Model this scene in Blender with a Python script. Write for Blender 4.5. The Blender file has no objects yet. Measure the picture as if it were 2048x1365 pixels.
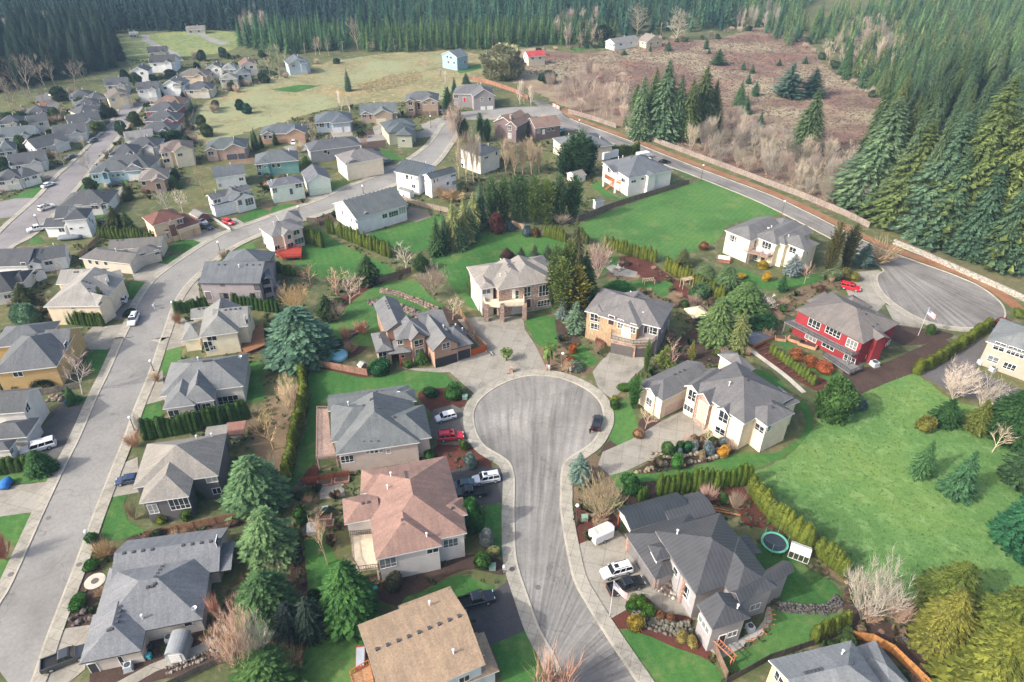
import bpy,bmesh,math,random
from math import radians,sin,cos,tan,pi,atan2,sqrt,hypot
from mathutils import Vector,Matrix
random.seed(7);EXPO=1.14;HAZE=.00014
S=bpy.context.scene
COL=S.collection
# -------- camera
PW,PH,FPX,PITCH,CH=2048.0,1365.0,1365.0,radians(34.3),90.0
cp,sp=cos(PITCH),sin(PITCH)
def at(px,py,z=0.0):
 "ground point seen at photo pixel (px,py), at height z"
 x=(px-PW/2)/FPX;y=(py-PH/2)/FPX
 t=(CH-z)/(sp+cp*y)
 return Vector((x*t,(cp-sp*y)*t,z))
def ray(px,py):
 x=(px-PW/2)/FPX;y=(py-PH/2)/FPX
 return Vector((x,cp-sp*y,-(sp+cp*y)))
def topix(p):
 d=p[1]*cp-(p[2]-CH)*sp
 return(PW/2+FPX*p[0]/d,PH/2-FPX*((p[2]-CH)*cp+p[1]*sp)/d)
def hfor(bx,by,ty):
 "height of a vertical thing standing at (bx,by) whose top shows at row ty"
 g=at(bx,by);lo,hi=0.0,80.0
 for _ in range(40):
  m=(lo+hi)/2
  if topix((g.x,g.y,m))[1]>ty:lo=m
  else:hi=m
 return lo
def pxm(px,py):
 y=(py-PH/2)/FPX
 return FPX*(sp+cp*y)/CH
CROP={'A':(340,500,8.533),'B':(710,610,8.533),'C':(920,505,8.533),'D':(1160,560,8.533),'E':(1420,420,8.533),
'F':(1490,565,6.203),'G':(1265,695,5.936),'H':(1220,980,5.689),'I':(670,900,6.827),'J':(670,1040,6.827),
'K':(700,1165,6.827),'L':(1500,1165,6.827),'M':(480,320,6.827),'N':(760,200,6.827),'O':(960,200,6.827),
'P':(1160,280,8.533),'0':(0,0,1)}
for i in range(4):
 for j in range(4):
  CROP['T%d%d'%(i,j)]=(512*i,341*j if j<3 else 1023,4.0 if j<3 else 3.992)
def cx(c,p):
 o=CROP[c];return(o[0]+p[0]/o[2],o[1]+p[1]/o[2])
def lin(v):
 v/=255.0
 return v/12.92 if v<=.04045 else((v+.055)/1.055)**2.4
def C(r,g,b,k=1.0):return(lin(r)*k,lin(g)*k,lin(b)*k,1.0)
# -------- materials
MATS={}
def newmat(name):
 m=bpy.data.materials.new(name);m.use_nodes=True
 nt=m.node_tree;nt.nodes.clear()
 o=nt.nodes.new('ShaderNodeOutputMaterial');b=nt.nodes.new('ShaderNodeBsdfPrincipled')
 nt.links.new(b.outputs[0],o.inputs[0])
 return m,nt,b
def N(nt,t,**kw):
 n=nt.nodes.new(t)
 for k,v in kw.items():setattr(n,k,v)
 return n
def coords(nt,space='Object',sc=None):
 if space=='World':
  g=N(nt,'ShaderNodeNewGeometry');out=g.outputs['Position']
 else:
  g=N(nt,'ShaderNodeTexCoord');out=g.outputs['Object']
 if sc:
  mp=N(nt,'ShaderNodeMapping');mp.inputs['Scale'].default_value=sc
  nt.links.new(out,mp.inputs[0]);out=mp.outputs[0]
 return out
def noise(nt,co,scale,detail=3,rough=.55):
 n=N(nt,'ShaderNodeTexNoise');n.inputs['Scale'].default_value=scale
 n.inputs['Detail'].default_value=detail;n.inputs['Roughness'].default_value=rough
 nt.links.new(co,n.inputs['Vector']);return n.outputs['Fac']
def ramp(nt,fac,stops):
 r=N(nt,'ShaderNodeValToRGB');e=r.color_ramp.elements
 e[0].position,e[0].color=stops[0];e[1].position,e[1].color=stops[-1]
 for p,c in stops[1:-1]:
  k=e.new(p);k.color=c
 nt.links.new(fac,r.inputs[0]);return r.outputs[0]
def mix(nt,a,b,fac,mode='MIX'):
 m=N(nt,'ShaderNodeMix',data_type='RGBA',blend_type=mode)
 for k,v in((0,fac),(6,a),(7,b)):
  if isinstance(v,(int,float)):m.inputs[k].default_value=v
  elif isinstance(v,tuple):m.inputs[k].default_value=v
  else:nt.links.new(v,m.inputs[k])
 return m.outputs[2]
def math_(nt,op,a,b=0.0):
 m=N(nt,'ShaderNodeMath',operation=op)
 for k,v in((0,a),(1,b)):
  if isinstance(v,(int,float)):m.inputs[k].default_value=v
  else:nt.links.new(v,m.inputs[k])
 return m.outputs[0]
def bump(nt,b,h,d,s=.5):
 n=N(nt,'ShaderNodeBump');n.inputs['Distance'].default_value=d;n.inputs['Strength'].default_value=s
 nt.links.new(h,n.inputs['Height']);nt.links.new(n.outputs[0],b.inputs['Normal'])
def sc_(c,k):return(c[0]*k,c[1]*k,c[2]*k,1)
def mat(kind,col,**kw):
 key=(kind,tuple(round(x,4)for x in col),tuple(sorted(kw.items())))
 if key in MATS:return MATS[key]
 m,nt,b=newmat(kind)
 L=nt.links.new
 b.inputs['Roughness'].default_value=.85
 b.inputs['Specular IOR Level'].default_value=.25
 if kind=='shingle':
  co=coords(nt,'World')
  a=noise(nt,co,3.2,2);d=noise(nt,co,.35,4);e=noise(nt,coords(nt,'World',(1,1,3)),9,1)
  c1=ramp(nt,a,[(.3,sc_(col,.86)),(.7,sc_(col,1.14))])
  c2=ramp(nt,d,[(.3,(.84,.85,.86,1)),(.7,(1.1,1.09,1.06,1))])
  c3=mix(nt,c1,c2,1.0,'MULTIPLY')
  c4=ramp(nt,e,[(.35,(.86,.86,.86,1)),(.65,(1.1,1.1,1.1,1))])
  cc=mix(nt,c3,c4,1.0,'MULTIPLY');ge=N(nt,'ShaderNodeNewGeometry')
  cr=N(nt,'ShaderNodeVectorMath',operation='CROSS_PRODUCT');L(ge.outputs['True Normal'],cr.inputs[0]);cr.inputs[1].default_value=(0,0,1)
  nz=N(nt,'ShaderNodeVectorMath',operation='NORMALIZE');L(cr.outputs[0],nz.inputs[0]);dt=N(nt,'ShaderNodeVectorMath',operation='DOT_PRODUCT');L(nz.outputs[0],dt.inputs[0]);L(co,dt.inputs[1])
  zz=N(nt,'ShaderNodeSeparateXYZ');L(co,zz.inputs[0]);cb=N(nt,'ShaderNodeCombineXYZ');L(math_(nt,'MULTIPLY',dt.outputs['Value'],1.5),cb.inputs[0]);L(math_(nt,'MULTIPLY',zz.outputs[2],.35),cb.inputs[1])
  cc=mix(nt,cc,ramp(nt,noise(nt,cb.outputs[0],1.0,4,.6),[(.36,(.86,.86,.86,1)),(.64,(1.1,1.09,1.08,1))]),.9,'MULTIPLY')
  L(cc,b.inputs['Base Color'])
  z=N(nt,'ShaderNodeSeparateXYZ');L(co,z.inputs[0])
  saw=math_(nt,'FRACT',math_(nt,'MULTIPLY',z.outputs[2],9.0))
  bump(nt,b,math_(nt,'ADD',saw,a),.03,.5)
 elif kind=='metalroof':
  b.inputs['Metallic'].default_value=.35;b.inputs['Roughness'].default_value=.42
  co=coords(nt,'World');d=noise(nt,co,.5,3);ge=N(nt,'ShaderNodeNewGeometry')
  cr=N(nt,'ShaderNodeVectorMath',operation='CROSS_PRODUCT');L(ge.outputs['True Normal'],cr.inputs[0]);cr.inputs[1].default_value=(0,0,1)
  nz=N(nt,'ShaderNodeVectorMath',operation='NORMALIZE');L(cr.outputs[0],nz.inputs[0])
  dt=N(nt,'ShaderNodeVectorMath',operation='DOT_PRODUCT');L(nz.outputs[0],dt.inputs[0]);L(co,dt.inputs[1])
  fr=math_(nt,'FRACT',math_(nt,'MULTIPLY',dt.outputs['Value'],1.55));rib=math_(nt,'LESS_THAN',fr,.2)
  c1=ramp(nt,d,[(.3,sc_(col,.85)),(.7,sc_(col,1.15))])
  L(mix(nt,c1,sc_(col,1.4),math_(nt,'MULTIPLY',rib,.8)),b.inputs['Base Color']);bump(nt,b,rib,.06,.8)
 elif kind=='siding':
  co=coords(nt,'World');z=N(nt,'ShaderNodeSeparateXYZ');L(co,z.inputs[0])
  f=math_(nt,'FRACT',math_(nt,'MULTIPLY',z.outputs[2],4.6))
  d=noise(nt,co,.7,3)
  c1=ramp(nt,d,[(.3,sc_(col,.9)),(.7,sc_(col,1.06))])
  c2=ramp(nt,f,[(.0,(.7,.7,.7,1)),(.14,(1,1,1,1))])
  L(mix(nt,c1,c2,1.0,'MULTIPLY'),b.inputs['Base Color']);bump(nt,b,f,.02,.6)
 elif kind=='stone':
  v=N(nt,'ShaderNodeTexVoronoi');v.inputs['Scale'].default_value=3.2;L(coords(nt,'World',(1,1,1.6)),v.inputs['Vector'])
  d=noise(nt,coords(nt,'World'),.8,3)
  vv=N(nt,'ShaderNodeSeparateColor');L(v.outputs['Color'],vv.inputs[0])
  c1=ramp(nt,vv.outputs[0],[(0,sc_(col,.55)),(.5,col),(1,sc_(col,1.45))])
  L(mix(nt,c1,ramp(nt,d,[(.3,(.85,.85,.85,1)),(.7,(1.1,1.1,1.1,1))]),1,'MULTIPLY'),b.inputs['Base Color'])
  bump(nt,b,v.outputs['Distance'],.08,.6)
 elif kind=='concrete':
  co=coords(nt,'World');d=noise(nt,co,.22,5,.65);e=noise(nt,co,2.5,3)
  c1=ramp(nt,d,[(.28,sc_(col,.62)),(.5,col),(.75,sc_(col,1.12))])
  c2=ramp(nt,e,[(.3,(.88,.88,.87,1)),(.7,(1.06,1.06,1.05,1))])
  c3=mix(nt,c1,c2,1,'MULTIPLY')
  if kw.get('joints'):
   mp=N(nt,'ShaderNodeMapping');mp.inputs['Rotation'].default_value=(0,0,kw.get('rot',.3));L(co,mp.inputs[0])
   br=N(nt,'ShaderNodeTexBrick',offset=0.0);br.inputs['Scale'].default_value=1.0
   br.inputs['Mortar Size'].default_value=.035;br.inputs['Brick Width'].default_value=kw['joints'];br.inputs['Row Height'].default_value=kw['joints']
   br.inputs['Color1'].default_value=(1,1,1,1);br.inputs['Color2'].default_value=(.86,.86,.85,1);br.inputs['Mortar'].default_value=(.55,.54,.52,1)
   L(mp.outputs[0],br.inputs['Vector']);c3=mix(nt,c3,br.outputs['Color'],1,'MULTIPLY')
  L(c3,b.inputs['Base Color']);b.inputs['Roughness'].default_value=.9
 elif kind=='asphalt':
  co=coords(nt,'World');d=noise(nt,co,.09,5,.6);e=noise(nt,co,1.6,4,.7)
  c1=ramp(nt,d,[(.3,sc_(col,.72)),(.52,col),(.75,sc_(col,1.15))])
  c2=ramp(nt,e,[(.25,(.8,.8,.8,1)),(.75,(1.1,1.1,1.1,1))])
  c3=mix(nt,c1,c2,1,'MULTIPLY')
  v=N(nt,'ShaderNodeTexVoronoi',feature='DISTANCE_TO_EDGE');v.inputs['Scale'].default_value=.045
  dn=N(nt,'ShaderNodeTexNoise');dn.inputs['Scale'].default_value=.12;dn.inputs['Detail'].default_value=6;L(co,dn.inputs['Vector'])
  w=N(nt,'ShaderNodeVectorMath',operation='SCALE');w.inputs['Scale'].default_value=14;L(dn.outputs['Color'],w.inputs[0])
  w2=N(nt,'ShaderNodeVectorMath',operation='ADD');L(co,w2.inputs[0]);L(w.outputs[0],w2.inputs[1]);L(w2.outputs[0],v.inputs['Vector'])
  cr=ramp(nt,v.outputs['Distance'],[(.0,(.55,.55,.56,1)),(.0045,(1,1,1,1))])
  c3=mix(nt,c3,cr,.8,'MULTIPLY')
  if 'cx' in kw:
   sx=N(nt,'ShaderNodeSeparateXYZ');L(co,sx.inputs[0])
   dx=math_(nt,'SUBTRACT',sx.outputs[0],kw['cx']);dy=math_(nt,'SUBTRACT',sx.outputs[1],kw['cy'])
   an=math_(nt,'ARCTAN2',dy,dx);cb=N(nt,'ShaderNodeCombineXYZ');L(math_(nt,'ADD',math_(nt,'MULTIPLY',an,30.0),math_(nt,'MULTIPLY',noise(nt,co,.07,2),1.1)),cb.inputs[0])
   rr=math_(nt,'SQRT',math_(nt,'ADD',math_(nt,'MULTIPLY',dx,dx),math_(nt,'MULTIPLY',dy,dy)))
   L(math_(nt,'MULTIPLY',rr,.025),cb.inputs[1])
   s1=noise(nt,cb.outputs[0],1.3,5,.62);c3=mix(nt,c3,ramp(nt,noise(nt,co,.06,3),[(.38,(.74,.73,.73,1)),(.6,(1.1,1.09,1.08,1))]),.7,'MULTIPLY')
   c3=mix(nt,c3,ramp(nt,s1,[(.36,(.56,.55,.55,1)),(.5,(.96,.95,.95,1)),(.64,(1.32,1.3,1.29,1))]),math_(nt,'MULTIPLY',ramp(nt,noise(nt,co,.075,4),[(.32,(.25,.25,.25,1)),(.56,(1,1,1,1))]),.85),'MULTIPLY')
  L(c3,b.inputs['Base Color']);b.inputs['Roughness'].default_value=.9;bump(nt,b,e,.02,.3)
 elif kind=='grass':
  co=coords(nt,'World');d=noise(nt,co,.05,5,.6);e=noise(nt,co,1.1,4,.7);f=noise(nt,co,7,2)
  c1=ramp(nt,d,[(.3,sc_(col,.68)),(.5,col),(.72,(col[0]*1.55,col[1]*1.18,col[2]*1.1,1))])
  c2=ramp(nt,e,[(.28,(.74,.78,.76,1)),(.72,(1.18,1.12,1.1,1))])
  c3=ramp(nt,f,[(.3,(.78,.8,.78,1)),(.7,(1.16,1.14,1.12,1))])
  c4=mix(nt,mix(nt,c1,c2,1,'MULTIPLY'),c3,1,'MULTIPLY')
  if kw.get('mow'):
   sp_=N(nt,'ShaderNodeSeparateXYZ');L(co,sp_.inputs[0]);wv=math_(nt,'SINE',math_(nt,'ADD',math_(nt,'MULTIPLY',sp_.outputs[0],3.2),math_(nt,'MULTIPLY',sp_.outputs[1],kw['mow'])))
   c4=mix(nt,c4,ramp(nt,math_(nt,'ADD',math_(nt,'MULTIPLY',wv,.5),.5),[(0,(.93,.95,.93,1)),(1,(1.05,1.04,1.03,1))]),.8,'MULTIPLY');g=noise(nt,co,.14,6,.75)
   c4=mix(nt,c4,C(138,148,92,.62),ramp(nt,g,[(.52,(0,0,0,1)),(.74,(.75,.75,.75,1))]))
  if kw.get('patchy'):
   g=noise(nt,co,.35,6,.7)
   c4=mix(nt,c4,C(*kw['patchy']),ramp(nt,g,[(.5,(0,0,0,1)),(.68,(.85,.85,.85,1))]))
  if kw.get('far'):
   g=noise(nt,co,.02,5,.65);c4=mix(nt,c4,C(*kw['far']),ramp(nt,g,[(.45,(0,0,0,1)),(.6,(1,1,1,1))]))
  L(c4,b.inputs['Base Color']);bump(nt,b,f,.1,.6);b.inputs['Roughness'].default_value=.95;b.inputs['Specular IOR Level'].default_value=.1
 elif kind=='soil':
  co=coords(nt,'World');d=noise(nt,co,.16,6,.7);e=noise(nt,co,3,4,.7)
  o2=C(*kw['b'])if 'b' in kw else sc_(col,.6)
  c1=ramp(nt,d,[(.35,col),(.65,o2)]);c2=ramp(nt,e,[(.25,(.62,.62,.62,1)),(.75,(1.3,1.3,1.3,1))])
  L(mix(nt,c1,c2,1,'MULTIPLY'),b.inputs['Base Color']);bump(nt,b,e,.12,.6);b.inputs['Roughness'].default_value=.95
 elif kind=='wood':
  co=coords(nt,'World',(1,1,.25));d=noise(nt,co,4.5,3);e=noise(nt,coords(nt,'World'),.3,3)
  c1=ramp(nt,d,[(.3,sc_(col,.65)),(.7,sc_(col,1.25))])
  L(mix(nt,c1,ramp(nt,e,[(.3,(.8,.8,.8,1)),(.7,(1.12,1.12,1.12,1))]),1,'MULTIPLY'),b.inputs['Base Color'])
 elif kind=='glass':
  b.inputs['Roughness'].default_value=.06;b.inputs['Specular IOR Level'].default_value=.9
  oi=N(nt,'ShaderNodeObjectInfo')
  L(ramp(nt,oi.outputs['Random'],[(0,sc_(col,.6)),(.45,col),(.62,sc_(col,1.5)),(1,(.3,.31,.3,1))]),b.inputs['Base Color'])
 elif kind=='carglass':
  b.inputs['Roughness'].default_value=.05;b.inputs['Specular IOR Level'].default_value=.8;b.inputs['Base Color'].default_value=col
 elif kind=='paint':
  b.inputs['Roughness'].default_value=.28;b.inputs['Specular IOR Level'].default_value=.5;b.inputs['Coat Weight'].default_value=.5
  oi=N(nt,'ShaderNodeObjectInfo');d=noise(nt,coords(nt),2.0,2)
  L(mix(nt,oi.outputs['Color'],ramp(nt,d,[(.3,(.92,.92,.92,1)),(.7,(1.03,1.03,1.03,1))]),1,'MULTIPLY'),b.inputs['Base Color'])
 elif kind=='leaf':
  oi=N(nt,'ShaderNodeObjectInfo');ge=N(nt,'ShaderNodeNewGeometry')
  c1=ramp(nt,ge.outputs['Random Per Island'],[(0,(.74,.76,.75,1)),(1,(1.25,1.22,1.16,1))]if kw.get('soft')else[(0,(.5,.54,.52,1)),(.55,(1,1,1,1)),(1,(1.5,1.47,1.34,1))])
  tint=oi.outputs['Color']
  if kw.get('attr'):
   av=N(nt,'ShaderNodeAttribute',attribute_name='tint');tint=av.outputs['Color']
  d=noise(nt,coords(nt),kw.get('n',.55),3)
  c2=ramp(nt,d,[(.3,(.6,.65,.68,1)),(.7,(1.22,1.19,1.12,1))])
  r2=ramp(nt,oi.outputs['Random'],[(0,(.78,.86,.95,1)),(1,(1.12,1.09,1.02,1))])
  cc=mix(nt,mix(nt,mix(nt,tint,c1,1,'MULTIPLY'),c2,1,'MULTIPLY'),r2,1,'MULTIPLY')
  L(cc,b.inputs['Base Color']);b.inputs['Roughness'].default_value=.7;b.inputs['Specular IOR Level'].default_value=.15
  tr=N(nt,'ShaderNodeBsdfTranslucent');L(cc,tr.inputs[0]);ms=N(nt,'ShaderNodeMixShader');ms.inputs[0].default_value=.28
  o=[n for n in nt.nodes if n.type=='OUTPUT_MATERIAL'][0]
  L(b.outputs[0],ms.inputs[1]);L(tr.outputs[0],ms.inputs[2]);L(ms.outputs[0],o.inputs[0])
 elif kind=='bark':
  oi=N(nt,'ShaderNodeObjectInfo');d=noise(nt,coords(nt),3,3)
  L(mix(nt,oi.outputs['Color'],ramp(nt,d,[(.3,(.65,.65,.65,1)),(.7,(1.2,1.2,1.2,1))]),1,'MULTIPLY'),b.inputs['Base Color'])
 else:
  d=noise(nt,coords(nt,'World'),1.3,3)
  L(ramp(nt,d,[(.3,sc_(col,.88)),(.7,sc_(col,1.08))]),b.inputs['Base Color'])
  b.inputs['Roughness'].default_value=kw.get('rough',.7)
 MATS[key]=m
 return m
# -------- mesh building
class MB:
 def __init__(s):s.v=[];s.f=[];s.m=[]
 def add(s,vs,fs,mi=0):
  o=len(s.v);s.v+=[tuple(v)for v in vs]
  for f in fs:s.f.append([o+i for i in f]);s.m.append(mi)
 def box(s,c,dx,dy,dz,ux=Vector((1,0,0)),uy=None,mi=0):
  "c = centre of the base; dx,dy,dz full sizes"
  ux=Vector(ux).normalized();uy=Vector(uy).normalized()if uy is not None else Vector((-ux.y,ux.x,0))
  uz=Vector((0,0,1));c=Vector(c);vs=[]
  for z in(0,dz):
   for a,b in((-1,-1),(1,-1),(1,1),(-1,1)):vs.append(c+ux*(a*dx/2)+uy*(b*dy/2)+uz*z)
  s.add(vs,[(3,2,1,0),(4,5,6,7),(0,1,5,4),(1,2,6,5),(2,3,7,6),(3,0,4,7)],mi)
 def tube(s,a,b,r0,r1=None,n=6,mi=0,cap=True):
  a,b=Vector(a),Vector(b);r1=r0 if r1 is None else r1
  d=(b-a).normalized();u=d.orthogonal().normalized();w=d.cross(u);vs=[]
  for p,r in((a,r0),(b,r1)):
   for k in range(n):
    t=2*pi*k/n;vs.append(p+u*(r*cos(t))+w*(r*sin(t)))
  fs=[(k,(k+1)%n,n+(k+1)%n,n+k)for k in range(n)]
  if cap:fs+=[tuple(range(n-1,-1,-1)),tuple(range(n,2*n))]
  s.add(vs,fs,mi)
 def lathe(s,c,prof,n=12,mi=0):
  c=Vector(c);vs=[]
  for r,z in prof:
   for k in range(n):vs.append(c+Vector((r*cos(2*pi*k/n),r*sin(2*pi*k/n),z)))
  fs=[]
  for i in range(len(prof)-1):
   for k in range(n):fs.append((i*n+k,i*n+(k+1)%n,(i+1)*n+(k+1)%n,(i+1)*n+k))
  s.add(vs,fs,mi)
 def prism(s,poly,z0,z1,mi=0,side=None):
  n=len(poly);vs=[(p[0],p[1],z0)for p in poly]+[(p[0],p[1],z1)for p in poly]
  s.add(vs,[tuple(range(n,2*n))],mi)
  s.add(vs,[(k,(k+1)%n,n+(k+1)%n,n+k)for k in range(n)],mi if side is None else side)
 def mesh(s,name,mats,smooth=False):
  me=bpy.data.meshes.new(name);me.from_pydata(s.v,[],s.f)
  for m in(mats if isinstance(mats,(list,tuple))else[mats]):me.materials.append(m)
  me.polygons.foreach_set('material_index',s.m)
  if smooth:me.polygons.foreach_set('use_smooth',[True]*len(s.f))
  me.update();return me
 def build(s,name,mats,parent=None,smooth=False):
  if parent is not None:
   l=Vector(parent['_o']);s.v=[(x-l.x,y-l.y,z-l.z)for x,y,z in s.v]
  return link(name,s.mesh(name,mats,smooth),parent)
def link(name,me,parent=None,loc=None,rz=0.0,scale=None,color=None):
 o=bpy.data.objects.new(name,me);COL.objects.link(o)
 if parent is not None:
  o.parent=parent
  if '_o' in parent:o['_o']=parent['_o']
 if loc is not None:o.location=loc
 if rz:o.rotation_euler=(0,0,rz)
 if scale is not None:o.scale=scale
 if color is not None:o.color=color
 return o
def tag(o,label,cat,group=None,kind=None):
 if label:o['label']=label
 if cat:o['category']=cat
 if group:o['group']=group
 if kind:o['kind']=kind
 return o
def thing(name,loc,label,cat,group=None,rz=0.0):
 o=bpy.data.objects.new(name,None);COL.objects.link(o);o.location=loc;o.rotation_euler=(0,0,rz)
 o.empty_display_size=.3;o['_o']=[loc[0],loc[1],loc[2]]
 return tag(o,label,cat,group)
def solo(mb,name,mats,label,cat,group=None,smooth=False):
 "a thing that is one mesh: origin at its base centre"
 xs=[v[0]for v in mb.v];ys=[v[1]for v in mb.v];zs=[v[2]for v in mb.v]
 l=Vector(((min(xs)+max(xs))/2,(min(ys)+max(ys))/2,min(zs)))
 mb.v=[(x-l.x,y-l.y,z-l.z)for x,y,z in mb.v]
 o=link(name,mb.mesh(name,mats,smooth),loc=l);return tag(o,label,cat,group)
# -------- flat ground pieces
KEEP=[]
def smoothpoly(pts,closed=True,n=4):
 out=[];m=len(pts);rng=range(m)if closed else range(m-1)
 for i in rng:
  if closed:p0,p1,p2,p3=pts[i-1],pts[i],pts[(i+1)%m],pts[(i+2)%m]
  else:p0,p1,p2,p3=pts[max(i-1,0)],pts[i],pts[i+1],pts[min(i+2,m-1)]
  for k in range(n):
   t=k/n;t2,t3=t*t,t*t*t
   out.append(tuple(.5*((2*p1[a])+(-p0[a]+p2[a])*t+(2*p0[a]-5*p1[a]+4*p2[a]-p3[a])*t2+(-p0[a]+3*p1[a]-3*p2[a]+p3[a])*t3)for a in(0,1)))
 if not closed:out.append(tuple(pts[-1][:2]))
 return out
def sheet(name,poly,z,m,curve=False,keep=True,jit=.0,thick=None):
 "a sheet of ground cover; poly in metres"
 p=smoothpoly(poly,True,4)if curve else[tuple(q[:2])for q in poly]
 if jit:
  q=[]
  for i in range(len(p)):
   a,b=p[i],p[(i+1)%len(p)];n=max(1,int(hypot(b[0]-a[0],b[1]-a[1])/1.2))
   for k in range(n):
    t=k/n;q.append((a[0]+(b[0]-a[0])*t+random.uniform(-jit,jit),a[1]+(b[1]-a[1])*t+random.uniform(-jit,jit)))
  p=q
 bm=bmesh.new();vs=[bm.verts.new((x,y,z))for x,y in p]
 es=[bm.edges.new((vs[i],vs[(i+1)%len(vs)]))for i in range(len(vs))]
 bmesh.ops.triangle_fill(bm,use_beauty=True,use_dissolve=False,edges=es,normal=(0,0,1))
 for f in bm.faces:
  if f.normal.z<0:f.normal_flip()
 if thick:
  r=bmesh.ops.extrude_edge_only(bm,edges=[e for e in bm.edges if len(e.link_faces)==1])
  for v in[g for g in r['geom']if isinstance(g,bmesh.types.BMVert)]:v.co.z=z-thick
 me=bpy.data.meshes.new(name);bm.to_mesh(me);bm.free();me.materials.append(m)
 o=link(name,me);o['kind']='structure'
 if keep:KEEP.append(p)
 return o
def pxs(pts,c='0',z=0.0):return[at(*cx(c,p),z)[:2]for p in pts]
def offset(pl,d):
 "offset an open polyline sideways (left of travel is +)"
 out=[]
 for i,p in enumerate(pl):
  a=pl[max(i-1,0)];b=pl[min(i+1,len(pl)-1)]
  t=Vector((b[0]-a[0],b[1]-a[1])).normalized();out.append((p[0]-t.y*d,p[1]+t.x*d))
 return out
def strip(name,pl,d0,d1,z,m,thick=None,keep=True):
 a,b=offset(pl,d0),offset(pl,d1);mb=MB();n=len(a)
 vs=[(x,y,z)for x,y in a]+[(x,y,z)for x,y in b]
 up=1 if d1>d0 else-1
 mb.add(vs,[((i,i+1,n+i+1,n+i)if up>0 else(n+i,n+i+1,i+1,i))for i in range(n-1)])
 if thick:
  for e in(a,b):
   vs=[(x,y,z)for x,y in e]+[(x,y,z-thick)for x,y in e]
   mb.add(vs,[(i,i+1,n+i+1,n+i)for i in range(n-1)])
 o=link(name,mb.mesh(name,m));o['kind']='structure'
 if keep:
  for i in range(0,n-1):KEEP.append([a[i],a[i+1],b[i+1],b[i]])
 return o
def inside(p,poly):
 r=False;j=len(poly)-1;x,y=p
 for i in range(len(poly)):
  xi,yi=poly[i][0],poly[i][1];xj,yj=poly[j][0],poly[j][1]
  if(yi>y)!=(yj>y)and x<(xj-xi)*(y-yi)/(yj-yi)+xi:r=not r
  j=i
 return r
_BB={}
def blocked(p):
 for i,q in enumerate(KEEP):
  b=_BB.get(i)
  if b is None:
   b=(min(v[0]for v in q),max(v[0]for v in q),min(v[1]for v in q),max(v[1]for v in q));_BB[i]=b
  if b[0]<=p[0]<=b[1]and b[2]<=p[1]<=b[3]and inside(p,q):return True
 return False
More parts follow.
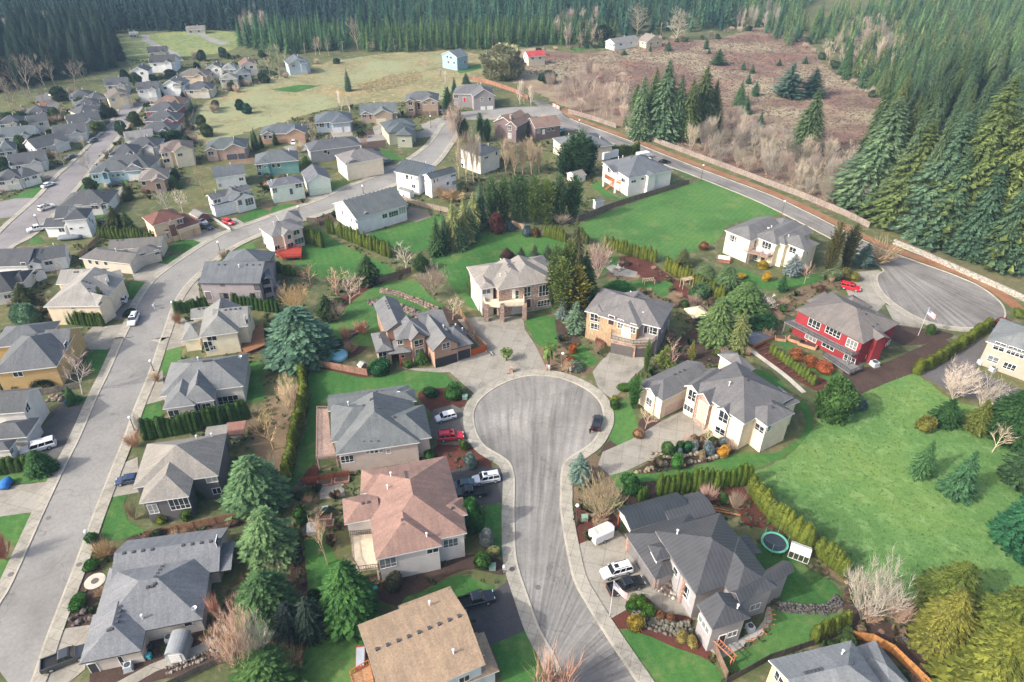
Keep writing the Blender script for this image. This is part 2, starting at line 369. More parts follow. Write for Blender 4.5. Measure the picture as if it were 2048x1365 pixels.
# -------- houses
WHITE=mat('trim',C(236,234,230,.85));DARKTRIM=mat('trim',C(58,56,58));GLASS=mat('glass',C(58,68,74,.55))
VENT=mat('trim',C(70,70,74));PIPE=mat('trim',C(225,225,225,.85));FOUND=mat('concrete',C(150,146,140,.8))
class Wing:pass
def make_wing(root,crop,spec,wallm,roofm,trimm,idx,opts):
 typ,he,pitch,P0,P1,P2=spec[:6];o=spec[6]if len(spec)>6 else{}
 he=he+.013*idx
 a=at(*cx(crop,P0),he);b=at(*cx(crop,P1),he);a.z=b.z=0
 eu=(b-a).normalized();Lw=(b-a).length;ev=Vector((-eu.y,eu.x,0))
 if isinstance(P2,(int,float)):
  mid=(a+b)/2
  if ev.dot(mid)<0:ev=-ev
  D=float(P2)
 else:
  c=at(*cx(crop,P2),he);c.z=0;d=(c-a).dot(ev)
  if d<0:ev=-ev;d=-d
  D=max(d,1.5)
 w=Wing();w.a,w.eu,w.ev,w.L,w.D,w.he=a,eu,ev,Lw,D,he
 fw=o.get('fwd',0.0);w.a=a=a-ev*fw;D+=fw;w.D=D;ov=o.get('ov',.45);z0=o.get('z0',0.0);t=.2
 w.ov,w.z0=ov,z0
 G=lambda u,v,z:a+eu*u+ev*v+Vector((0,0,z))
 ax,e0,e1=typ[0],typ[1:2],typ[2:3]
 if ax=='y':LU,DV,T=D,Lw,(lambda u,v,z:G(v,u,z))
 else:LU,DV,T=Lw,D,G
 w.pitch=pitch
 def hz(u,v):
  if ax=='f':return he
  if ax=='s':return he+pitch*v
  if ax=='y':u,v=v,u
  d=min(v,DV-v)
  if e0=='h':d=min(d,u)
  if e1=='h':d=min(d,LU-u)
  return he+pitch*max(d,0)
 w.hz=hz;w.G=G
 mb=MB()
 if ax in 'fs':
  up=[G(0,0,hz(0,0)),G(Lw,0,hz(0,0)),G(Lw,D,hz(0,D)),G(0,D,hz(0,D))]
  vs=up+[v-Vector((0,0,t))for v in up]
  mb.add(vs,[(0,1,2,3),(7,6,5,4)],0);mb.add(vs,[(k,(k+1)%4,4+(k+1)%4,4+k)for k in range(4)],1)
 else:
  half=DV/2;rz=he+pitch*half
  i0=min(half,LU/2)if e0=='h' else 0;i1=min(half,LU/2)if e1=='h' else 0
  if LU<DV and e0=='h' and e1=='h':rz=he+pitch*half
  r0,r1=T(i0,half,rz),T(LU-i1,half,rz)
  E=[T(0,0,he),T(LU,0,he),T(LU,DV,he),T(0,DV,he)]
  vs=E+[r0,r1];n=len(vs);low=[v-Vector((0,0,t))for v in vs];vs=vs+low
  mb.add(vs,[(0,1,5,4),(2,3,4,5)],0)
  if e1=='h':mb.add(vs,[(1,2,5)],0)
  if e0=='h':mb.add(vs,[(3,0,4)],0)
  mb.add(vs,[(n+0,n+4,n+5,n+1),(n+2,n+5,n+4,n+3)],1)
  per=[0,1]+([5]if e1=='g' else[])+[2,3]+([4]if e0=='g' else[])
  mb.add(vs,[(per[k],per[(k+1)%len(per)],n+per[(k+1)%len(per)],n+per[k])for k in range(len(per))],1)
 w.roof=mb.build('roof',[roofm,trimm],root)
 if not o.get('open'):
  wm=o.get('wall',wallm)
  q=MB();eps=.004*idx
  u0,u1,v0,v1=ov+eps,Lw-ov-eps,ov+eps,D-ov-eps
  if ax=='f':u0,u1,v0,v1=.12+eps,Lw-.12-eps,.12+eps,D-.12-eps
  w.rect=(u0,u1,v0,v1)
  top=lambda u,v:hz(u,v)-t-.03
  cs=[(u0,v0),(u1,v0),(u1,v1),(u0,v1)];prof=[]
  for k in range(4):
   p,r=cs[k],cs[(k+1)%4];prof.append(p)
   if ax=='x' and((k==1 and e1=='g')or(k==3 and e0=='g')):prof.append((p[0],D/2))
   if ax=='y' and((k==0 and e0=='g')or(k==2 and e1=='g')):prof.append((Lw/2,p[1]))
  n=len(prof);vs=[G(u,v,z0)for u,v in prof]+[G(u,v,top(u,v))for u,v in prof]
  q.add(vs,[(k,(k+1)%n,n+(k+1)%n,n+k)for k in range(n)])
  w.wall=q.build('wall',wm,root)
 else:w.rect=(ov,Lw-ov,ov,D-ov)
 KEEP.append([G(u,v,0)[:2]for u,v in((0,0),(Lw,0),(Lw,D),(0,D))])
 return w
def side(w,k):
 u0,u1,v0,v1=w.rect
 if k==0:return w.G(u0,v0,0),w.G(u1,v0,0),-w.ev
 if k==1:return w.G(u1,v0,0),w.G(u1,v1,0),w.eu
 if k==2:return w.G(u1,v1,0),w.G(u0,v1,0),w.ev
 return w.G(u0,v1,0),w.G(u0,v0,0),-w.eu
def onwall(w,k,crop,p):
 A,B,n=side(w,k);r=ray(*cx(crop,p));o=Vector((0,0,CH))
 t=(A-o).dot(n)/r.dot(n);q=o+r*t;d=(B-A);l=d.length;d.normalize()
 return A,d,n,(q-A).dot(d),q.z,l
def add_window(root,w,k,crop,p,ww,wh,frame,glass,name='window',bars=True,sill=True,proud=.05):
 A,d,n,s,z,l=onwall(w,k,crop,p)
 ww=min(ww,l-.1);s=min(max(s,ww/2+.04),l-ww/2-.04);z=max(z,wh/2+.08)
 A=A+n*.004
 c=A+d*s;f=.09;mb=MB()
 def bar(s0,s1,z0,z1,pr=proud):mb.box(c+d*((s0+s1)/2)+Vector((0,0,z0))+n*(pr/2-.02),s1-s0,pr+.04,z1-z0,d)
 bar(-ww/2-f,ww/2+f,z+wh/2,z+wh/2+f);bar(-ww/2-f,ww/2+f,z-wh/2-f,z-wh/2,proud+.03)
 bar(-ww/2-f,-ww/2,z-wh/2,z+wh/2);bar(ww/2,ww/2+f,z-wh/2,z+wh/2)
 if bars:
  m=max(1,int(round(ww/.85)))
  for i in range(1,m):bar(-ww/2+ww*i/m-.04,-ww/2+ww*i/m+.04,z-wh/2,z+wh/2,proud-.01)
  if wh>1.3:bar(-ww/2,ww/2,z-wh*.16-.03,z-wh*.16+.03,proud-.02)
 fr=mb.build(name,frame,root)
 pm=MB();pm.box(c+Vector((0,0,z-wh/2))+n*.0,ww,.05,wh,d);pm.build('pane',glass,fr)
 return fr
def add_door(root,w,k,crop,p,ww,wh,m,name='door',z=None,grooves=0):
 A,d,n,s,zz,l=onwall(w,k,crop,p)
 z0=max(zz-wh/2,.02)if z is None else z
 s=min(max(s,ww/2+.1),l-ww/2-.1);c=A+d*s+n*.004;mb=MB()
 g=max(1,grooves)
 for i in range(g):mb.box(c+Vector((0,0,z0+wh*i/g+.015))+n*.0,ww,.09,wh/g-.03,d,mi=0)
 mb.box(c+Vector((0,0,z0)),ww-.02,.05,wh,d,mi=1)
 f=.1
 for a_,b_ in((-ww/2-f,-ww/2),(ww/2,ww/2+f)):mb.box(c+d*((a_+b_)/2)+Vector((0,0,z0))+n*.02,f,.12,wh,d,mi=2)
 mb.box(c+Vector((0,0,z0+wh))+n*.02,ww+2*f,.12,f,d,mi=2)
 return mb.build(name,[m,DARKTRIM,WHITE if not grooves else m],root)
def on_roof(w,fu,fv):
 u,v=w.L*fu,w.D*fv;return w.G(u,v,w.hz(u,v))
def roof_bits(root,w,bits):
 for b in bits:
  if b[0]=='v':
   _,n,f0,f1=b
   for i in range(n):
    t=(i+.5)/n;p=on_roof(w,f0[0]+(f1[0]-f0[0])*t,f0[1]+(f1[1]-f0[1])*t)
    m=MB();m.box(p-Vector((0,0,.1)),.42,.42,.26,w.eu);m.build('roof_vent',VENT,w.roof)
  elif b[0]=='p':
   p=on_roof(w,*b[1]);m=MB();m.tube(p-Vector((0,0,.2)),p+Vector((0,0,.75)),.11,n=8);m.lathe(p+Vector((0,0,.75)),[(.11,0),(.2,.05),(.2,.16),(.02,.24)],8);m.build('vent_pipe',PIPE,w.roof)
  elif b[0]=='s':
   for f in b[1:]:
    p=on_roof(w,*f);m=MB();m.box(p-Vector((0,0,.2)),.65,1.1,.36,w.eu,mi=0);m.box(p+Vector((0,0,.16)),.5,.95,.03,w.eu,mi=1);m.build('skylight',[WHITE,mat('trim',C(200,205,205))],w.roof)
  elif b[0]=='d':
   p=on_roof(w,*b[1]);m=MB();m.tube(p,p+Vector((0,0,.5)),.04);m.lathe(p+Vector((0,0,.45)),[(.02,0),(.3,.12),(.38,.3),(.36,.3),(.2,.16)],10);m.build('satellite_dish',PIPE,w.roof)
  elif b[0]=='c':
   _,f,sx,h,m_=b;p=on_roof(w,*f);m=MB();m.box(p-Vector((0,0,.8)),sx,sx,h+.8,w.eu,mi=0);m.box(p+Vector((0,0,h)),sx+.2,sx+.2,.12,w.eu,mi=1);m.build('chimney',[m_,FOUND],w.roof)
HOUSES=[]
def house(label,crop,wall,roof,wings,wins=(),bits=(),cat='house',name='house',trim=None,frame=None,wallkind='siding',roofkind='shingle',group=None,drop=None,z=0):
 wm=mat(wallkind,C(*wall,.93));rm=mat(roofkind,C(roof[0]*.97+4,roof[1]*.965+2,roof[2]*.95,.6));tm=trim or WHITE;fm=frame or WHITE
 s0=wings[0];c0=at(*cx(crop,s0[3]),s0[1]);c1=at(*cx(crop,s0[4]),s0[1]);m=(c0+c1)/2
 root=thing(name,(m.x,m.y,0),label,cat,group)
 ws=[]
 for i,s in enumerate(wings):ws.append(make_wing(root,crop,s,wm,rm,tm,i,{}))
 for q in wins:
  kind,wi,k,p=q[:4]
  if kind=='w':add_window(root,ws[wi],k,crop,p,q[4],q[5],fm,GLASS)
  elif kind=='g':add_door(root,ws[wi],k,crop,p,q[4],q[5],mat('trim',C(*q[6],.85))if len(q)>6 else WHITE,'garage_door',z=.03 if len(q)<8 else q[7],grooves=4)
  elif kind=='d':add_door(root,ws[wi],k,crop,p,q[4],q[5],mat('trim',C(*q[6]))if len(q)>6 else DARKTRIM,'door',z=q[7]if len(q)>7 else None)
 for wi,b in bits:roof_bits(root,ws[wi],b)
 root['_w']=1;HOUSES.append((root,ws));return root,ws
def deck(root,crop,pts,z,m,railm=None,posts=True,rail=1.0,solid=False,skip=(),thick=.25,name='deck'):
 P=[at(*cx(crop,p),z)for p in pts];mb=MB();poly=[p[:2]for p in P]
 mb.prism(poly,z-thick,z);d=mb.build(name,m,root);n=len(P)
 if railm:
  r=MB()
  for i in range(n):
   if i in skip:continue
   a,b=P[i],P[(i+1)%n];e=(b-a);l=e.length
   if l<.2:continue
   e.normalize()
   if solid:r.box((a+b)/2,l,.16,rail,e)
   else:
    r.box((a+b)/2+Vector((0,0,rail-.08)),l,.09,.08,e);r.box((a+b)/2+Vector((0,0,.1)),l,.06,.06,e)
    k=max(1,int(l/.32))
    for j in range(k+1):r.box(a+e*(l*j/k),.05 if j%5 else .1,.05 if j%5 else .1,rail,e)
  r.build('railing',railm,d)
 if posts and z>.9:
  for i in range(n):
   if i in skip and(i-1)%n in skip:continue
   q=MB();c=sum(P,Vector())/n;p=P[i]+(c-P[i]).normalized()*.35;q.box((p.x,p.y,0),.22,.22,z-thick);q.build('post',m,d)
 KEEP.append(poly);return d
def pillar(root,crop,p,h,w,m,z=0):
 q=MB();c=at(*cx(crop,p),z);q.box((c.x,c.y,z),w,w,h);return q.build('pillar',m,root)
# -------- ground, streets, lawns
def big_ground():
 mb=MB();n=24;x0,x1,y0,y1=-900,900,-60,1500
 vs=[];
 for j in range(n+1):
  for i in range(n+1):vs.append((x0+(x1-x0)*i/n,y0+(y1-y0)*j/n,0))
 mb.add(vs,[(j*(n+1)+i,j*(n+1)+i+1,(j+1)*(n+1)+i+1,(j+1)*(n+1)+i)for j in range(n)for i in range(n)])
 m=mat('grass',C(106,116,78,.62),patchy=(128,114,96))
 o=link('ground',mb.mesh('ground',m));o['kind']='structure'
big_ground()
ASPH=mat('asphalt',C(161,158,152,.66));CONC=mat('concrete',C(188,182,168,.66),joints=1.5);CONC2=mat('concrete',C(178,172,160,.64),joints=3.2,rot=.25)
DRIVE_DK=mat('asphalt',C(96,94,96,.6));CURB=mat('concrete',C(196,188,172,.7))
GR=mat('grass',C(80,130,68,.62),mow=1.1);GR2=mat('grass',C(92,138,76,.62),mow=-2.3);MEADOW=mat('grass',C(106,146,82,.67),patchy=(116,142,88));GRY=mat('grass',C(132,148,84,.6))
BARK_MULCH=mat('soil',C(112,66,54,.62));MULCH=mat('soil',C(98,78,68,.6));TANSOIL=mat('soil',C(150,128,100,.62));REDMULCH=mat('soil',C(122,72,60,.6))
sheet('field',pxs([(370,292),(385,232),(410,208),(470,172),(560,150),(640,128),(740,112),(860,98),(930,104),(985,120),(1000,150),(950,168),(880,200),(740,205),(640,222),(560,246),(500,262),(430,285)]),.02,mat('grass',C(150,146,108,.66),patchy=(168,152,120),far=(132,136,102)),True,False,jit=1.2)
sheet('field',pxs([(1000,125),(1060,96),(1180,108),(1290,82),(1420,80),(1500,60),(1560,40),(1610,70),(1640,120),(1690,160),(1800,215),(1850,260),(1740,300),(1715,370),(1700,430),(1600,395),(1450,330),(1230,250),(1130,215),(1080,190),(1020,160)]),.018,mat('grass',C(144,116,104,.62),patchy=(112,90,90),far=(142,132,108)),True,False,jit=1.4)
sheet('field',pxs([(225,82),(290,70),(390,62),(470,66),(478,92),(430,108),(340,118),(300,150),(262,132),(245,112),(232,100)]),.03,mat('grass',C(132,150,96,.66),patchy=(158,148,116)),True,False)
MEAD=[(1640,838),(1700,800),(1760,768),(1823,748),(1860,768),(1905,800),(1990,820),(2130,830),(2130,1310),(2010,1250),(1920,1215),(1840,1215),(1780,1180),(1700,1155),(1660,1100),(1600,1040),(1500,960),(1545,930),(1590,900)]
sheet('field',pxs(MEAD),.03,MEADOW,True,False,jit=.3);KEEP.append(pxs([(168,1143),(214,1143),(214,1184),(168,1184)]))
LAWNS=[
([(1159,448),(1379,368),(1419,362),(1470,384),(1536,410),(1566,424),(1545,432),(1500,440),(1455,452),(1436,481),(1400,500),(1381,506),(1351,526),(1306,512),(1240,492),(1179,476)],1),
([(859,524),(902,496),(937,478),(974,463),(1024,461),(1084,474),(1131,486),(1140,520),(1120,545),(1106,620),(960,620),(930,604),(897,566),(880,545)],1),
([(629,458),(660,474),(690,492),(789,541),(757,553),(700,560),(640,556),(598,538),(590,520),(604,496)],1),
([(740,468),(800,450),(882,433),(872,465),(859,493),(830,505),(787,496),(750,484)],1),
([(757,571),(824,561),(850,580),(862,593),(884,611),(882,633),(868,640),(840,660),(760,690),(700,690),(654,668),(672,636),(710,600)],1),
([(619,744),(660,742),(732,756),(800,746),(850,744),(887,749),(912,772),(860,778),(800,790),(700,800),(650,830),(632,817),(632,860),(629,922),(612,944),(584,974),(600,900),(617,832)],1),
([(1049,643),(1074,631),(1109,636),(1116,690),(1096,704),(1070,684)],0),
([(1140,700),(1165,690),(1185,712),(1197,722),(1180,734),(1150,728)],0),
([(1221,824),(1236,806),(1252,799),(1266,822),(1274,842),(1278,864),(1274,880),(1249,894),(1219,877)],1),
([(1224,949),(1261,944),(1300,948),(1414,927),(1474,907),(1536,909),(1570,898),(1604,868),(1611,842),(1600,818),(1588,808),(1606,800),(1622,822),(1626,850),(1606,884),(1570,912),(1536,929),(1490,944),(1414,954),(1276,966),(1244,982),(1228,966)],1),
([(1228,1258),(1264,1260),(1300,1274),(1349,1296),(1400,1312),(1425,1326),(1442,1354),(1446,1372),(1304,1372),(1268,1310)],0),
([(1505,1092),(1560,1104),(1590,1120),(1632,1146),(1673,1173),(1673,1203),(1648,1219),(1600,1216),(1541,1200),(1520,1170)],1),
([(1541,1212),(1600,1226),(1660,1230),(1700,1226),(1670,1258),(1618,1289),(1536,1318),(1450,1350),(1447,1318),(1500,1296),(1532,1270),(1545,1236)],1),
([(612,1078),(647,1066),(668,1110),(682,1133),(660,1190),(640,1210),(622,1185),(612,1130)],1),
([(970,1008),(1006,1008),(1007,1060),(1006,1116),(988,1108),(975,1088)],0),
([(806,1200),(840,1186),(918,1152),(975,1170),(990,1182),(918,1200),(850,1215),(800,1240)],1),
([(615,1290),(660,1276),(717,1268),(732,1323),(742,1380),(612,1380)],1),
([(986,1288),(1024,1270),(1052,1262),(1066,1290),(1080,1316),(1066,1380),(1010,1380)],0),
([(222,996),(253,986),(249,1010),(256,1040),(280,1056),(297,1062),(262,1074),(225,1080),(205,1068)],1),
([(285,812),(322,804),(325,837),(277,856)],0),
([(327,704),(340,696),(362,690),(360,729),(345,747),(317,744)],1),
([(483,729),(527,722),(526,760),(528,800),(494,806),(488,770)],0),
([(176,712),(194,700),(212,699),(216,715),(195,747),(174,744)],1),
([(160,799),(185,787),(155,842),(145,844)],0),
([(-5,954),(40,948),(67,944),(107,947),(100,960),(60,966),(-5,970)],1),
([(-5,1032),(69,1027),(33,1096),(-5,1060)],0),([(-5,1118),(24,1118),(-5,1170)],0),
([(256,570),(267,563),(302,565),(275,601),(242,600)],0),
([(332,513),(370,511),(342,527),(318,526)],0),([(337,496),(362,481),(385,480),(414,490),(375,502),(352,504)],1),
([(475,441),(512,418),(540,424),(522,434),(490,452)],1),
([(544,416),(570,408),(600,410),(562,428),(540,426)],0),
([(468,503),(482,494),(505,484),(512,496),(490,510)],0),([(420,533),(434,522),(450,518),(452,526),(436,536)],0),
([(22,396),(60,380),(84,374),(72,392),(40,404),(20,404)],0),([(64,366),(86,364),(80,374),(60,376)],0),([(82,342),(128,340),(118,352),(80,354)],0),
([(1536,560),(1590,556),(1646,546),(1638,564),(1600,574),(1536,580),(1486,565),(1474,540),(1500,544)],1),
([(1180,372),(1198,362),(1215,384),(1240,398),(1300,384),(1350,366),(1384,352),(1376,346),(1346,338),(1376,352),(1330,372),(1240,402),(1205,392)],0),
([(666,398),(690,386),(735,366),(742,378),(690,402)],0),([(664,363),(700,366),(730,360),(722,372),(690,380),(662,380)],0),
([(1207,516),(1228,512),(1240,520),(1236,544),(1206,542)],0),([(1240,568),(1290,560),(1310,572),(1300,584),(1262,584)],1),([(1310,570),(1330,562),(1346,570),(1338,580),(1318,580)],1),([(1306,580),(1330,574),(1338,588),(1322,594)],1),
([(1520,660),(1560,676),(1640,730),(1700,760),(1680,778),(1640,752),(1576,704)],0),
([(1502,738),(1530,742),(1560,762),(1575,778),(1566,780),(1530,764)],0),
([(630,700),(700,690),(700,706),(660,716),(634,716)],0),
([(190,425),(214,430),(196,445),(175,458),(168,470),(200,450)],0),
([(56,480),(80,474),(88,484),(64,490)],0),([(100,425),(108,415),(118,412),(112,424)],0),
([(160,372),(180,352),(184,366),(204,376),(190,382),(165,384)],0),([(212,374),(246,360),(256,366),(226,378)],0),
([(757,295),(770,298),(800,316),(836,314),(828,320),(790,322),(764,308)],0),([(842,256),(866,256),(862,272),(846,272)],0),
([(540,180),(600,170),(640,172),(590,186)],0),([(1135,100),(1180,90),(1184,96),(1140,104)],0),([(910,140),(960,128),(965,138),(920,148)],0),([(700,350),(712,346),(690,362),(684,360)],0),
]
for i,(p,curve)in enumerate(LAWNS):sheet('lawn',pxs(p),.05+.0004*i,GR if i%4 else GR2,bool(curve),True,jit=.07)
BEDS=[
([(612,742),(616,728),(640,724),(690,736),(740,752),(735,758),(660,746),(624,750),(622,800),(612,830)],BARK_MULCH),([(626,806),(650,798),(656,810),(640,822),(624,818)],BARK_MULCH),
([(610,946),(632,930),(640,960),(624,990),(602,992)],BARK_MULCH),
([(835,790),(862,776),(900,772),(930,790),(928,812),(890,828),(862,824)],BARK_MULCH),([(868,895),(910,880),(935,890),(985,930),(960,942),(905,946),(870,930)],REDMULCH),
([(1207,1247),(1230,1222),(1292,1196),(1318,1222),(1382,1236),(1384,1262),(1424,1300),(1426,1326),(1350,1298),(1264,1262),(1228,1258)],REDMULCH),
([(1150,1020),(1160,1000),(1200,1004),(1236,1040),(1230,1062),(1180,1078),(1152,1092)],BARK_MULCH),([(1236,990),(1275,968),(1340,962),(1380,1000),(1250,1010)],MULCH),
([(1380,1000),(1420,985),(1490,975),(1540,1010),(1600,1060),(1640,1100),(1600,1110),(1560,1066),(1490,1050),(1470,1020)],REDMULCH),
([(1265,945),(1300,925),(1340,900),(1400,880),(1440,885),(1470,905),(1414,925),(1310,948)],MULCH),([(1200,905),(1222,880),(1246,896),(1200,912)],MULCH),
([(1274,860),(1284,836),(1320,842),(1310,856),(1278,888),(1270,880)],MULCH),
([(1500,680),(1540,690),(1610,735),(1690,790),(1650,790),(1590,760),(1530,720)],BARK_MULCH),([(1690,740),(1760,730),(1850,690),(1890,680),(1900,700),(1830,744),(1770,768),(1715,790),(1690,775)],MULCH),
([(1760,640),(1800,652),(1900,666),(1890,680),(1800,690)],MULCH),([(1560,600),(1640,560),(1730,540),(1760,546),(1735,560),(1640,584),(1560,640),(1500,660)],TANSOIL),
([(1110,640),(1140,660),(1165,690),(1140,702),(1118,690)],MULCH),([(1225,540),(1330,545),(1400,600),(1420,640),(1360,620),(1230,575)],TANSOIL),([(1240,515),(1290,518),(1330,545),(1370,572),(1410,610),(1390,610),(1330,570),(1244,540)],REDMULCH),
([(1380,660),(1410,640),(1480,660),(1500,700),(1420,730),(1360,720),(1340,700)],MULCH),([(134,1255),(165,1150),(200,1130),(205,1180),(190,1240),(180,1258)],MULCH),
([(300,1065),(470,1040),(475,1055),(360,1070),(250,1085)],MULCH),([(520,1090),(600,1080),(615,1300),(560,1320),(500,1250)],MULCH),([(500,830),(590,770),(600,800),(560,960),(500,880)],TANSOIL),
([(640,640),(670,600),(760,560),(760,570),(690,620),(656,660)],BARK_MULCH),([(690,690),(740,640),(760,650),(730,700),(690,720)],MULCH),([(880,610),(930,640),(990,700),(960,690),(900,650)],MULCH),
([(240,1290),(420,1240),(460,1180),(470,1300),(300,1365),(180,1365)],MULCH),([(1180,905),(1225,945),(1236,985),(1185,1010),(1145,1000),(1140,960)],TANSOIL),
([(800,1215),(700,1165),(790,1140),(880,1130),(930,1110),(1000,1120),(1005,1150),(930,1140),(850,1180)],MULCH),([(1500,950),(1540,990),(1600,1040),(1690,1150),(1672,1160),(1590,1080),(1490,980)],TANSOIL),
([(1060,700),(1096,690),(1125,690),(1150,730),(1190,738),(1160,752),(1080,742)],TANSOIL),([(716,268),(760,260),(770,300),(728,330),(700,300)],MULCH),([(740,372),(760,350),(800,352),(780,376)],MULCH),([(700,400),(735,420),(745,440),(690,440),(640,452),(640,430)],MULCH),
([(510,420),(540,405),(548,428),(520,440)],TANSOIL),([(545,405),(580,384),(620,378),(628,400),(590,410)],TANSOIL),([(1690,1175),(1740,1200),(1800,1270),(1900,1365),(1990,1400),(1860,1400),(1790,1320),(1700,1270)],MULCH),
]
for i,(p,m)in enumerate(BEDS):sheet('flower_bed',pxs(p),.034+.0003*i,m,True,False,jit=.08)
PAVE=[
([(915,640),(955,635),(1046,634),(1050,660),(1070,690),(1098,748),(1060,752),(1000,745),(965,700)],CONC2),
([(888,735),(946,706),(975,700),(1022,757),(990,775),(960,798),(925,768)],CONC2),([(800,736),(850,738),(888,735),(912,744),(880,746),(830,742)],CONC2),
([(1185,745),(1200,725),(1225,700),(1290,705),(1300,725),(1265,755),(1228,800),(1198,782)],CONC2),
([(1325,842),(1380,815),(1440,845),(1405,870),(1360,890),(1310,915),(1255,942),(1220,952),(1196,930),(1205,905),(1262,880)],CONC2),
([(1152,1092),(1180,1080),(1235,1062),(1262,1090),(1300,1150),(1345,1178),(1380,1215),(1380,1234),(1330,1226),(1294,1196),(1208,1246),(1172,1190)],CONC2),
([(866,820),(905,810),(946,830),(948,870),(962,892),(880,890),(858,860)],mat('concrete',C(128,124,118,.6),joints=2.2)),
([(895,945),(940,930),(1004,938),(1026,960),(1028,1000),(985,1010),(930,1012),(900,990)],mat('asphalt',C(92,90,92,.6))),
([(930,1212),(990,1180),(1036,1150),(1056,1200),(1078,1250),(985,1290),(950,1260)],DRIVE_DK),
([(45,905),(90,850),(130,790),(160,800),(172,840),(160,875),(135,925),(60,925)],mat('concrete',C(120,116,114,.6),joints=2.6)),([(-5,975),(67,968),(120,960),(130,940),(100,1000),(88,1022),(-5,1035)],CONC2),
([(240,930),(275,915),(282,985),(225,995)],CONC2),([(300,770),(325,740),(330,800),(286,812)],CONC2),([(335,630),(375,640),(380,690),(330,702)],CONC2),([(350,560),(395,540),(400,600),(360,612)],CONC2),
([(215,605),(262,600),(290,600),(262,640),(215,640)],mat('concrete',C(150,144,140,.6),joints=2.6)),([(262,545),(305,525),(352,532),(300,566),(270,562)],CONC2),([(368,482),(400,462),(425,455),(455,465),(415,490),(385,480)],CONC2),([(432,448),(470,436),(490,448),(462,464)],CONC2),
([(150,690),(185,655),(245,650),(240,680),(215,700),(180,700)],CONC2),([(100,1330),(130,1258),(185,1250),(170,1340),(120,1380),(75,1380)],CONC2),([(225,1370),(300,1330),(400,1290),(450,1250),(455,1262),(410,1305),(310,1345),(250,1380)],CONC2),
([(612,396),(640,380),(690,384),(680,402),(650,412)],CONC2),([(712,352),(752,338),(788,330),(770,345),(735,364)],CONC2),([(745,255),(775,240),(772,264),(750,272)],CONC2),([(840,250),(876,236),(905,240),(888,256),(850,262)],CONC2),
([(565,295),(605,285),(612,296),(580,304)],CONC2),([(660,264),(702,258),(706,272),(668,278)],CONC2),([(960,222),(1000,222),(1010,240),(930,240)],CONC2),([(455,320),(505,310),(512,325),(470,336)],TANSOIL),
([(1690,575),(1712,545),(1756,541),(1768,546),(1756,563),(1760,580),(1776,602),(1740,640),(1700,600)],CONC2),([(1770,610),(1800,620),(1850,645),(1840,656),(1790,650)],CONC2),
([(1826,748),(1870,720),(1960,672),(1975,690),(1950,740),(2060,790),(2060,820),(1990,806),(1905,790),(1866,764)],mat('asphalt',C(120,116,116,.6))),
([(1210,535),(1225,530),(1275,545),(1272,556),(1230,552)],CONC2),([(638,958),(686,954),(690,994),(640,1000)],CONC2),([(536,580),(560,560),(568,588),(540,600)],mat('concrete',C(140,146,150,.6))),
([(1418,1300),(1450,1290),(1480,1278),(1515,1258),(1528,1240),(1534,1215),(1541,1214),(1545,1240),(1525,1270),(1486,1295),(1440,1320)],mat('concrete',C(190,186,178,.7),joints=1.2)),
([(1150,262),(1215,264),(1245,290),(1225,300),(1180,285)],CONC2),([(1280,318),(1345,322),(1384,346),(1360,340),(1300,334)],CONC2),([(1105,225),(1155,245),(1150,262),(1120,262),(1090,240)],mat('concrete',C(160,152,146,.6))),
([(820,415),(855,420),(862,435),(835,445),(800,440)],mat('concrete',C(150,140,126,.6))),([(205,352),(218,346),(225,372),(208,376)],CONC2),([(210,395),(240,375),(260,372),(250,384),(222,402)],CONC2),([(92,345),(130,330),(150,330),(120,352),(80,362)],mat('concrete',C(140,136,132,.6))),
([(-5,362),(60,342),(95,345),(64,364),(-5,390)],mat('concrete',C(130,128,126,.6))),([(70,195),(95,186),(120,210),(110,228),(92,222)],mat('asphalt',C(130,128,128,.6))),([(470,700),(540,686),(545,700),(480,716)],TANSOIL),
]
for i,(p,m)in enumerate(PAVE):sheet('driveway' if i not in(2,35,36,37,38,42)else 'patio',pxs(p),.07+.0005*i,m,False,True)
def smooth_line(pts,n=5):return smoothpoly([tuple(v)for v in pts],False,n)
Lw=[(20,1372),(32,1340),(0,1215)]
W_E=[(-40,1290),(0,1212),(28,1163),(92,1020),(135,928),(162,874),(197,792),(220,744),(247,682),(250,676),(265,646),(280,606),(310,563),(350,531),(410,491),(457,466),(512,446),(562,428),(640,402),(690,378),(740,360),(790,336),(824,318),(862,288),(887,252),(890,246)]
E_E=[(42,1400),(62,1364),(95,1269),(147,1136),(189,1023),(225,932),(250,869),(266,822),(295,752),(319,682),(322,676),(332,646),(347,606),(375,566),(420,526),(460,496),(500,476),(562,452),(640,428),(700,404),(760,380),(810,358),(850,338),(875,320),(909,270),(922,236)]
we=smooth_line(pxs(W_E));ee=smooth_line(pxs(E_E))
sheet('road',we+ee[::-1],.09,ASPH)
strip('kerb',we,0,.35,.2,CURB,.2);strip('pavement',we,.36,2.1,.19,CONC,.15)
strip('kerb',ee,-.35,0,.2,CURB,.2);strip('pavement',ee,-2.1,-.36,.19,CONC,.15)
BR1=[(905,222),(880,240),(845,262),(800,266),(730,272),(680,280),(610,290),(540,310)];BR2=[(540,322),(612,302),(690,290),(740,284),(800,278),(850,276),(880,268),(905,246)]
b1=smooth_line(pxs(BR1));b2=smooth_line(pxs(BR2));sheet('road',b1+b2,.0935,ASPH);sheet('road',pxs([(880,256),(884,232),(930,224),(1000,216),(1060,214),(1105,214),(1125,226),(1100,236),(1020,232),(960,234),(925,244),(905,258)]),.0955,ASPH)
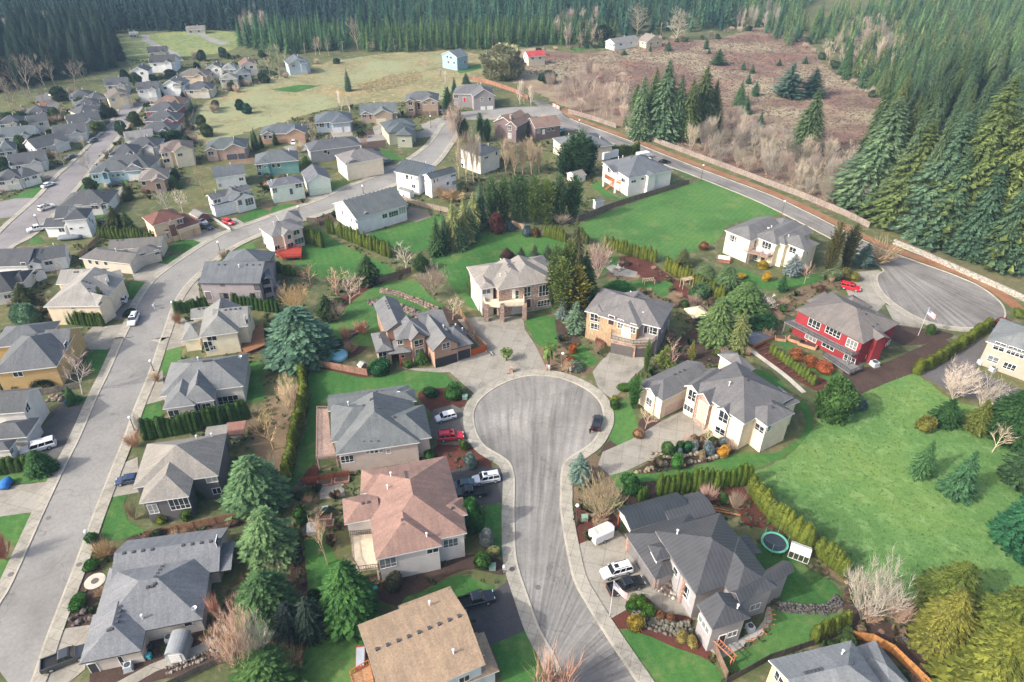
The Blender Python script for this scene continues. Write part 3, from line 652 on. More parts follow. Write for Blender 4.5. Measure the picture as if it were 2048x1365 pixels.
FW=[(-60,540),(0,470),(42,430),(80,396),(120,352),(150,325),(190,285),(215,258),(232,238),(240,222),(245,206)];FE=[(285,206),(270,226),(262,238),(240,265),(215,296),(185,330),(160,362),(110,420),(60,470),(10,500),(-60,580)]
f1=smooth_line(pxs(FW));f2=smooth_line(pxs(FE));sheet('road',f1+f2,.09,mat('asphalt',C(156,151,150,.64)))
strip('pavement',f1,.2,2.0,.19,CONC,.15);strip('pavement',f2,.2,2.0,.19,CONC,.15);sheet('road',pxs([(-30,410),(30,398),(80,396),(60,420),(20,436),(-30,440)]),.088,mat('asphalt',C(156,151,150,.64)))
sheet('road',pxs([(282,70),(298,70),(300,80),(335,98),(356,106),(368,122),(352,124),(340,108),(308,94),(284,82)]),.06,ASPH);sheet('road',pxs([(385,62),(395,64),(430,78),(458,86),(446,92),(415,82)]),.06,ASPH)
CL=[(1150,1380),(1125,1345),(1104,1301),(1079,1256),(1056,1193),(1034,1123),(1030,1060),(1029,1023),(1030,985),(1029,952),(1021,928),(1005,914),(984,902),(967,889),(954,866),(948,840),(950,820),(962,800),(987,780),(1024,762),(1069,753),(1124,759),(1174,782),(1199,807),(1206,837),(1199,860),(1184,884),(1159,903),(1138,916),(1126,930),(1121,950),(1120,985),(1120,1023),(1132,1098),(1147,1163),(1174,1213),(1214,1278),(1272,1365),(1284,1384)]
cl=smooth_line(pxs(CL));cc=at(1076,838)
sheet('road',cl,.09,mat('asphalt',C(159,156,150,.66),cx=round(at(1050,1420).x,2),cy=round(at(1050,1420).y,2)))
strip('kerb',cl,0,.35,.2,CURB,.2);strip('pavement',cl,.36,2.2,.19,CONC,.15)
RT=[(1060,200),(1090,206),(1119,220),(1139,238),(1249,279),(1349,319),(1424,348),(1536,390),(1610,424),(1671,455),(1723,481),(1773,503),(1836,526),(1911,553),(1961,576),(1995,602),(2008,623),(2004,640),(1981,650),(1948,656),(1898,653),(1848,641),(1801,616),(1768,588),(1756,565),(1757,552),(1768,541),(1745,524),(1698,498),(1640,466),(1536,413),(1459,380),(1359,341),(1300,318),(1240,292),(1160,262),(1120,244),(1096,228)]
rt=smooth_line(pxs(RT));sheet('road',rt,.09,mat('asphalt',C(152,149,144,.64),cx=round(at(1740,500).x,2),cy=round(at(1740,500).y,2)))
k0=4*5;strip('kerb',rt[15:33*5],0,.35,.2,CURB,.2)
strip('pavement',rt[17*5:25*5],.36,2.0,.19,CONC,.15)
MULCHRUN=[(1119,218),(1139,236),(1249,277),(1349,317),(1424,346),(1536,388),(1671,452),(1723,478),(1773,500),(1836,523),(1911,550),(1961,573),(2000,600),(2048,640)]
ml=smooth_line(pxs(MULCHRUN));strip('verge',ml,.4,3.6,.06,mat('soil',C(158,104,74,.62),b=(140,112,88)),None)
sheet('verge',pxs([(1790,488),(1900,528),(2048,588),(2110,610),(2110,560),(1960,515),(1840,478)]),.05,mat('grass',C(120,124,92,.6),patchy=(124,100,80)),True,False)
sheet('path',pxs([(1500,1145),(1508,1150),(1508,1168),(1500,1160)]),.075,CONC2)
# -------- near and middle houses
GREY=(128,132,138);DK=(96,101,110);LT=(168,166,162)
WOODRED=mat('wood',C(196,76,60,.6));WOODOR=mat('wood',C(208,130,84,.66));WOODGR=mat('wood',C(150,128,112,.62));RAILDK=mat('trim',C(66,66,68));STONE=mat('stone',C(176,150,134,.66));STONEP=mat('stone',C(186,154,138,.7));CREAMW=mat('trim',C(226,212,186,.8));DECKGR=mat('wood',C(150,146,146,.6))
BRICK=mat('stone',C(168,110,90,.66));DECKPK=mat('wood',C(184,158,144,.66));DECKWH=mat('concrete',C(216,202,178,.75))
# --- along the left street, east side
house('large single storey house with a blue grey hip roof, barrel shed in its side yard','T03',(196,186,176),(140,146,156),[
('yhg',3.1,.5,(630,1220),(1130,1115),7.5),('xhh',3.1,.5,(700,1045),(1620,862),12.5),('xgg',3.1,.52,(880,600),(1750,478),(1755,135)),('xgg',2.9,.14,(1640,500),(1845,466),5.5,{'open':1})],
[('w',2,1,(1735,245),1.3,1.6),('w',1,0,(1505,900),1,.7),('d',0,0,(735,1300),1,2),('w',0,0,(980,1210),.5,2.2)],
[(0,[('v',4,(.56,.5),(.56,.95)),('v',2,(.42,.42),(.52,.44))]),(1,[('v',5,(.56,.4),(.56,.8)),('p',(.47,.12)),('d',(.93,.1)),('v',2,(.48,.42),(.56,.42))]),(2,[('v',4,(.05,.48),(.4,.48)),('v',4,(.6,.48),(.95,.48))])],trim=DARKTRIM)
house('two storey charcoal house with a pale taupe hip roof and white window frames','T02',(104,102,104),(162,160,157),[
('yhh',5.4,.5,(1060,1178),(1745,1078),(1830,735)),('yhg',5.4,.5,(1110,1302),(1510,1245),9),('xgg',5.0,.25,(1640,760),(1815,735),2.5)],
[('w',1,0,(1450,1300),3,2.4),('w',0,0,(1735,1200),1.3,1.3),('w',0,0,(1705,1110),1.7,1.1),('w',1,0,(1225,1345),1.4,2)],
[(0,[('v',3,(.5,.5),(.5,.7)),('p',(.66,.86)),('p',(.85,.85))])],frame=WHITE)
house('pale stucco house with a tall glazed bay behind the clipped hedge row','T02',(204,198,190),(136,142,148),[
('xhh',4.3,.55,(1278,446),(1948,362),(1895,112)),('yhg',4.3,.55,(1300,547),(1560,512),9),('yhg',4.3,.75,(1440,517),(1716,474),9),('xhh',3.3,.4,(1395,268),(1600,240),(1615,130))],
[('w',2,0,(1590,545),1.4,2.5),('w',2,0,(1655,545),1.8,2.7),('w',2,1,(1712,540),1.6,2.6),('w',1,0,(1395,590),1.9,2.1),('w',0,0,(1795,515),1.9,1.9),('w',0,0,(1876,500),1.9,1.9)],
[(2,[('v',3,(.53,.3),(.53,.5))]),(0,[('v',4,(.5,.5),(.62,.5)),('d',(.92,.75)),('p',(.4,.75))])])
h,_=house('cream two storey house with a steep cross gabled grey roof and a brown timber deck','T01',(228,218,192),(152,156,158),[
('yhg',5.6,.62,(1590,1337),(1905,1295),12),('xgg',5.6,.6,(1700,1275),(1985,1245),(2012,1085)),('xgg',4.6,.5,(1524,1190),(1720,1165),(1700,1085)),('xhh',3.3,.4,(1450,1366),(1600,1345),(1640,1195))],
[('w',0,0,(1695,1345),1.9,1.1),('w',0,0,(1540,1425),1.7,2.6),('w',0,0,(1703,1420),1.1,1),('w',1,0,(1830,1415),1.1,1.9),('w',1,1,(1958,1210),.8,2),('w',1,1,(1998,1180),.8,2),('w',1,0,(1900,1330),1,1.2)],
[(0,[('v',4,(.55,.55),(.55,.85))]),(1,[('v',4,(.3,.45),(.85,.45))]),(2,[('v',3,(.25,.45),(.8,.45))])])
deck(h,'0',[(478,690),(526,643),(530,690),(492,706)],.9,mat('wood',C(170,120,84,.6)),None,False)
house('lilac grey two storey house with a long plain roof slope facing the hedge','A',(158,150,152),(120,128,138),[
('xgg',6.0,.5,(490,573),(1535,575),12),('yhh',6.0,.5,(815,300),(1640,300),9),('ygg',5.7,.45,(1545,545),(1760,500),6.5),('xhg',4.0,.4,(470,575),(800,574),8)],
[('w',0,0,(895,600),.9,.6),('w',0,0,(890,785),1,1.4),('w',0,0,(955,785),1,1.4),('w',0,0,(1105,770),.6,.9),('w',0,0,(1395,780),.6,1.2),('w',0,0,(1432,780),.6,1.2),('w',0,0,(1490,640),1.3,1.3),('w',0,0,(1500,780),1.4,1.5),('w',2,0,(1640,535),1.6,1.6),('w',2,0,(1660,690),1.6,1.4),('w',2,1,(1710,560),1.6,2),('d',0,0,(660,780),1.6,2.3,(110,104,106))],  # dark panes at the main wall's right end paint in the porch opening's shade
[(0,[('v',2,(.2,.42),(.4,.42)),('v',3,(.66,.42),(.98,.42)),('p',(.6,.36))])],trim=DARKTRIM,frame=DARKTRIM)
h,_=house('peach stucco house with a bright red timber deck at the back','M',(228,208,190),(142,144,148),[
('xhh',5.9,.5,(430,1056),(872,916),(145,968)),('xhh',5.2,.5,(560,880),(868,822),8),('ygg',5.7,.7,(588,1042),(742,985),5)],
[('w',0,0,(770,990),1.8,1.3),('w',0,0,(810,1108),2.8,1.7),('w',2,0,(672,1052),1.1,1.2),('w',2,0,(690,1165),1.8,1.3),('w',0,0,(500,1200),1.4,1.1),('w',0,3,(280,1135),1,1.3),('w',0,3,(300,1255),1,1),('w',0,3,(262,1030),.8,1)],
[(0,[('v',3,(.45,.45),(.45,.75)),('p',(.3,.5))])])
deck(h,'M',[(482,1275),(575,1338),(838,1322),(846,1215),(760,1190),(620,1225)],1.3,WOODRED,WOODRED,True,.9,False)
h,_=house('long white gabled house with a slate grey roof and a ridge of small vents','T11',(232,230,228),(112,121,128),[
('xgg',5.4,.45,(800,393),(1216,271),(602,270)),('ygg',5.0,.42,(815,388),(966,344),6),('xgg',2.9,.25,(1130,315),(1216,285),3,{'open':1})],
[('w',0,0,(1030,365),1.6,1.3),('w',0,0,(1100,347),3.2,1.6),('w',0,0,(1170,320),2.4,2),('w',0,3,(690,335),.9,1.4),('w',0,3,(720,378),.6,1.2),('w',0,3,(765,398),.6,1.2),('w',1,0,(845,412),1,1.1),('w',1,0,(905,386),.8,.4),('w',0,3,(812,418),1,1.2)],  # front wall's rightmost pane is a dark stand-in for the shaded porch
[(0,[('v',12,(.02,.54),(.97,.54))])])
h,_=house('white two storey house with an L of dark slate roofs beside the curving street','N',(232,232,232),(86,98,108),[
('xgg',6.8,.5,(690,1088),(1056,985),(515,1047)),('xgg',6.8,.48,(188,977),(520,1049),11)],
[('w',1,0,(370,1055),1.2,1.4),('w',1,0,(430,1065),.5,1.1),('w',1,0,(505,1085),.7,1),('w',1,0,(460,1180),1.5,1.2),('w',0,3,(560,1082),.6,.6),('w',0,3,(660,1105),.5,.6),('w',0,0,(740,1112),.5,1.1),('w',0,0,(785,1097),.5,1.1),('w',0,0,(925,1142),.9,1),('w',0,0,(1010,1132),1.5,1.3),('w',0,0,(1010,1032),1.9,.5)],
[(0,[('v',9,(.05,.5),(.95,.5))]),(1,[('v',9,(.05,.5),(.95,.5)),('p',(.75,.75))])])
house('cream and sage house with a dark hip roof, tall bare poplars in front of it','N',(226,224,212),(92,102,114),[
('yhh',7.0,.45,(1370,772),(1652,682),(890,722))],
[('w',0,3,(965,742),1.2,.6),('w',0,0,(1450,792),1.8,.6),('w',0,0,(1590,732),.7,1.3),('w',0,3,(1040,860),1.2,1.4)],
[(0,[('v',4,(.4,.35),(.6,.35)),('p',(.7,.3))])])
# --- round the central cul-de-sac
h,_=house('salmon pink hip roofed house with white walls at the mouth of the cul-de-sac','I',(214,206,198),(170,140,132),[
('yhh',6.0,.45,(535,1405),(1805,1137),(1485,88)),('yhg',6.0,.45,(555,1503),(1462,1308),9),('xhg',6.0,.45,(125,1022),(620,925),(82,672)),('xgh',6.05,.5,(1400,968),(1812,885),(1738,645)),('xhg',6.0,.4,(345,600),(700,560),(348,272))],
[('w',0,0,(1580,1268),2.2,1.7),('w',1,0,(1335,1378),1.7,.9),('w',1,0,(640,1560),2.4,2)],
[(0,[('v',4,(.47,.62),(.47,.8)),('p',(.3,.75)),('p',(.24,.62))]),(1,[('v',2,(.47,.55),(.5,.42)),('p',(.8,.18))]),(2,[('v',2,(.5,.47),(.8,.47))]),(3,[('v',1,(.5,.35),(.6,.35))])])
deck(h,'J',[(215,215),(505,190),(600,560),(590,660),(330,690),(250,560)],3.0,DECKWH,WOODGR,True)
h,_=house('wide blue grey hip roofed house with two skylights and a raised pink beige deck','T12',(196,178,168),(124,132,138),[
('yhg',5.0,.5,(640,912),(1312,813),12),('xhg',5.2,.5,(600,812),(1000,752),(595,505)),('xgh',5.0,.42,(577,562),(1240,470),(1228,348)),('xgh',5.1,.5,(1090,508),(1285,480),(1262,380)),('xgh',4.9,.5,(1050,832),(1406,772),(1372,505))],
[('w',0,0,(730,945),2.2,1.6),('w',0,0,(893,893),.6,.6),('w',0,0,(928,889),.6,.6),('w',0,0,(963,885),.6,.6),('w',0,0,(1001,880),.6,.6),('w',0,0,(1060,882),.7,1),('g',4,1,(1400,850),4.5,2.2,(190,176,168))],
[(0,[('v',3,(.3,.14),(.55,.1)),('v',1,(.5,.6),(.6,.6)),('v',2,(.46,.82),(.5,.82))]),(1,[('v',2,(.65,.52),(.9,.52)),('p',(.4,.7))]),(2,[('s',(.86,.32),(.86,.2)),('v',3,(.5,.55),(.7,.55))]),(4,[('v',2,(.1,.47),(.3,.47))])])
deck(h,'T12',[(490,545),(575,545),(600,800),(645,925),(485,945)],3.0,DECKPK,DECKPK,True,.7)
h,_=house('brown stucco house with an eight sided porch roof and black garage doors','B',(170,138,120),(134,138,144),[
('xhh',6.0,.55,(690,612),(1300,520),(452,305)),('ygg',6.02,.6,(520,470),(960,380),13),('xgg',5.4,.5,(1180,500),(1620,395),9),('ygg',6.0,.85,(945,626),(1240,548),8),('ygg',4.9,.85,(1330,798),(1795,668),11),('xhh',3.7,.55,(1640,770),(2024,662),(1700,335)),('yhh',3.9,.5,(362,822),(650,770),(115,515)),('yhg',3.2,.3,(560,852),(965,805),4.5,{'open':1})],
[('w',0,0,(720,650),1,.9),('w',0,0,(795,645),.8,1),('w',3,0,(1090,650),2.1,1.6),('w',3,0,(1105,800),2,1.6),('w',4,0,(1555,695),1.7,1.4),('g',4,0,(1555,930),5,2.3,(52,52,58)),('g',5,0,(1860,810),2.7,2.3,(52,52,58)),('w',6,0,(440,870),1.7,1.6),('w',0,0,(815,880),.7,.7),('d',3,3,(905,900),1,2.1,(150,80,56))],
[(1,[('v',4,(.45,.5),(.45,.85))]),(6,[('v',2,(.45,.5),(.45,.7))]),(5,[('p',(.75,.75)),('p',(.95,.6)),('c',(.08,.5),1.0,2.2,BRICK)]),(4,[('p',(.75,.5))])],trim=DARKTRIM)
for p in((600,1000),(785,1045)):pillar(h,'B',p,3.0,.3,mat('wood',C(168,84,58,.6)))
h,ws=house('tall pale roofed stone house with cream balconies over the garages','C',(170,146,132),(166,163,160),[
('xhh',8.0,.42,(285,547),(1640,330),(145,240)),('yhg',8.0,.45,(640,646),(1342,528),11),('yhg',8.0,.45,(860,608),(1622,480),11),('yhg',8.0,.45,(640,633),(1142,568),9),('yhg',8.0,.45,(345,628),(602,592),9)],
[('d',3,0,(870,740),2,2.5,(236,230,214),4.6),('w',3,0,(770,735),1,2.3),('w',3,0,(968,722),1,2.3),('w',4,0,(450,672),2,1.2),('w',2,0,(1145,670),1.8,2.6),('w',2,0,(1430,650),2.5,3),('w',2,0,(1430,865),3.2,1.6),('d',2,0,(1165,870),1.3,2.4,(84,48,44)),('g',3,0,(890,1035),4.8,2.4,(190,184,180)),('g',4,0,(545,1000),2.6,2.3,(176,160,146))],
[(0,[('p',(.42,.85)),('v',3,(.6,.55),(.75,.55))]),(1,[('v',2,(.48,.5),(.48,.7)),('p',(.86,.35))]),(3,[('v',2,(.48,.42),(.48,.6)),('p',(.25,.5))])],wallkind='stone')
mm=mat('siding',C(226,222,214,.8));ws[0].wall.data.materials[0]=mm;ws[4].wall.data.materials[0]=mm
deck(h,'C',[(400,775),(432,905),(690,935),(735,915),(1095,900),(1085,790),(690,800)],4.4,CREAMW,CREAMW,False,1.0,True,skip=(5,6))
for p in((452,1170),(718,1182),(1098,1145)):pillar(h,'C',p,4.9,1.1,STONE)
h,ws=house('grey roofed house with golden timber cladding above an arched stone garage terrace','D',(140,132,134),(136,136,140),[
('xhh',7.6,.45,(95,516),(1378,828),(1738,440)),('yhg',7.6,.45,(345,548),(1048,766),10,{'fwd':1.6}),('fxx',3.9,0,(525,1005),(965,1098),(1040,880),{'wall':STONEP}),('fxx',3.85,0,(940,1090),(1240,1085),(1370,945),{'wall':STONEP}),('yhg',7.55,.45,(88,514),(420,595),9,{'fwd':.5,'wall':mat('wood',C(190,162,130,.7))})],
[('d',1,0,(795,835),2,2.4,(236,234,226),4.0),('w',1,0,(690,755),1.3,2.3),('w',1,0,(905,830),1.3,2.3),('w',4,0,(280,640),2.8,2.2),('w',4,0,(270,800),2.4,1.5),('d',1,0,(535,690),1.4,2.3,(60,42,40)),('d',0,0,(1140,840),1.2,2.3,(50,50,54)),('w',0,0,(1240,855),2.1,2.1),('w',0,1,(1640,600),1,1),('w',0,1,(1530,700),1,1.1),('w',0,1,(1405,850),1,1),('g',2,0,(700,1130),5,2.6,(96,92,90)),('g',3,0,(1040,1190),2.3,2.4,(86,82,80))],  # both garage doors are dark panels painted in for the shaded garage openings
[(0,[('p',(.42,.88)),('v',3,(.55,.55),(.68,.55))]),(1,[('v',4,(.53,.55),(.53,.9)),('p',(.9,.4))])],trim=WHITE)
ws[1].wall.data.materials[0]=mat('wood',C(190,162,130,.66))
deck(h,'D',[(535,900),(530,1010),(905,1098),(1235,1088),(1372,945),(1040,870)],4.1,mat('concrete',C(196,182,164,.7)),RAILDK,False,1.0,skip=(4,5))
q=MB()
a,b=at(*cx('D',(330,1060))),at(*cx('D',(520,800)))
for i in range(14):
 t=i/14;p=a+(b-a)*t;q.box(p,2.6,.55,.28*(i+1),Vector((-(b-a).y,(b-a).x,0)))
q.build('stair',mat('concrete',C(178,168,156,.7)),h)
h,ws=house('large cream stucco house with a stepped grey roof and an arched stone entry','G',(222,206,182),(122,124,130),[
('yhg',5.2,.45,(65,422),(355,638),(1030,400)),('xhh',7.0,.5,(655,443),(1330,912),14),('yhh',7.02,.5,(1300,722),(1600,942),(1945,790)),('yhh',6.0,.5,(1590,520),(1835,705),(1985,640)),('yhh',6.0,.5,(1010,80),(1335,302),(1462,250)),('ygg',6.6,.8,(800,527),(988,657),10,{'fwd':1.6,'wall':STONEP}),('ygg',6.9,.7,(640,440),(800,530),8,{'fwd':.7}),('ygg',6.5,.8,(1012,706),(1192,806),10,{'fwd':1.0}),('ygg',5.2,.6,(130,480),(270,590),5)],
[('w',6,0,(757,600),1.7,2.4),('w',7,0,(1088,830),1.9,2.4),('g',0,1,(490,700),4.8,2.4,(214,186,168)),('w',8,0,(198,648),1.5,1.7),('w',6,0,(715,755),2.2,1.3),('w',7,0,(1052,1000),2,1.4),('d',5,0,(865,730),2.2,4.6,(196,166,144),1.3),('w',2,0,(1510,962),1.9,1.4),('w',2,1,(1620,960),.9,1.4),('w',4,1,(1395,310),.6,1)],
[(0,[('v',3,(.5,.42),(.5,.7))]),(1,[('v',2,(.45,.52),(.6,.52)),('p',(.45,.3))]),(5,[('v',3,(.75,.4),(.75,.8))]),(4,[('v',2,(.55,.45),(.55,.6))]),(2,[('v',1,(.6,.45),(.6,.55))])])
q=MB();a,b=at(*cx('G',(850,915))),at(*cx('G',(905,800)))
for i in range(7):q.box(a+(b-a)*(i/7),2.4,.5,.18*(i+1),Vector((-(b-a).y,(b-a).x,0)))
q.build('stair',mat('concrete',C(206,192,172,.72)),h)
h,ws=house('big grey house with a charcoal standing seam metal roof and brick piers','H',(158,154,154),(98,101,107),[
('xhh',3.6,.45,(172,500),(517,1020),12),('yhh',6.4,.5,(978,1195),(1774,944),(1215,270)),('yhg',6.2,.5,(685,757),(800,942),(1130,760)),('yhg',6.15,.5,(1165,1591),(1600,1456),(951,1313)),('yhg',5.6,.5,(432,628),(522,805),6,{'z0':3.6}),('ygg',6.3,.9,(1400,1130),(1528,1262),10,{'fwd':.8}),('ygh',3.9,.4,(1622,748),(1727,715),(1530,512)),('xgg',3.5,.2,(700,400),(1210,262),5),('yhg',6.1,.5,(800,945),(978,1195),(1320,1090)),('yhh',6.3,.5,(1420,1262),(1912,1107),(1440,540))],
[('g',0,0,(270,650),3,2.3,(120,116,116)),('g',0,0,(410,880),4.8,2.3,(120,116,116)),('w',4,0,(478,705),2.2,.8),('w',8,0,(790,1060),1.2,2.6),('w',8,0,(930,1270),1,2.4),('w',8,0,(870,1165),1.2,2.6),('w',2,0,(745,930),1.2,1.4),('w',9,0,(1650,1330),1.6,1.2),('w',3,3,(1060,1520),2.6,1.2),('d',3,0,(1270,1700),1,2,(64,48,50)),('w',3,0,(1390,1640),1.4,1.1)],
[(3,[('p',(.78,.35))]),(1,[('p',(.2,.8))])],trim=mat('trim',C(112,112,116)),roofkind='metalroof')
for p,hh in(((205,690),3.2),((505,1120),3.3),((810,1270),5.0),((930,1360),5.0)):pillar(h,'H',p,hh,.8,STONEP)
h,ws=house('metal roofed open carport with long dark ribbed slopes','H',(232,228,222),(78,85,93),[
('xgg',3.6,.35,(235,462),(932,262),(78,212),{'open':1})],(),(),cat='carport',name='carport',trim=mat('trim',C(150,152,156)),roofkind='metalroof')
w=ws[0];q=MB()
for u in(.3,w.L-.3):
 q.add([w.G(u,.3,2.2),w.G(u,w.D-.3,2.2),w.G(u,w.D-.3,3.4),w.G(u,w.D/2,w.hz(u,w.D/2)-.25),w.G(u,.3,3.4)],[(0,1,2,3,4)])
q.build('gable',mat('siding',C(232,228,222,.8)),h)
for u in(.4,w.L/2,w.L-.4):
 for v in(.4,w.D-.4):
  q=MB();q.box(w.G(u,v,0),.3,.3,3.4,w.eu);q.build('post',mat('wood',C(186,108,66,.6)),h)
h,_=house('pale blue house under a weathered tan shingle roof at the bottom edge of the view','K',(196,208,212),(190,167,144),[
('xgg',6.2,.42,(455,1725),(1850,1117),(112,578)),('yhh',3.5,.4,(900,1020),(1662,712),(1367,52)),('xhh',3.2,.4,(1500,1412),(2040,1207),(1797,683)),('xgg',5.9,.3,(1300,1150),(1835,985),(1700,690))],
[('w',0,0,(1560,1320),1.4,1.2)],
[(0,[('v',9,(.04,.5),(.97,.5)),('p',(.72,.86)),('p',(.75,.2))]),(1,[('v',1,(.3,.7),(.4,.7))])])
deck(h,'K',[(5,1265),(262,1115),(330,1370),(60,1480)],1.6,mat('wood',C(196,150,110,.66)),WOODOR,True)
house('timber fronted grey roofed house cut off by the bottom right edge','L',(222,186,144),(150,158,166),[
('xgh',6.0,.5,(250,1062),(1385,792),(1960,1525)),('yhh',3.4,.3,(1380,900),(1960,1660),4)],
[('w',0,3,(395,1320),1.6,1.6),('w',0,3,(440,1500),1.6,1.6)],[(0,[('v',5,(.2,.46),(.42,.46)),('v',1,(.72,.46),(.8,.46)),('p',(.75,.25))])],wallkind='wood')
# --- right hand side
h,ws=house('cream house at the lawn edge with a back balcony of covered furniture','E',(230,218,194),(128,130,135),[
('yhg',7.0,.42,(250,348),(692,533),15),('yhg',7.0,.42,(700,430),(1133,603),15),('yhg',7.0,.42,(1000,498),(1290,611),14),('yhh',7.0,.42,(1120,500),(1612,698),(1945,600)),('yhh',7.0,.42,(1200,330),(1560,262),(1420,95))],
[('w',0,0,(395,492),2.2,1.9),('w',0,0,(340,470),.5,1.6),('w',0,0,(440,505),.5,1.6),('w',1,0,(965,612),2.8,2),('w',3,0,(1412,690),1.9,1.6),('w',0,1,(780,575),1.4,2),('w',3,1,(1655,750),.5,1),('w',1,0,(700,790),2.6,1.6),('w',1,0,(900,850),1.2,1.2)],
[(0,[('d',(.9,.6)),('p',(.9,.7))]),(2,[('p',(.7,.25))]),(3,[('v',3,(.4,.5),(.4,.8)),('v',3,(.55,.6),(.75,.6))])])
deck(h,'E',[(520,640),(660,730),(980,805),(1095,765),(1100,700),(860,640),(690,560)],3.6,DECKPK,mat('wood',C(190,158,146,.66)),True,1.0,skip=(4,5,6))
for p in((850,690),(985,735)):
 c=at(*cx('E',p),3.6);q=MB();q.lathe(c,[(1.0,0),(1.05,.5),(.9,.95),(.5,1.15),(.02,1.2)],10);solo(q,'furniture_cover',mat('trim',C(232,228,222,.8)),'white covered patio set on the cream house balcony, %s'%('nearer the corner' if p[0]>900 else 'against the windows'),'furniture cover',smooth=True)
h,ws=house('dark red house with white framed windows and a long grey balcony','F',(142,50,55),(136,132,132),[
('xhh',6.6,.42,(625,336),(1470,762),(2040,560)),('yhh',4.2,.45,(755,224),(1000,345),(1250,240)),('yhh',4.3,.5,(1290,385),(1585,300),(1440,125)),('ygh',6.65,.4,(1640,720),(1800,690),6),('yhh',6.5,.4,(1560,480),(1790,450),(1650,370))],
[('w',0,0,(860,517),2.9,1.9),('w',0,0,(1095,612),3.6,2),('w',0,0,(1325,768),2.4,2),('w',0,0,(815,697),2.8,1),('w',0,0,(1030,795),2.9,1),('w',0,0,(1295,955),2.6,1.4),('w',0,1,(1520,912),1.2,.9),('w',0,1,(1790,740),.9,1),('w',0,1,(1888,692),1.6,.6)],
[(0,[('v',3,(.5,.55),(.75,.55)),('v',2,(.88,.4),(.88,.62))]),(1,[('v',1,(.5,.7),(.6,.7))])],trim=mat('trim',C(96,90,90)))
deck(h,'F',[(485,485),(1322,918),(1432,882),(1400,850),(640,452)],3.4,DECKGR,RAILDK,True,1.0,skip=(3,))
deck(h,'F',[(965,905),(1298,1135),(1462,1072),(1390,1030),(1000,868)],.9,DECKGR,RAILDK,True,1.0,skip=(3,4))
house('beige apartment house at the right edge with paired white windows','T32',(172,163,148),(140,148,154),[
('xhh',6.2,.42,(1742,2),(2330,205),13)],
[('w',0,0,(1852,48),2,1.8),('w',0,0,(1985,92),3.2,1.8),('w',0,0,(1800,148),2,1.4),('w',0,0,(1932,206),2.2,1.4)],())
h,ws=house('pale grey house beside the green lot, orange timber balcony stair on its left','P',(222,222,218),(116,124,136),[
('xhh',6.6,.45,(830,657),(1597,520),(300,385)),('xgh',6.55,.3,(565,560),(745,530),(640,395),{'open':1}),('ygh',6.62,.42,(1165,625),(1330,590),6)],
[('w',0,0,(915,712),1.8,.8),('w',0,0,(1070,665),1.2,.7),('w',0,3,(740,692),2,1.3),('w',0,3,(325,445),.7,1.6),('w',0,3,(500,520),2,1.6)],
[(0,[('p',(.22,.75)),('p',(.35,.8)),('v',4,(.35,.52),(.5,.6)),('v',3,(.6,.42),(.75,.42)),('s',(.85,.6))])])
deck(h,'P',[(388,618),(560,702),(690,740),(690,640),(600,600),(470,560)],3.0,WOODOR,WOODOR,True,1.0,skip=(3,4,5))
q=MB();a,b=at(*cx('P',(440,850))),at(*cx('P',(640,790)))
for i in range(12):q.box(a+(b-a)*(i/12)+Vector((0,0,.25*i)),.35,1.2,.12,b-a)
q.build('stair',WOODOR,h)
for p in((392,800),(590,905)):pillar(h,'P',p,6.3,.55,WHITE)
house('low beige house with a grey hip roof behind the clump of dark conifers','O',(206,190,168),(122,130,138),[
('xhh',5.8,.4,(1200,694),(1828,619),(850,536))],[('w',0,3,(960,618),.8,1),('w',0,3,(1037,665),2.2,1.3)],[(0,[('v',3,(.5,.55),(.7,.55)),('p',(.3,.8)),('p',(.8,.3))])])
house('mauve brown gabled house with white trimmed windows and steep front gables','O',(120,104,104),(152,130,122),[
('xgg',5.2,.5,(752,392),(1116,345),11),('ygg',6.6,.7,(345,345),(500,372),14),('ygg',6.2,.8,(222,272),(338,325),9),('xgg',6.6,.5,(460,350),(690,240),10)],
[('w',0,0,(800,430),1.3,1.4),('d',0,0,(868,440),1,2,(224,222,218)),('w',0,0,(937,408),1.3,1.2),('w',0,0,(1000,400),1.3,1.2),('w',1,0,(405,385),1.4,1.8),('w',1,0,(405,490),1.4,2),('w',2,0,(275,310),1.8,2),('w',0,3,(690,300),.9,1.2),('w',1,1,(460,410),1,1)],[(3,[('c',(.2,.3),1.0,1.6,STONE)])])
house('grey craftsman house with a white trimmed garage gable and a red front door','T10',(146,140,140),(122,125,132),[
('xhh',6.2,.5,(1570,752),(1880,758),12),('ygg',6.4,.6,(1733,776),(1916,766),9)],
[('w',1,0,(1805,795),1.2,1.6),('w',1,0,(1870,795),1.2,1.6),('g',1,0,(1872,860),2.6,1.6,(236,236,232)),('g',1,0,(1815,865),2,1.6,(236,236,232)),('w',0,0,(1600,775),2,1.4),('d',0,0,(1668,785),1.1,2,(170,40,40),2.6),('w',0,0,(1600,830),1.4,1.2)],[(0,[('p',(.7,.6)),('p',(.6,.7))])])
house('tan and grey two storey house with two garage doors in the upper close','T10',(160,140,122),(112,118,126),[
('xhh',6.4,.5,(1188,806),(1460,802),11),('ygg',6.5,.45,(1320,818),(1462,814),5),('ygg',6.5,.4,(1190,815),(1275,812),4)],
[('w',2,0,(1235,830),1.7,1.3),('w',2,0,(1240,880),1.9,1.1),('w',1,0,(1355,827),1.3,1.2),('w',1,0,(1417,825),1.3,1.2),('g',1,0,(1358,878),2.4,2.1,(128,112,100)),('g',1,0,(1420,878),2.6,2.1,(128,112,100)),('w',0,0,(1302,850),1.2,3)],())
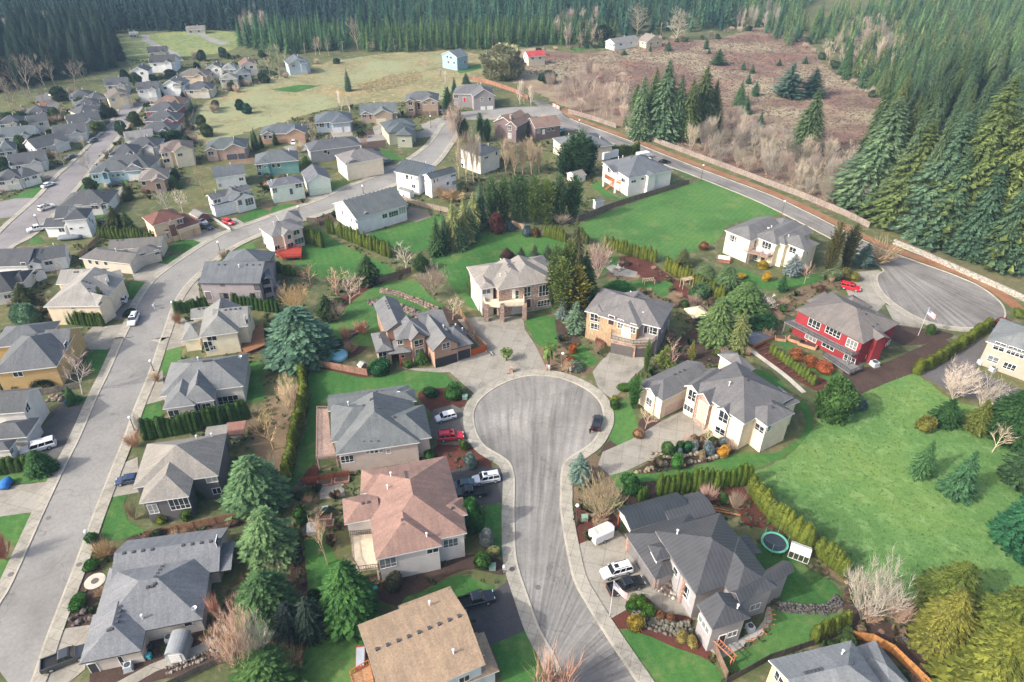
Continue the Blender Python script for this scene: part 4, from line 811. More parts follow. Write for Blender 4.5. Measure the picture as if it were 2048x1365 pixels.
house('low house with a dark brown gable over a cream garage door','T10',(176,158,140),(118,128,134),[
('xgg',4.2,.5,(832,918),(1132,902),12),('ygg',4.3,.5,(938,922),(1098,912),6),('ygg',4.2,.5,(832,918),(925,912),3)],
[('w',2,0,(865,928),1.8,1.4),('g',1,0,(1000,965),4.2,2.3,(226,214,180)),('d',0,0,(915,935),1,2,(110,80,60))],[(0,[('p',(.4,.6))])])
house('blue grey house with white garage doors and a red car outside','T10',(168,176,182),(108,120,132),[
('xhh',4.3,.5,(470,988),(772,968),12),('yhg',4.3,.5,(600,990),(762,975),8)],
[('w',0,0,(525,1000),1.8,1.8),('g',1,0,(645,1015),3.6,2.2,(236,236,236)),('g',1,0,(726,1003),2.4,2.2,(236,236,236)),('d',0,0,(578,1005),1,2.1,(60,100,120)),('w',0,0,(480,1000),1,1.4)],[(0,[('v',3,(.4,.5),(.7,.5))])])
house('sage green house with a nested hip roof at the fork of the upper street','N',(166,168,150),(100,113,122),[
('yhh',5.0,.5,(108,460),(502,412),(75,400)),('yhg',5.0,.5,(215,487),(442,486),6),('xhh',5.0,.45,(75,402),(505,350),10)],
[('w',1,0,(190,640),.5,.6),('w',0,1,(470,480),1.2,1.2),('w',1,0,(320,560),1.2,.8)],[(2,[('v',4,(.15,.5),(.5,.5)),('p',(.5,.6))]),(1,[('v',1,(.45,.5),(.55,.5))])],trim=DARKTRIM)
house('tan low house with brown gables above a wide garage, white car outside','T10',(178,146,122),(108,118,130),[
('xhh',4.0,.48,(28,1078),(396,1062),10),('ygg',4.0,.5,(45,1080),(142,1074),4),('ygg',4.05,.5,(232,1076),(397,1066),5)],
[('g',2,0,(285,1105),3.6,2.1,(186,154,132)),('g',2,0,(365,1095),2.2,2.1,(186,154,132)),('w',1,0,(65,1100),1.2,1.4),('w',1,0,(115,1098),1.2,1.2)],[(0,[('p',(.6,.6)),('p',(.9,.6))])])
house('grey hip roofed house half hidden behind the cream two storey house','T10',(160,160,162),(106,112,122),[('xhh',4.6,.5,(425,1215),(842,1162),10)],[('w',0,0,(555,1215),1.2,1.1),('w',0,0,(580,1225),.8,1.2)],[(0,[('v',3,(.4,.5),(.6,.5))])])
house('brick fronted house with twin dark garage doors and a white car outside','T00',(172,150,138),(104,116,122),[
('xhh',4.2,.5,(1632,1205),(1972,1182),11),('ygg',4.3,.5,(1785,1200),(1962,1186),6),('ygg',4.2,.5,(1636,1208),(1740,1200),3)],
[('g',1,0,(1850,1232),3.4,2.1,(84,84,96)),('g',1,0,(1928,1224),2.2,2.1,(84,84,96)),('w',2,0,(1688,1230),2,1.6)],[(0,[('p',(.7,.4))])])
h,_=house('cream two storey house with a taupe garage court on the bend','T10',(230,216,192),(138,138,142),[
('xhh',6.2,.48,(715,1320),(1025,1263),(512,1262)),('xgh',4.4,.48,(840,1285),(1028,1264),8),('ygg',6.2,.6,(725,1315),(835,1290),5)],
[('g',1,0,(915,1322),3.4,2.1,(202,186,168)),('g',1,0,(1000,1298),2.2,2.1,(202,186,168)),('w',2,0,(760,1340),2.6,1.5),('w',0,3,(560,1305),.6,.9),('w',0,3,(605,1325),.6,.9),('w',0,3,(640,1340),.7,1),('w',2,0,(765,1385),1.2,1.2)],[(0,[('p',(.6,.6)),('v',2,(.4,.5),(.5,.5))])])
house('teal green house with a grey roof by the back garden path','M',(112,156,150),(112,122,130),[('xhh',4.8,.48,(195,62),(800,8),11),('yhh',4.8,.5,(195,65),(400,50),6)],[('w',1,0,(250,105),1.6,1.6),('w',0,0,(455,82),1,1.3),('w',0,0,(528,75),1,1.3),('w',1,0,(260,190),1.2,1.2),('w',1,0,(345,95),.8,.8)],[(0,[('p',(.8,.6))])])
house('pale mint house with brown gables and mint garage doors','M',(210,222,208),(120,126,138),[
('xhh',5.8,.48,(410,379),(880,305),(280,300)),('ygg',5.0,.55,(908,312),(1248,262),11),('ygg',5.6,.5,(560,352),(735,312),3)],
[('w',0,0,(477,420),1.3,1.5),('w',2,0,(610,408),1.9,1.5),('d',0,0,(692,390),1,2,(70,84,104),2.2),('w',0,0,(800,352),2,1.4),('g',1,0,(1022,388),4.4,2.2,(208,220,204)),('g',1,0,(1178,350),2.4,2.2,(208,220,204)),('w',0,3,(340,480),.9,1.1),('w',0,3,(375,500),.9,1.1)],[(0,[('p',(.6,.7)),('p',(.1,.5))])])
house('white house glimpsed behind the two storey grey one, plain grey roof','T01',(222,224,222),(110,118,128),[('xgg',4.4,.45,(1712,64),(1966,30),10)],[('w',0,0,(1760,120),1,1.2),('w',0,0,(1930,70),1.4,1)],[(0,[('p',(.6,.6))])])
house('cream two storey house with a brownish gabled roof and arched windows','T00',(228,214,188),(132,122,120),[('xhh',6.0,.5,(1280,1222),(1548,1190),10),('ygg',6.1,.6,(1385,1222),(1545,1196),5),('yhg',6.0,.6,(1280,1230),(1370,1216),4)],[('w',2,0,(1300,1235),.8,1.4),('w',2,0,(1330,1238),.8,1.4),('w',1,0,(1440,1240),1.6,1),('w',2,0,(1315,1290),2,1.2)],())
house('light blue bungalow with an arched porch and white garage','T01',(158,186,196),(108,116,124),[('xhh',3.8,.48,(706,28),(1050,-4),10),('ygg',3.9,.6,(800,28),(870,22),4),('xhh',3.7,.45,(990,10),(1130,-2),9)],[('w',0,0,(765,52),1.6,1.2),('d',1,0,(838,45),1.4,2.2,(60,90,110)),('w',0,0,(905,42),1,1),('w',0,0,(945,38),1,1),('w',0,0,(985,34),1,1),('g',2,0,(1075,30),4,2.1)],())
house('taupe house with steps up to a gabled porch','T01',(172,150,136),(142,138,136),[('xhh',4.2,.48,(1105,86),(1345,60),10),('ygg',4.3,.5,(1205,90),(1320,76),4)],[('d',1,0,(1258,90),1.4,2,(60,52,50),1.2),('w',0,0,(1150,105),1.2,1.2)],())
h,_=house('tan stucco house with a brick red hip roof and twin garage doors','T01',(222,196,162),(132,92,86),[
('xhh',6.6,.52,(1215,445),(1472,373),(1045,398)),('xhh',3.8,.5,(1422,477),(1606,416),10),('yhh',3.8,.6,(1212,502),(1352,487),5),('ygg',6.2,.6,(1340,425),(1410,405),4)],
[('w',0,3,(1195,468),.9,1.4),('w',0,3,(1195,510),.8,1),('w',2,0,(1318,528),2.2,1.7),('w',0,0,(1438,408),1.5,1.3),('g',1,0,(1485,502),4.4,2.2,(206,176,148)),('g',1,0,(1566,466),2.4,2.2,(206,176,148)),('d',3,0,(1385,480),1.8,3.6,(120,84,70))],[(0,[('v',2,(.4,.5),(.5,.5))])])
house('white and stone two storey house with dark front gables and a white garage door','T01',(226,226,224),(112,117,126),[
('xgg',6.2,.5,(1690,238),(2012,150),(1612,215)),('ygg',6.3,.6,(1808,205),(1932,180),4),('ygg',4.2,.55,(1882,250),(2046,208),9),('xgg',4.0,.3,(1700,290),(1880,245),3)],
[('g',3,0,(1775,345),4.4,2.3,(236,236,236)),('w',0,0,(1725,250),.9,1),('w',0,0,(1752,244),.9,1),('w',0,0,(1845,220),1,1.2),('w',0,0,(1860,285),1.3,1.3),('w',2,0,(1920,258),1.2,1.6),('w',2,0,(1995,250),2.6,2.2),('w',0,3,(1640,290),.6,1.4)],[(0,[('v',3,(.5,.5),(.9,.5)),('p',(.2,.5))])])
house('low beige house with a brown grey roof and two garage doors on the bend','T01',(206,194,178),(124,124,126),[
('xhg',3.4,.42,(632,704),(1038,750),(1220,664)),('xgg',3.6,.42,(860,640),(1290,606),(900,556)),('xhh',3.4,.4,(1060,700),(1290,640),6)],
[('w',0,0,(720,732),1,1.1),('w',0,0,(775,740),1,1.1),('w',0,0,(846,744),1,1.1),('g',0,1,(1082,778),2.8,2.1,(212,202,188)),('g',0,1,(1165,738),2.8,2.1,(212,202,188)),('w',2,0,(1262,655),1.2,1.2)],[(0,[('p',(.6,.5)),('v',4,(.5,.6),(.8,.6))]),(1,[('v',2,(.1,.45),(.3,.45))])])
house('cream house with a pale silver roof and small dormers above the hedge of cypress','T01',(224,208,182),(172,172,171),[
('yhg',5.4,.48,(345,1093),(795,1086),14),('xgg',5.4,.5,(445,912),(760,905),8),('xgg',5.6,.6,(690,990),(888,948),(830,850)),('xgg',5.6,.6,(760,900),(985,840),(960,800)),('ygg',5.5,.7,(780,1080),(900,1010),6)],
[('w',0,0,(585,1105),.8,.5),('w',2,1,(855,895),1,1.6),('w',3,1,(972,860),1,1.4)],[(0,[('v',3,(.5,.5),(.66,.5)),('v',1,(.66,.35),(.7,.35))]),(1,[('v',2,(.35,.4),(.5,.4)),('v',2,(.8,.4),(.95,.4))])])
house('long white bungalow with a charcoal roof and dark windows','T01',(232,232,232),(94,99,108),[('xgg',3.5,.48,(-80,774),(218,764),11),('xgg',3.55,.48,(200,748),(530,692),(600,585)),('ygg',3.5,.5,(215,768),(330,748),5)],[('w',0,0,(275,750),1.2,1),('w',1,0,(390,742),1.8,1),('w',1,1,(572,630),2.4,1.6),('w',2,0,(240,775),.6,.8)],[(1,[('p',(.7,.7)),('v',2,(.4,.3),(.45,.45))])])
h,_=house('white two storey house by the far street with dark stepped roofs','T01',(230,232,232),(90,96,106),[('xhh',6.2,.48,(497,404),(693,386),(746,302)),('xgg',5.0,.45,(432,390),(540,380),9),('xgg',3.4,.4,(338,458),(512,452),7)],[('w',2,0,(508,478),1.6,1.2),('w',0,0,(570,468),.8,.6),('w',0,0,(648,460),1,.4),('w',0,1,(715,395),.8,1.4),('w',0,1,(740,410),.8,1.4)],[(2,[('v',5,(.1,.55),(.95,.55))])])
house('long grey roofed white house with a small gabled bay, by the western street','T01',(218,214,210),(98,103,110),[('xhh',3.6,.5,(458,298),(862,272),12),('ygg',3.7,.6,(788,278),(868,266),4)],[('w',0,0,(625,288),2.2,.8),('w',0,0,(757,290),2,1.6),('w',1,0,(815,292),1.6,1.4)],[(0,[('v',9,(.2,.55),(.9,.55))])])
house('dark roofed house cut by the left edge beside the red mulch bed','T01',(206,204,200),(86,89,96),[('xhh',3.5,.5,(-120,1002),(105,965),12),('xhh',3.4,.4,(70,905),(185,895),7)],[('w',0,0,(60,1010),1.4,1)],())
house('ochre yellow house with a long blue grey roof, row of dark shrubs along its wall','T02',(184,156,108),(118,124,132),[('xhh',5.2,.48,(-70,268),(452,207),15),('xgg',5.0,.6,(330,86),(535,70),9),('xhh',5.1,.48,(-80,60),(380,10),9)],[('w',0,0,(145,268),1.7,1.1),('w',1,1,(530,40),1.4,1.6)],[(0,[('v',5,(.1,.62),(.7,.62)),('v',1,(.4,.4),(.45,.4))])],frame=WHITE)
house('grey two storey house with stone columns by the wet driveway','T02',(206,202,196),(106,111,118),[('ygg',6.0,.6,(195,570),(336,372),(20,402)),('yhg',3.5,.5,(212,770),(320,612),(60,655)),('yhg',3.5,.5,(72,875),(138,785),(-60,800))],[('w',0,0,(217,535),1.4,1.6),('g',1,0,(272,722),4.4,2.2,(196,192,188)),('w',2,0,(85,890),1,1)],())
# --- the far estate: rows of small houses
FAR=[
('T00',(418,1092),(690,1062),11,3.4,DK,(214,212,208),'xgg','long charcoal roofed row house midway along the far street, white gable to the left'),
('T00',(552,1004),(812,962),11,3.4,DK,(190,182,172),'xgg','charcoal roofed house above the long row house on the far street'),
('T00',(635,925),(822,884),11,3.4,DK,(196,186,176),'xhh','dark roofed house next to the tall dark firs at the far street end'),
('T00',(285,1196),(560,1126),11,3.4,DK,(212,212,210),'xgg','charcoal roofed house with a white end gable beside the yellowish hedge'),
('T00',(70,1335),(372,1292),11,3.4,DK,(206,204,200),'xgg','dark roofed house nearest the near end of the far street row'),
('T00',(-20,1110),(275,1082),11,3.6,(110,122,130),(196,206,210),'xgg','blue grey roofed house with pale walls near the left edge'),
('T00',(212,994),(388,970),9,4.6,DK,(206,198,190),'xgg','two storey gabled house with a dusty pink end wall at the left'),
('T00',(-20,1225),(125,1205),11,3.4,(108,118,126),(190,190,190),'xhh','grey roofed house cut by the left edge below the round shrubs'),
('T00',(195,925),(402,903),10,3.4,DK,(190,184,180),'xhh','low charcoal roofed house below the orange timber shed'),
('T00',(552,795),(745,775),11,3.6,DK,(216,212,206),'xhh','grey roofed house with a white front left of the street end'),
('T00',(600,860),(795,838),10,3.6,DK,(212,206,198),'xhh','grey hip roofed house between the white fronted one and the dark firs'),
('T00',(724,802),(852,782),9,3.6,DK,(190,178,166),'xhh','small dark hip roofed house left of the cream gabled one'),
('T00',(834,690),(1022,676),10,4.4,DK,(190,186,182),'xgg','dark gabled house near the forest edge at the street end'),
('T00',(856,792),(1052,766),10,5.4,(128,122,118),(222,208,178),'ygg','cream house with twin gables facing the street end'),
('T00',(1086,724),(1272,712),10,5.6,DK,(228,228,226),'xgg','white two storey house with a dark roof right of the cream twin gabled one'),
('T00',(1272,694),(1468,690),11,5.6,(124,128,132),(220,220,220),'ygg','white two storey house with a grey front gable beside the three dark conifers'),
('T00',(1475,726),(1700,716),11,4.0,DK,(206,196,178),'xhh','cream walled hip roofed house at the edge of the tan meadow'),
('T00',(1412,616),(1655,610),11,4.2,(130,126,122),(206,188,164),'xhh','tan house with a brown grey hip roof among dark shrubs in the far estate'),
('T00',(1196,838),(1450,842),11,3.6,(136,116,108),(176,156,142),'xhh','low house with a rust brown roof beside the cul-de-sac in the far estate'),
('T00',(1156,896),(1415,892),11,3.6,DK,(150,80,80),'xhh','charcoal roofed house with dull red walls right of the far street'),
('T00',(1146,976),(1422,966),11,3.6,DK,(170,110,104),'xhh','charcoal roofed house with a brick red gable below the red walled one'),
('T00',(1096,1064),(1392,1054),11,3.6,DK,(206,202,196),'xhh','wide charcoal roofed house right of the far street below the brick red gable'),
('T00',(1000,1136),(1235,1106),10,3.6,(150,152,154),(224,222,216),'xgg','house with a pale silver roof and arched white window right of the far street'),
('T00',(996,1186),(1258,1176),10,3.6,DK,(200,198,194),'xhh','charcoal roofed house just below the silver roofed one'),
('T00',(866,1250),(1095,1236),11,3.6,DK,(196,192,186),'xhh','dark roofed house with a small front gable right of the far street'),
('T00',(756,1350),(1195,1346),12,3.8,DK,(196,192,188),'xhh','very wide dark roofed house nearest on the right of the far street'),
('T00',(1034,578),(1186,572),9,5.2,DK,(230,230,228),'ygg','white farmhouse style house at the left end of the new estate'),
('T00',(1186,508),(1398,500),12,5.2,(82,86,92),(228,228,226),'xgg','white house with a large near black roof in the new estate'),
('T00',(1176,428),(1345,416),10,5.0,(86,90,96),(210,200,180),'xgg','dark roofed house beside the new estate road, farthest of its row'),
('T00',(1646,552),(1772,548),10,5.2,(100,106,112),(228,228,226),'ygg','white gabled house among bare trees at the right of the far estate'),
('T00',(1768,562),(1892,556),10,5.4,(150,156,158),(190,194,196),'xhh','pale grey two storey house behind the bare trees of the far estate'),
('T00',(1916,532),(2060,520),11,5.4,(146,118,110),(226,216,206),'ygg','house with dusty pink roofs and white gables at the meadow corner'),
('T10',(255,520),(432,502),11,5.6,(112,124,138),(176,192,204),'ygg','blue grey two storey house standing alone above the meadow'),
('T00',(1030,278),(1102,274),5,2.6,(190,192,190),(170,172,172),'xgg','small pale metal shed at the forest edge above the green slope'),
('T00',(1486,244),(1642,236),8,3.0,(150,146,140),(200,196,190),'xgg','long pale barn like house at the dark forest foot'),
('T01',(-40,96),(185,66),10,3.6,DK,(226,220,212),'xhh','grey roofed white house at the left edge above the side street'),
('T01',(175,66),(325,24),9,3.6,DK,(226,220,210),'xhh','grey roofed white house beside the far street, just right of its left edge neighbour'),
('T00',(-30,1002),(170,985),10,3.4,DK,(206,206,204),'xhh','low dark roofed house at the left edge with a white gable'),
('T20',(130,458),(272,446),9,5.0,(206,84,90),(206,196,178),'xgg','barn with a bright coral red roof at the meadow top'),
('T20',(820,352),(1022,320),9,4.0,(150,152,154),(224,224,214),'xgg','white farmhouse with a glazed gable in front of two bare cone shaped trees'),
('T20',(1076,342),(1212,322),9,3.6,(156,150,146),(206,190,160),'ygg','small cream cottage right of the white farmhouse'),
('T00',(1750,640),(1900,632),9,4.6,(150,154,150),(196,190,176),'xhh','pale olive roofed house behind bare trees at the meadow corner'),
('T00',(1880,600),(2010,590),9,4.6,(112,124,132),(190,196,196),'xhh','slate roofed house half hidden by twiggy trees right of the pale grey one'),
]
for c,a,b,d,hh,rf,wl,ty,lab in FAR:
 w_=[('w',0,3,(a[0],a[1]+12),1.2,1.1),('w',0,3,(a[0]-30,a[1]+6),1.0,1.1),('w',0,0,((a[0]*3+b[0])/4,(a[1]*3+b[1])/4+14),1.4,1.2),('w',0,0,((a[0]+b[0]*2)/3,(a[1]+b[1]*2)/3+14),1.4,1.2)]
 house(lab,c,wl,rf,[(ty,hh,.5,a,b,d)]+([('ygg' if ty[0]=='x' else 'xgg',hh+.05,.6,(a[0]*.45+b[0]*.55,a[1]*.45+b[1]*.55+4),(a[0]*.12+b[0]*.88,a[1]*.12+b[1]*.88+4),d*.55)]if d>9 and abs(b[0]-a[0])>150 else[]),w_+([('g',1,0,(a[0]*.28+b[0]*.72,a[1]*.28+b[1]*.72+16),3.6,2.0,(216,212,206))]if d>9 and abs(b[0]-a[0])>150 else[]),[('v',3,(.3,.5),(.7,.5)),][:0]or[(0,[('p',(.6,.6))])])
h,_=house('tall slate blue house standing alone at the top of the meadow','T10',(146,172,188),(116,130,142),[('xgg',7.2,.4,(1607,462),(1702,440),(1503,430))],[('w',0,0,(1670,498),1.6,1.6),('w',0,3,(1530,455),1.2,1.2),('w',0,3,(1560,462),1.2,1.2),('w',0,3,(1585,505),1.2,1.4),('w',0,3,(1540,500),1.4,1.4)],())
SHEDS=[('P',(215,1018),(378,992),(560,1010),2.8,(124,130,138),(214,216,216),'xgh','grey roofed white garden house against the lawn fence'),
('B',(30,1020),(105,1058),(240,1000),1.9,(190,190,190),(176,140,120),'xgg','little brown playhouse with a pale roof behind the fence'),
('T11',(1135,150),(1230,180),(1225,150),2.2,(150,156,156),(228,228,228),'xgg','white lean-to shed against the white two storey house'),
('T01',(255,825),(335,790),(370,790),2.3,(92,96,104),(228,228,228),'ygg','small white shed behind the long white bungalow'),
('T00',(300,860),(370,852),5,2.4,(170,120,84),(170,110,70),'xgg','orange timber shed beside the far parking court'),
('O',(1300,1060),(1455,1020),5,2.4,(160,160,156),(206,202,196),'xgg','low pale shed left of the orange balcony house'),
('T01',(1510,345),(1580,380),4,2.2,(150,152,150),(140,90,84),'xgg','small grey roofed shed by the red car drive')]
for c,a,b,d,hh,rf,wl,ty,lab in SHEDS:house(lab,c,wl,rf,[(ty,hh,.5,a,b,d,{'ov':.2})],[('w',0,0,((a[0]+b[0])/2,(a[1]+b[1])/2+40),.7,.6)],(),cat='shed',name='shed')
# -------- plants
LEAF=mat('leaf',(1,1,1,1));LEAFN=mat('leaf',(1,1,1,1),n=1.2);BARK=mat('bark',(1,1,1,1));TRUNKM=mat('trim',C(96,80,68,.6))
def rnd(a,b):return random.uniform(a,b)
def fir_mesh(seed,n=30,per=10,prof='cone',steps=5,droop=.28,lf=.42,solid=0):
 "conifer crown for height 10, radius 3"
 random.seed(seed);mb=MB();H,R=10.0,3.0;ph=rnd(0,6)
 for i in range(n):
  f=i/(n-1);z=.5+(H-.6)*f**.92
  if prof=='cone':r=R*(1-f)**.68*min(1,.72+f*2.2)
  elif prof=='broad':r=R*(1-f**2.0)**.62*min(1,.75+f*1.6)
  else:r=R*max(.04,sin(pi*min(1,.16+.86*f)))**.7
  k=max(3,int(per*(.35+.65*(1-f))));ph+=1.1
  for j in range(k):
   a=ph+2*pi*(j+rnd(-.35,.35))/k;L=max(.25,r*rnd(.6,1.13)*(1+.16*sin(a*2+seed)*sin(f*9+seed)));zz=z+rnd(-.26,.26)
   d=Vector((cos(a),sin(a),0));s=Vector((-sin(a),cos(a),0));up=.35 if f>.8 else rnd(-.05,.15)
   P=[d*(L*t)+Vector((0,0,zz+L*(up*t-droop*t*t*1.5)))for t in[q/steps for q in range(steps+1)]]
   for q in range(1,steps+1):
    t=q/steps;l=(lf*L*(1-.55*t)+.16)*rnd(.75,1.2);b=P[q];c=P[q-1]
    for sg in(-1,1):
     tip=b+(s*sg*.85+d*.55).normalized()*l+Vector((0,0,-.16*l+rnd(-.1,.1)*l))
     mb.add([c,b,tip,c+(tip-c)*.55-d*.08*L],[(0,1,2,3)])
   tip=P[-1]+d*(.2*L+.05);mb.add([P[-1]-s*.12*L,P[-1]+s*.12*L,tip],[(0,1,2)])
 if solid:mb.lathe((0,0,0),[(R*solid*.8,.6),(R*solid,1.4),(R*solid*.62,5),(.05,9.4)],7)
 mb.add([(-.08,0,H-.7),(.08,0,H-.7),(0,0,H+.25),(0,.08,H-.7)],[(0,1,2),(1,3,2)])
 return mb
def trunk_mb(h=10,r=.22):
 mb=MB();mb.tube((0,0,0),(0,0,h*.85),r,r*.25,7);return mb
def leafball(seed,n,prof,size,up=.3,core=True,lump=.18,H=1.0):
 "foliage surface of small leaf clumps; prof(f)->radius at height fraction f (unit height H)"
 random.seed(seed);mb=MB();lobes=[(rnd(0,2*pi),rnd(0,1),rnd(.5,1))for _ in range(7)]
 def rad(f,a):
  r=prof(f)
  for la,lf,s in lobes:r*=1+lump*s*math.exp(-((f-lf)/.2)**2)*cos(a-la)
  return r
 if core:
  N_,M_=9,10;vs=[]
  for i in range(N_+1):
   f=i/N_
   for j in range(M_):
    a=2*pi*j/M_;r=max(.001,rad(f,a)*.86);vs.append((r*cos(a),r*sin(a),H*(.02+.95*f)))
  mb.add(vs,[(i*M_+j,i*M_+(j+1)%M_,(i+1)*M_+(j+1)%M_,(i+1)*M_+j)for i in range(N_)for j in range(M_)])
 for _ in range(n):
  f=random.random()**.9;a=rnd(0,2*pi);r=rad(f,a)*rnd(.8,1.06);p=Vector((r*cos(a),r*sin(a),H*f))
  nrm=Vector((cos(a),sin(a),rnd(-.2,.9))).normalized();t=Vector((rnd(-1,1),rnd(-1,1),rnd(-1,1))).cross(nrm).normalized()
  w=(Vector((0,0,1))*up+nrm*rnd(.2,.8)+t*rnd(-.5,.5)).normalized();s=size*rnd(.6,1.3)
  mb.add([p-t*s*.5,p+t*s*.5,p+t*s*.3+w*s,p-t*s*.3+w*s*1.15],[(0,1,2,3)])
 return mb
def bare_mesh(seed,spread=.6,first=.25,nl=9,levels=3,twig=.045,rise=.5,trunk=.16,curve=.0):
 "leafless tree, height about 10: returns limbs, twigs"
 random.seed(seed);A,B=MB(),MB()
 def grow(p,d,L,r,lev):
  segs=3;q=p;pts=[p]
  for i in range(segs):
   d=(d+Vector((rnd(-1,1),rnd(-1,1),rnd(-.5,1)*.5))*.16+Vector((0,0,.06))).normalized();q=q+d*(L/segs);pts.append(q)
  for i in range(segs):
   r0=r*(1-.75*i/segs);r1=r*(1-.75*(i+1)/segs)
   if lev<=1:A.tube(pts[i],pts[i+1],r0,r1,5 if lev==0 else 4,cap=False)
   else:A.tube(pts[i],pts[i+1],max(r0,.02),max(r1,.014),3,cap=False)
  if lev>=levels:
   for k in range(7 if levels>1 else 15):
    t=rnd(.15,1);i=min(segs-1,int(t*segs));b=pts[i]+(pts[i+1]-pts[i])*(t*segs-i)
    dd=(d+Vector((rnd(-1,1),rnd(-1,1),rnd(-.6,1)))*.75).normalized();l=L*rnd(.4,.95);s=dd.orthogonal().normalized()*twig*.5
    m_=b+dd*l*.55+Vector((rnd(-1,1),rnd(-1,1),rnd(-.4,.8)))*l*.1;e_=b+dd*l+Vector((0,0,.1*l))
    B.add([b-s,b+s,m_+s*.6,m_-s*.6,e_],[(0,1,2,3),(3,2,4)])
   return
  n=nl if lev==0 else random.choice((4,5,5,6))
  for k in range(n):
   t=first+(1-first)*(k+rnd(0,.8))/n if lev==0 else rnd(.25,1)
   t=min(t,.99);i=int(t*segs);b=pts[i]+(pts[i+1]-pts[i])*(t*segs-i)
   a=rnd(0,2*pi)if lev else k*2.4+rnd(-.4,.4)
   o=d.orthogonal().normalized();o=Matrix.Rotation(a,3,d)@o
   dd=(d*rise+o*spread+Vector((0,0,.25))).normalized();grow(b,dd,L*rnd(.42,.62)*(1.15-.45*t if lev==0 else 1),r*(1-.7*t)*.62+.01,lev+1)
 return A,B,grow
def bare_tree(seed,kind):
 if kind=='vase':
  A,B,g=bare_mesh(seed,.55,.2,9,2,.035,.7)
  for k in range(7):
   a=k*.9+rnd(-.3,.3);g(Vector((0,0,0)),Vector((cos(a)*.55,sin(a)*.55,1)).normalized(),rnd(5,6.5),.055,0)
 elif kind=='bush':
  A,B,g=bare_mesh(seed,.7,.1,6,1,.17,.6)
  for k in range(34):
   a=k*2.4;e=rnd(.15,1.0);g(Vector((0,0,0)),Vector((cos(a)*(1.1-e*.5),sin(a)*(1.1-e*.5),.35+e)).normalized(),rnd(4.6,6.4),.05,1)
 elif kind=='poplar':
  A,B,g=bare_mesh(seed,.28,.12,22,2,.05,.95)
  g(Vector((0,0,0)),Vector((0,0,1)),9.0,.16,0)
 elif kind=='cone':
  A,B,g=bare_mesh(seed,.9,.1,26,2,.06,.35)
  g(Vector((0,0,0)),Vector((0,0,1)),9.4,.2,0)
 else:
  A,B,g=bare_mesh(seed,.75,.22,9,2,.055,.55)
  g(Vector((0,0,0)),Vector((rnd(-.06,.06),rnd(-.06,.06),1)),7.6,.2,0)
 return A,B
def extent(mb):
 h=sorted(v[2]for v in mb.v)[int(len(mb.v)*.995)];r=sorted(hypot(v[0],v[1])for v in mb.v)[int(len(mb.v)*.97)]
 return h,r
PROTO={}
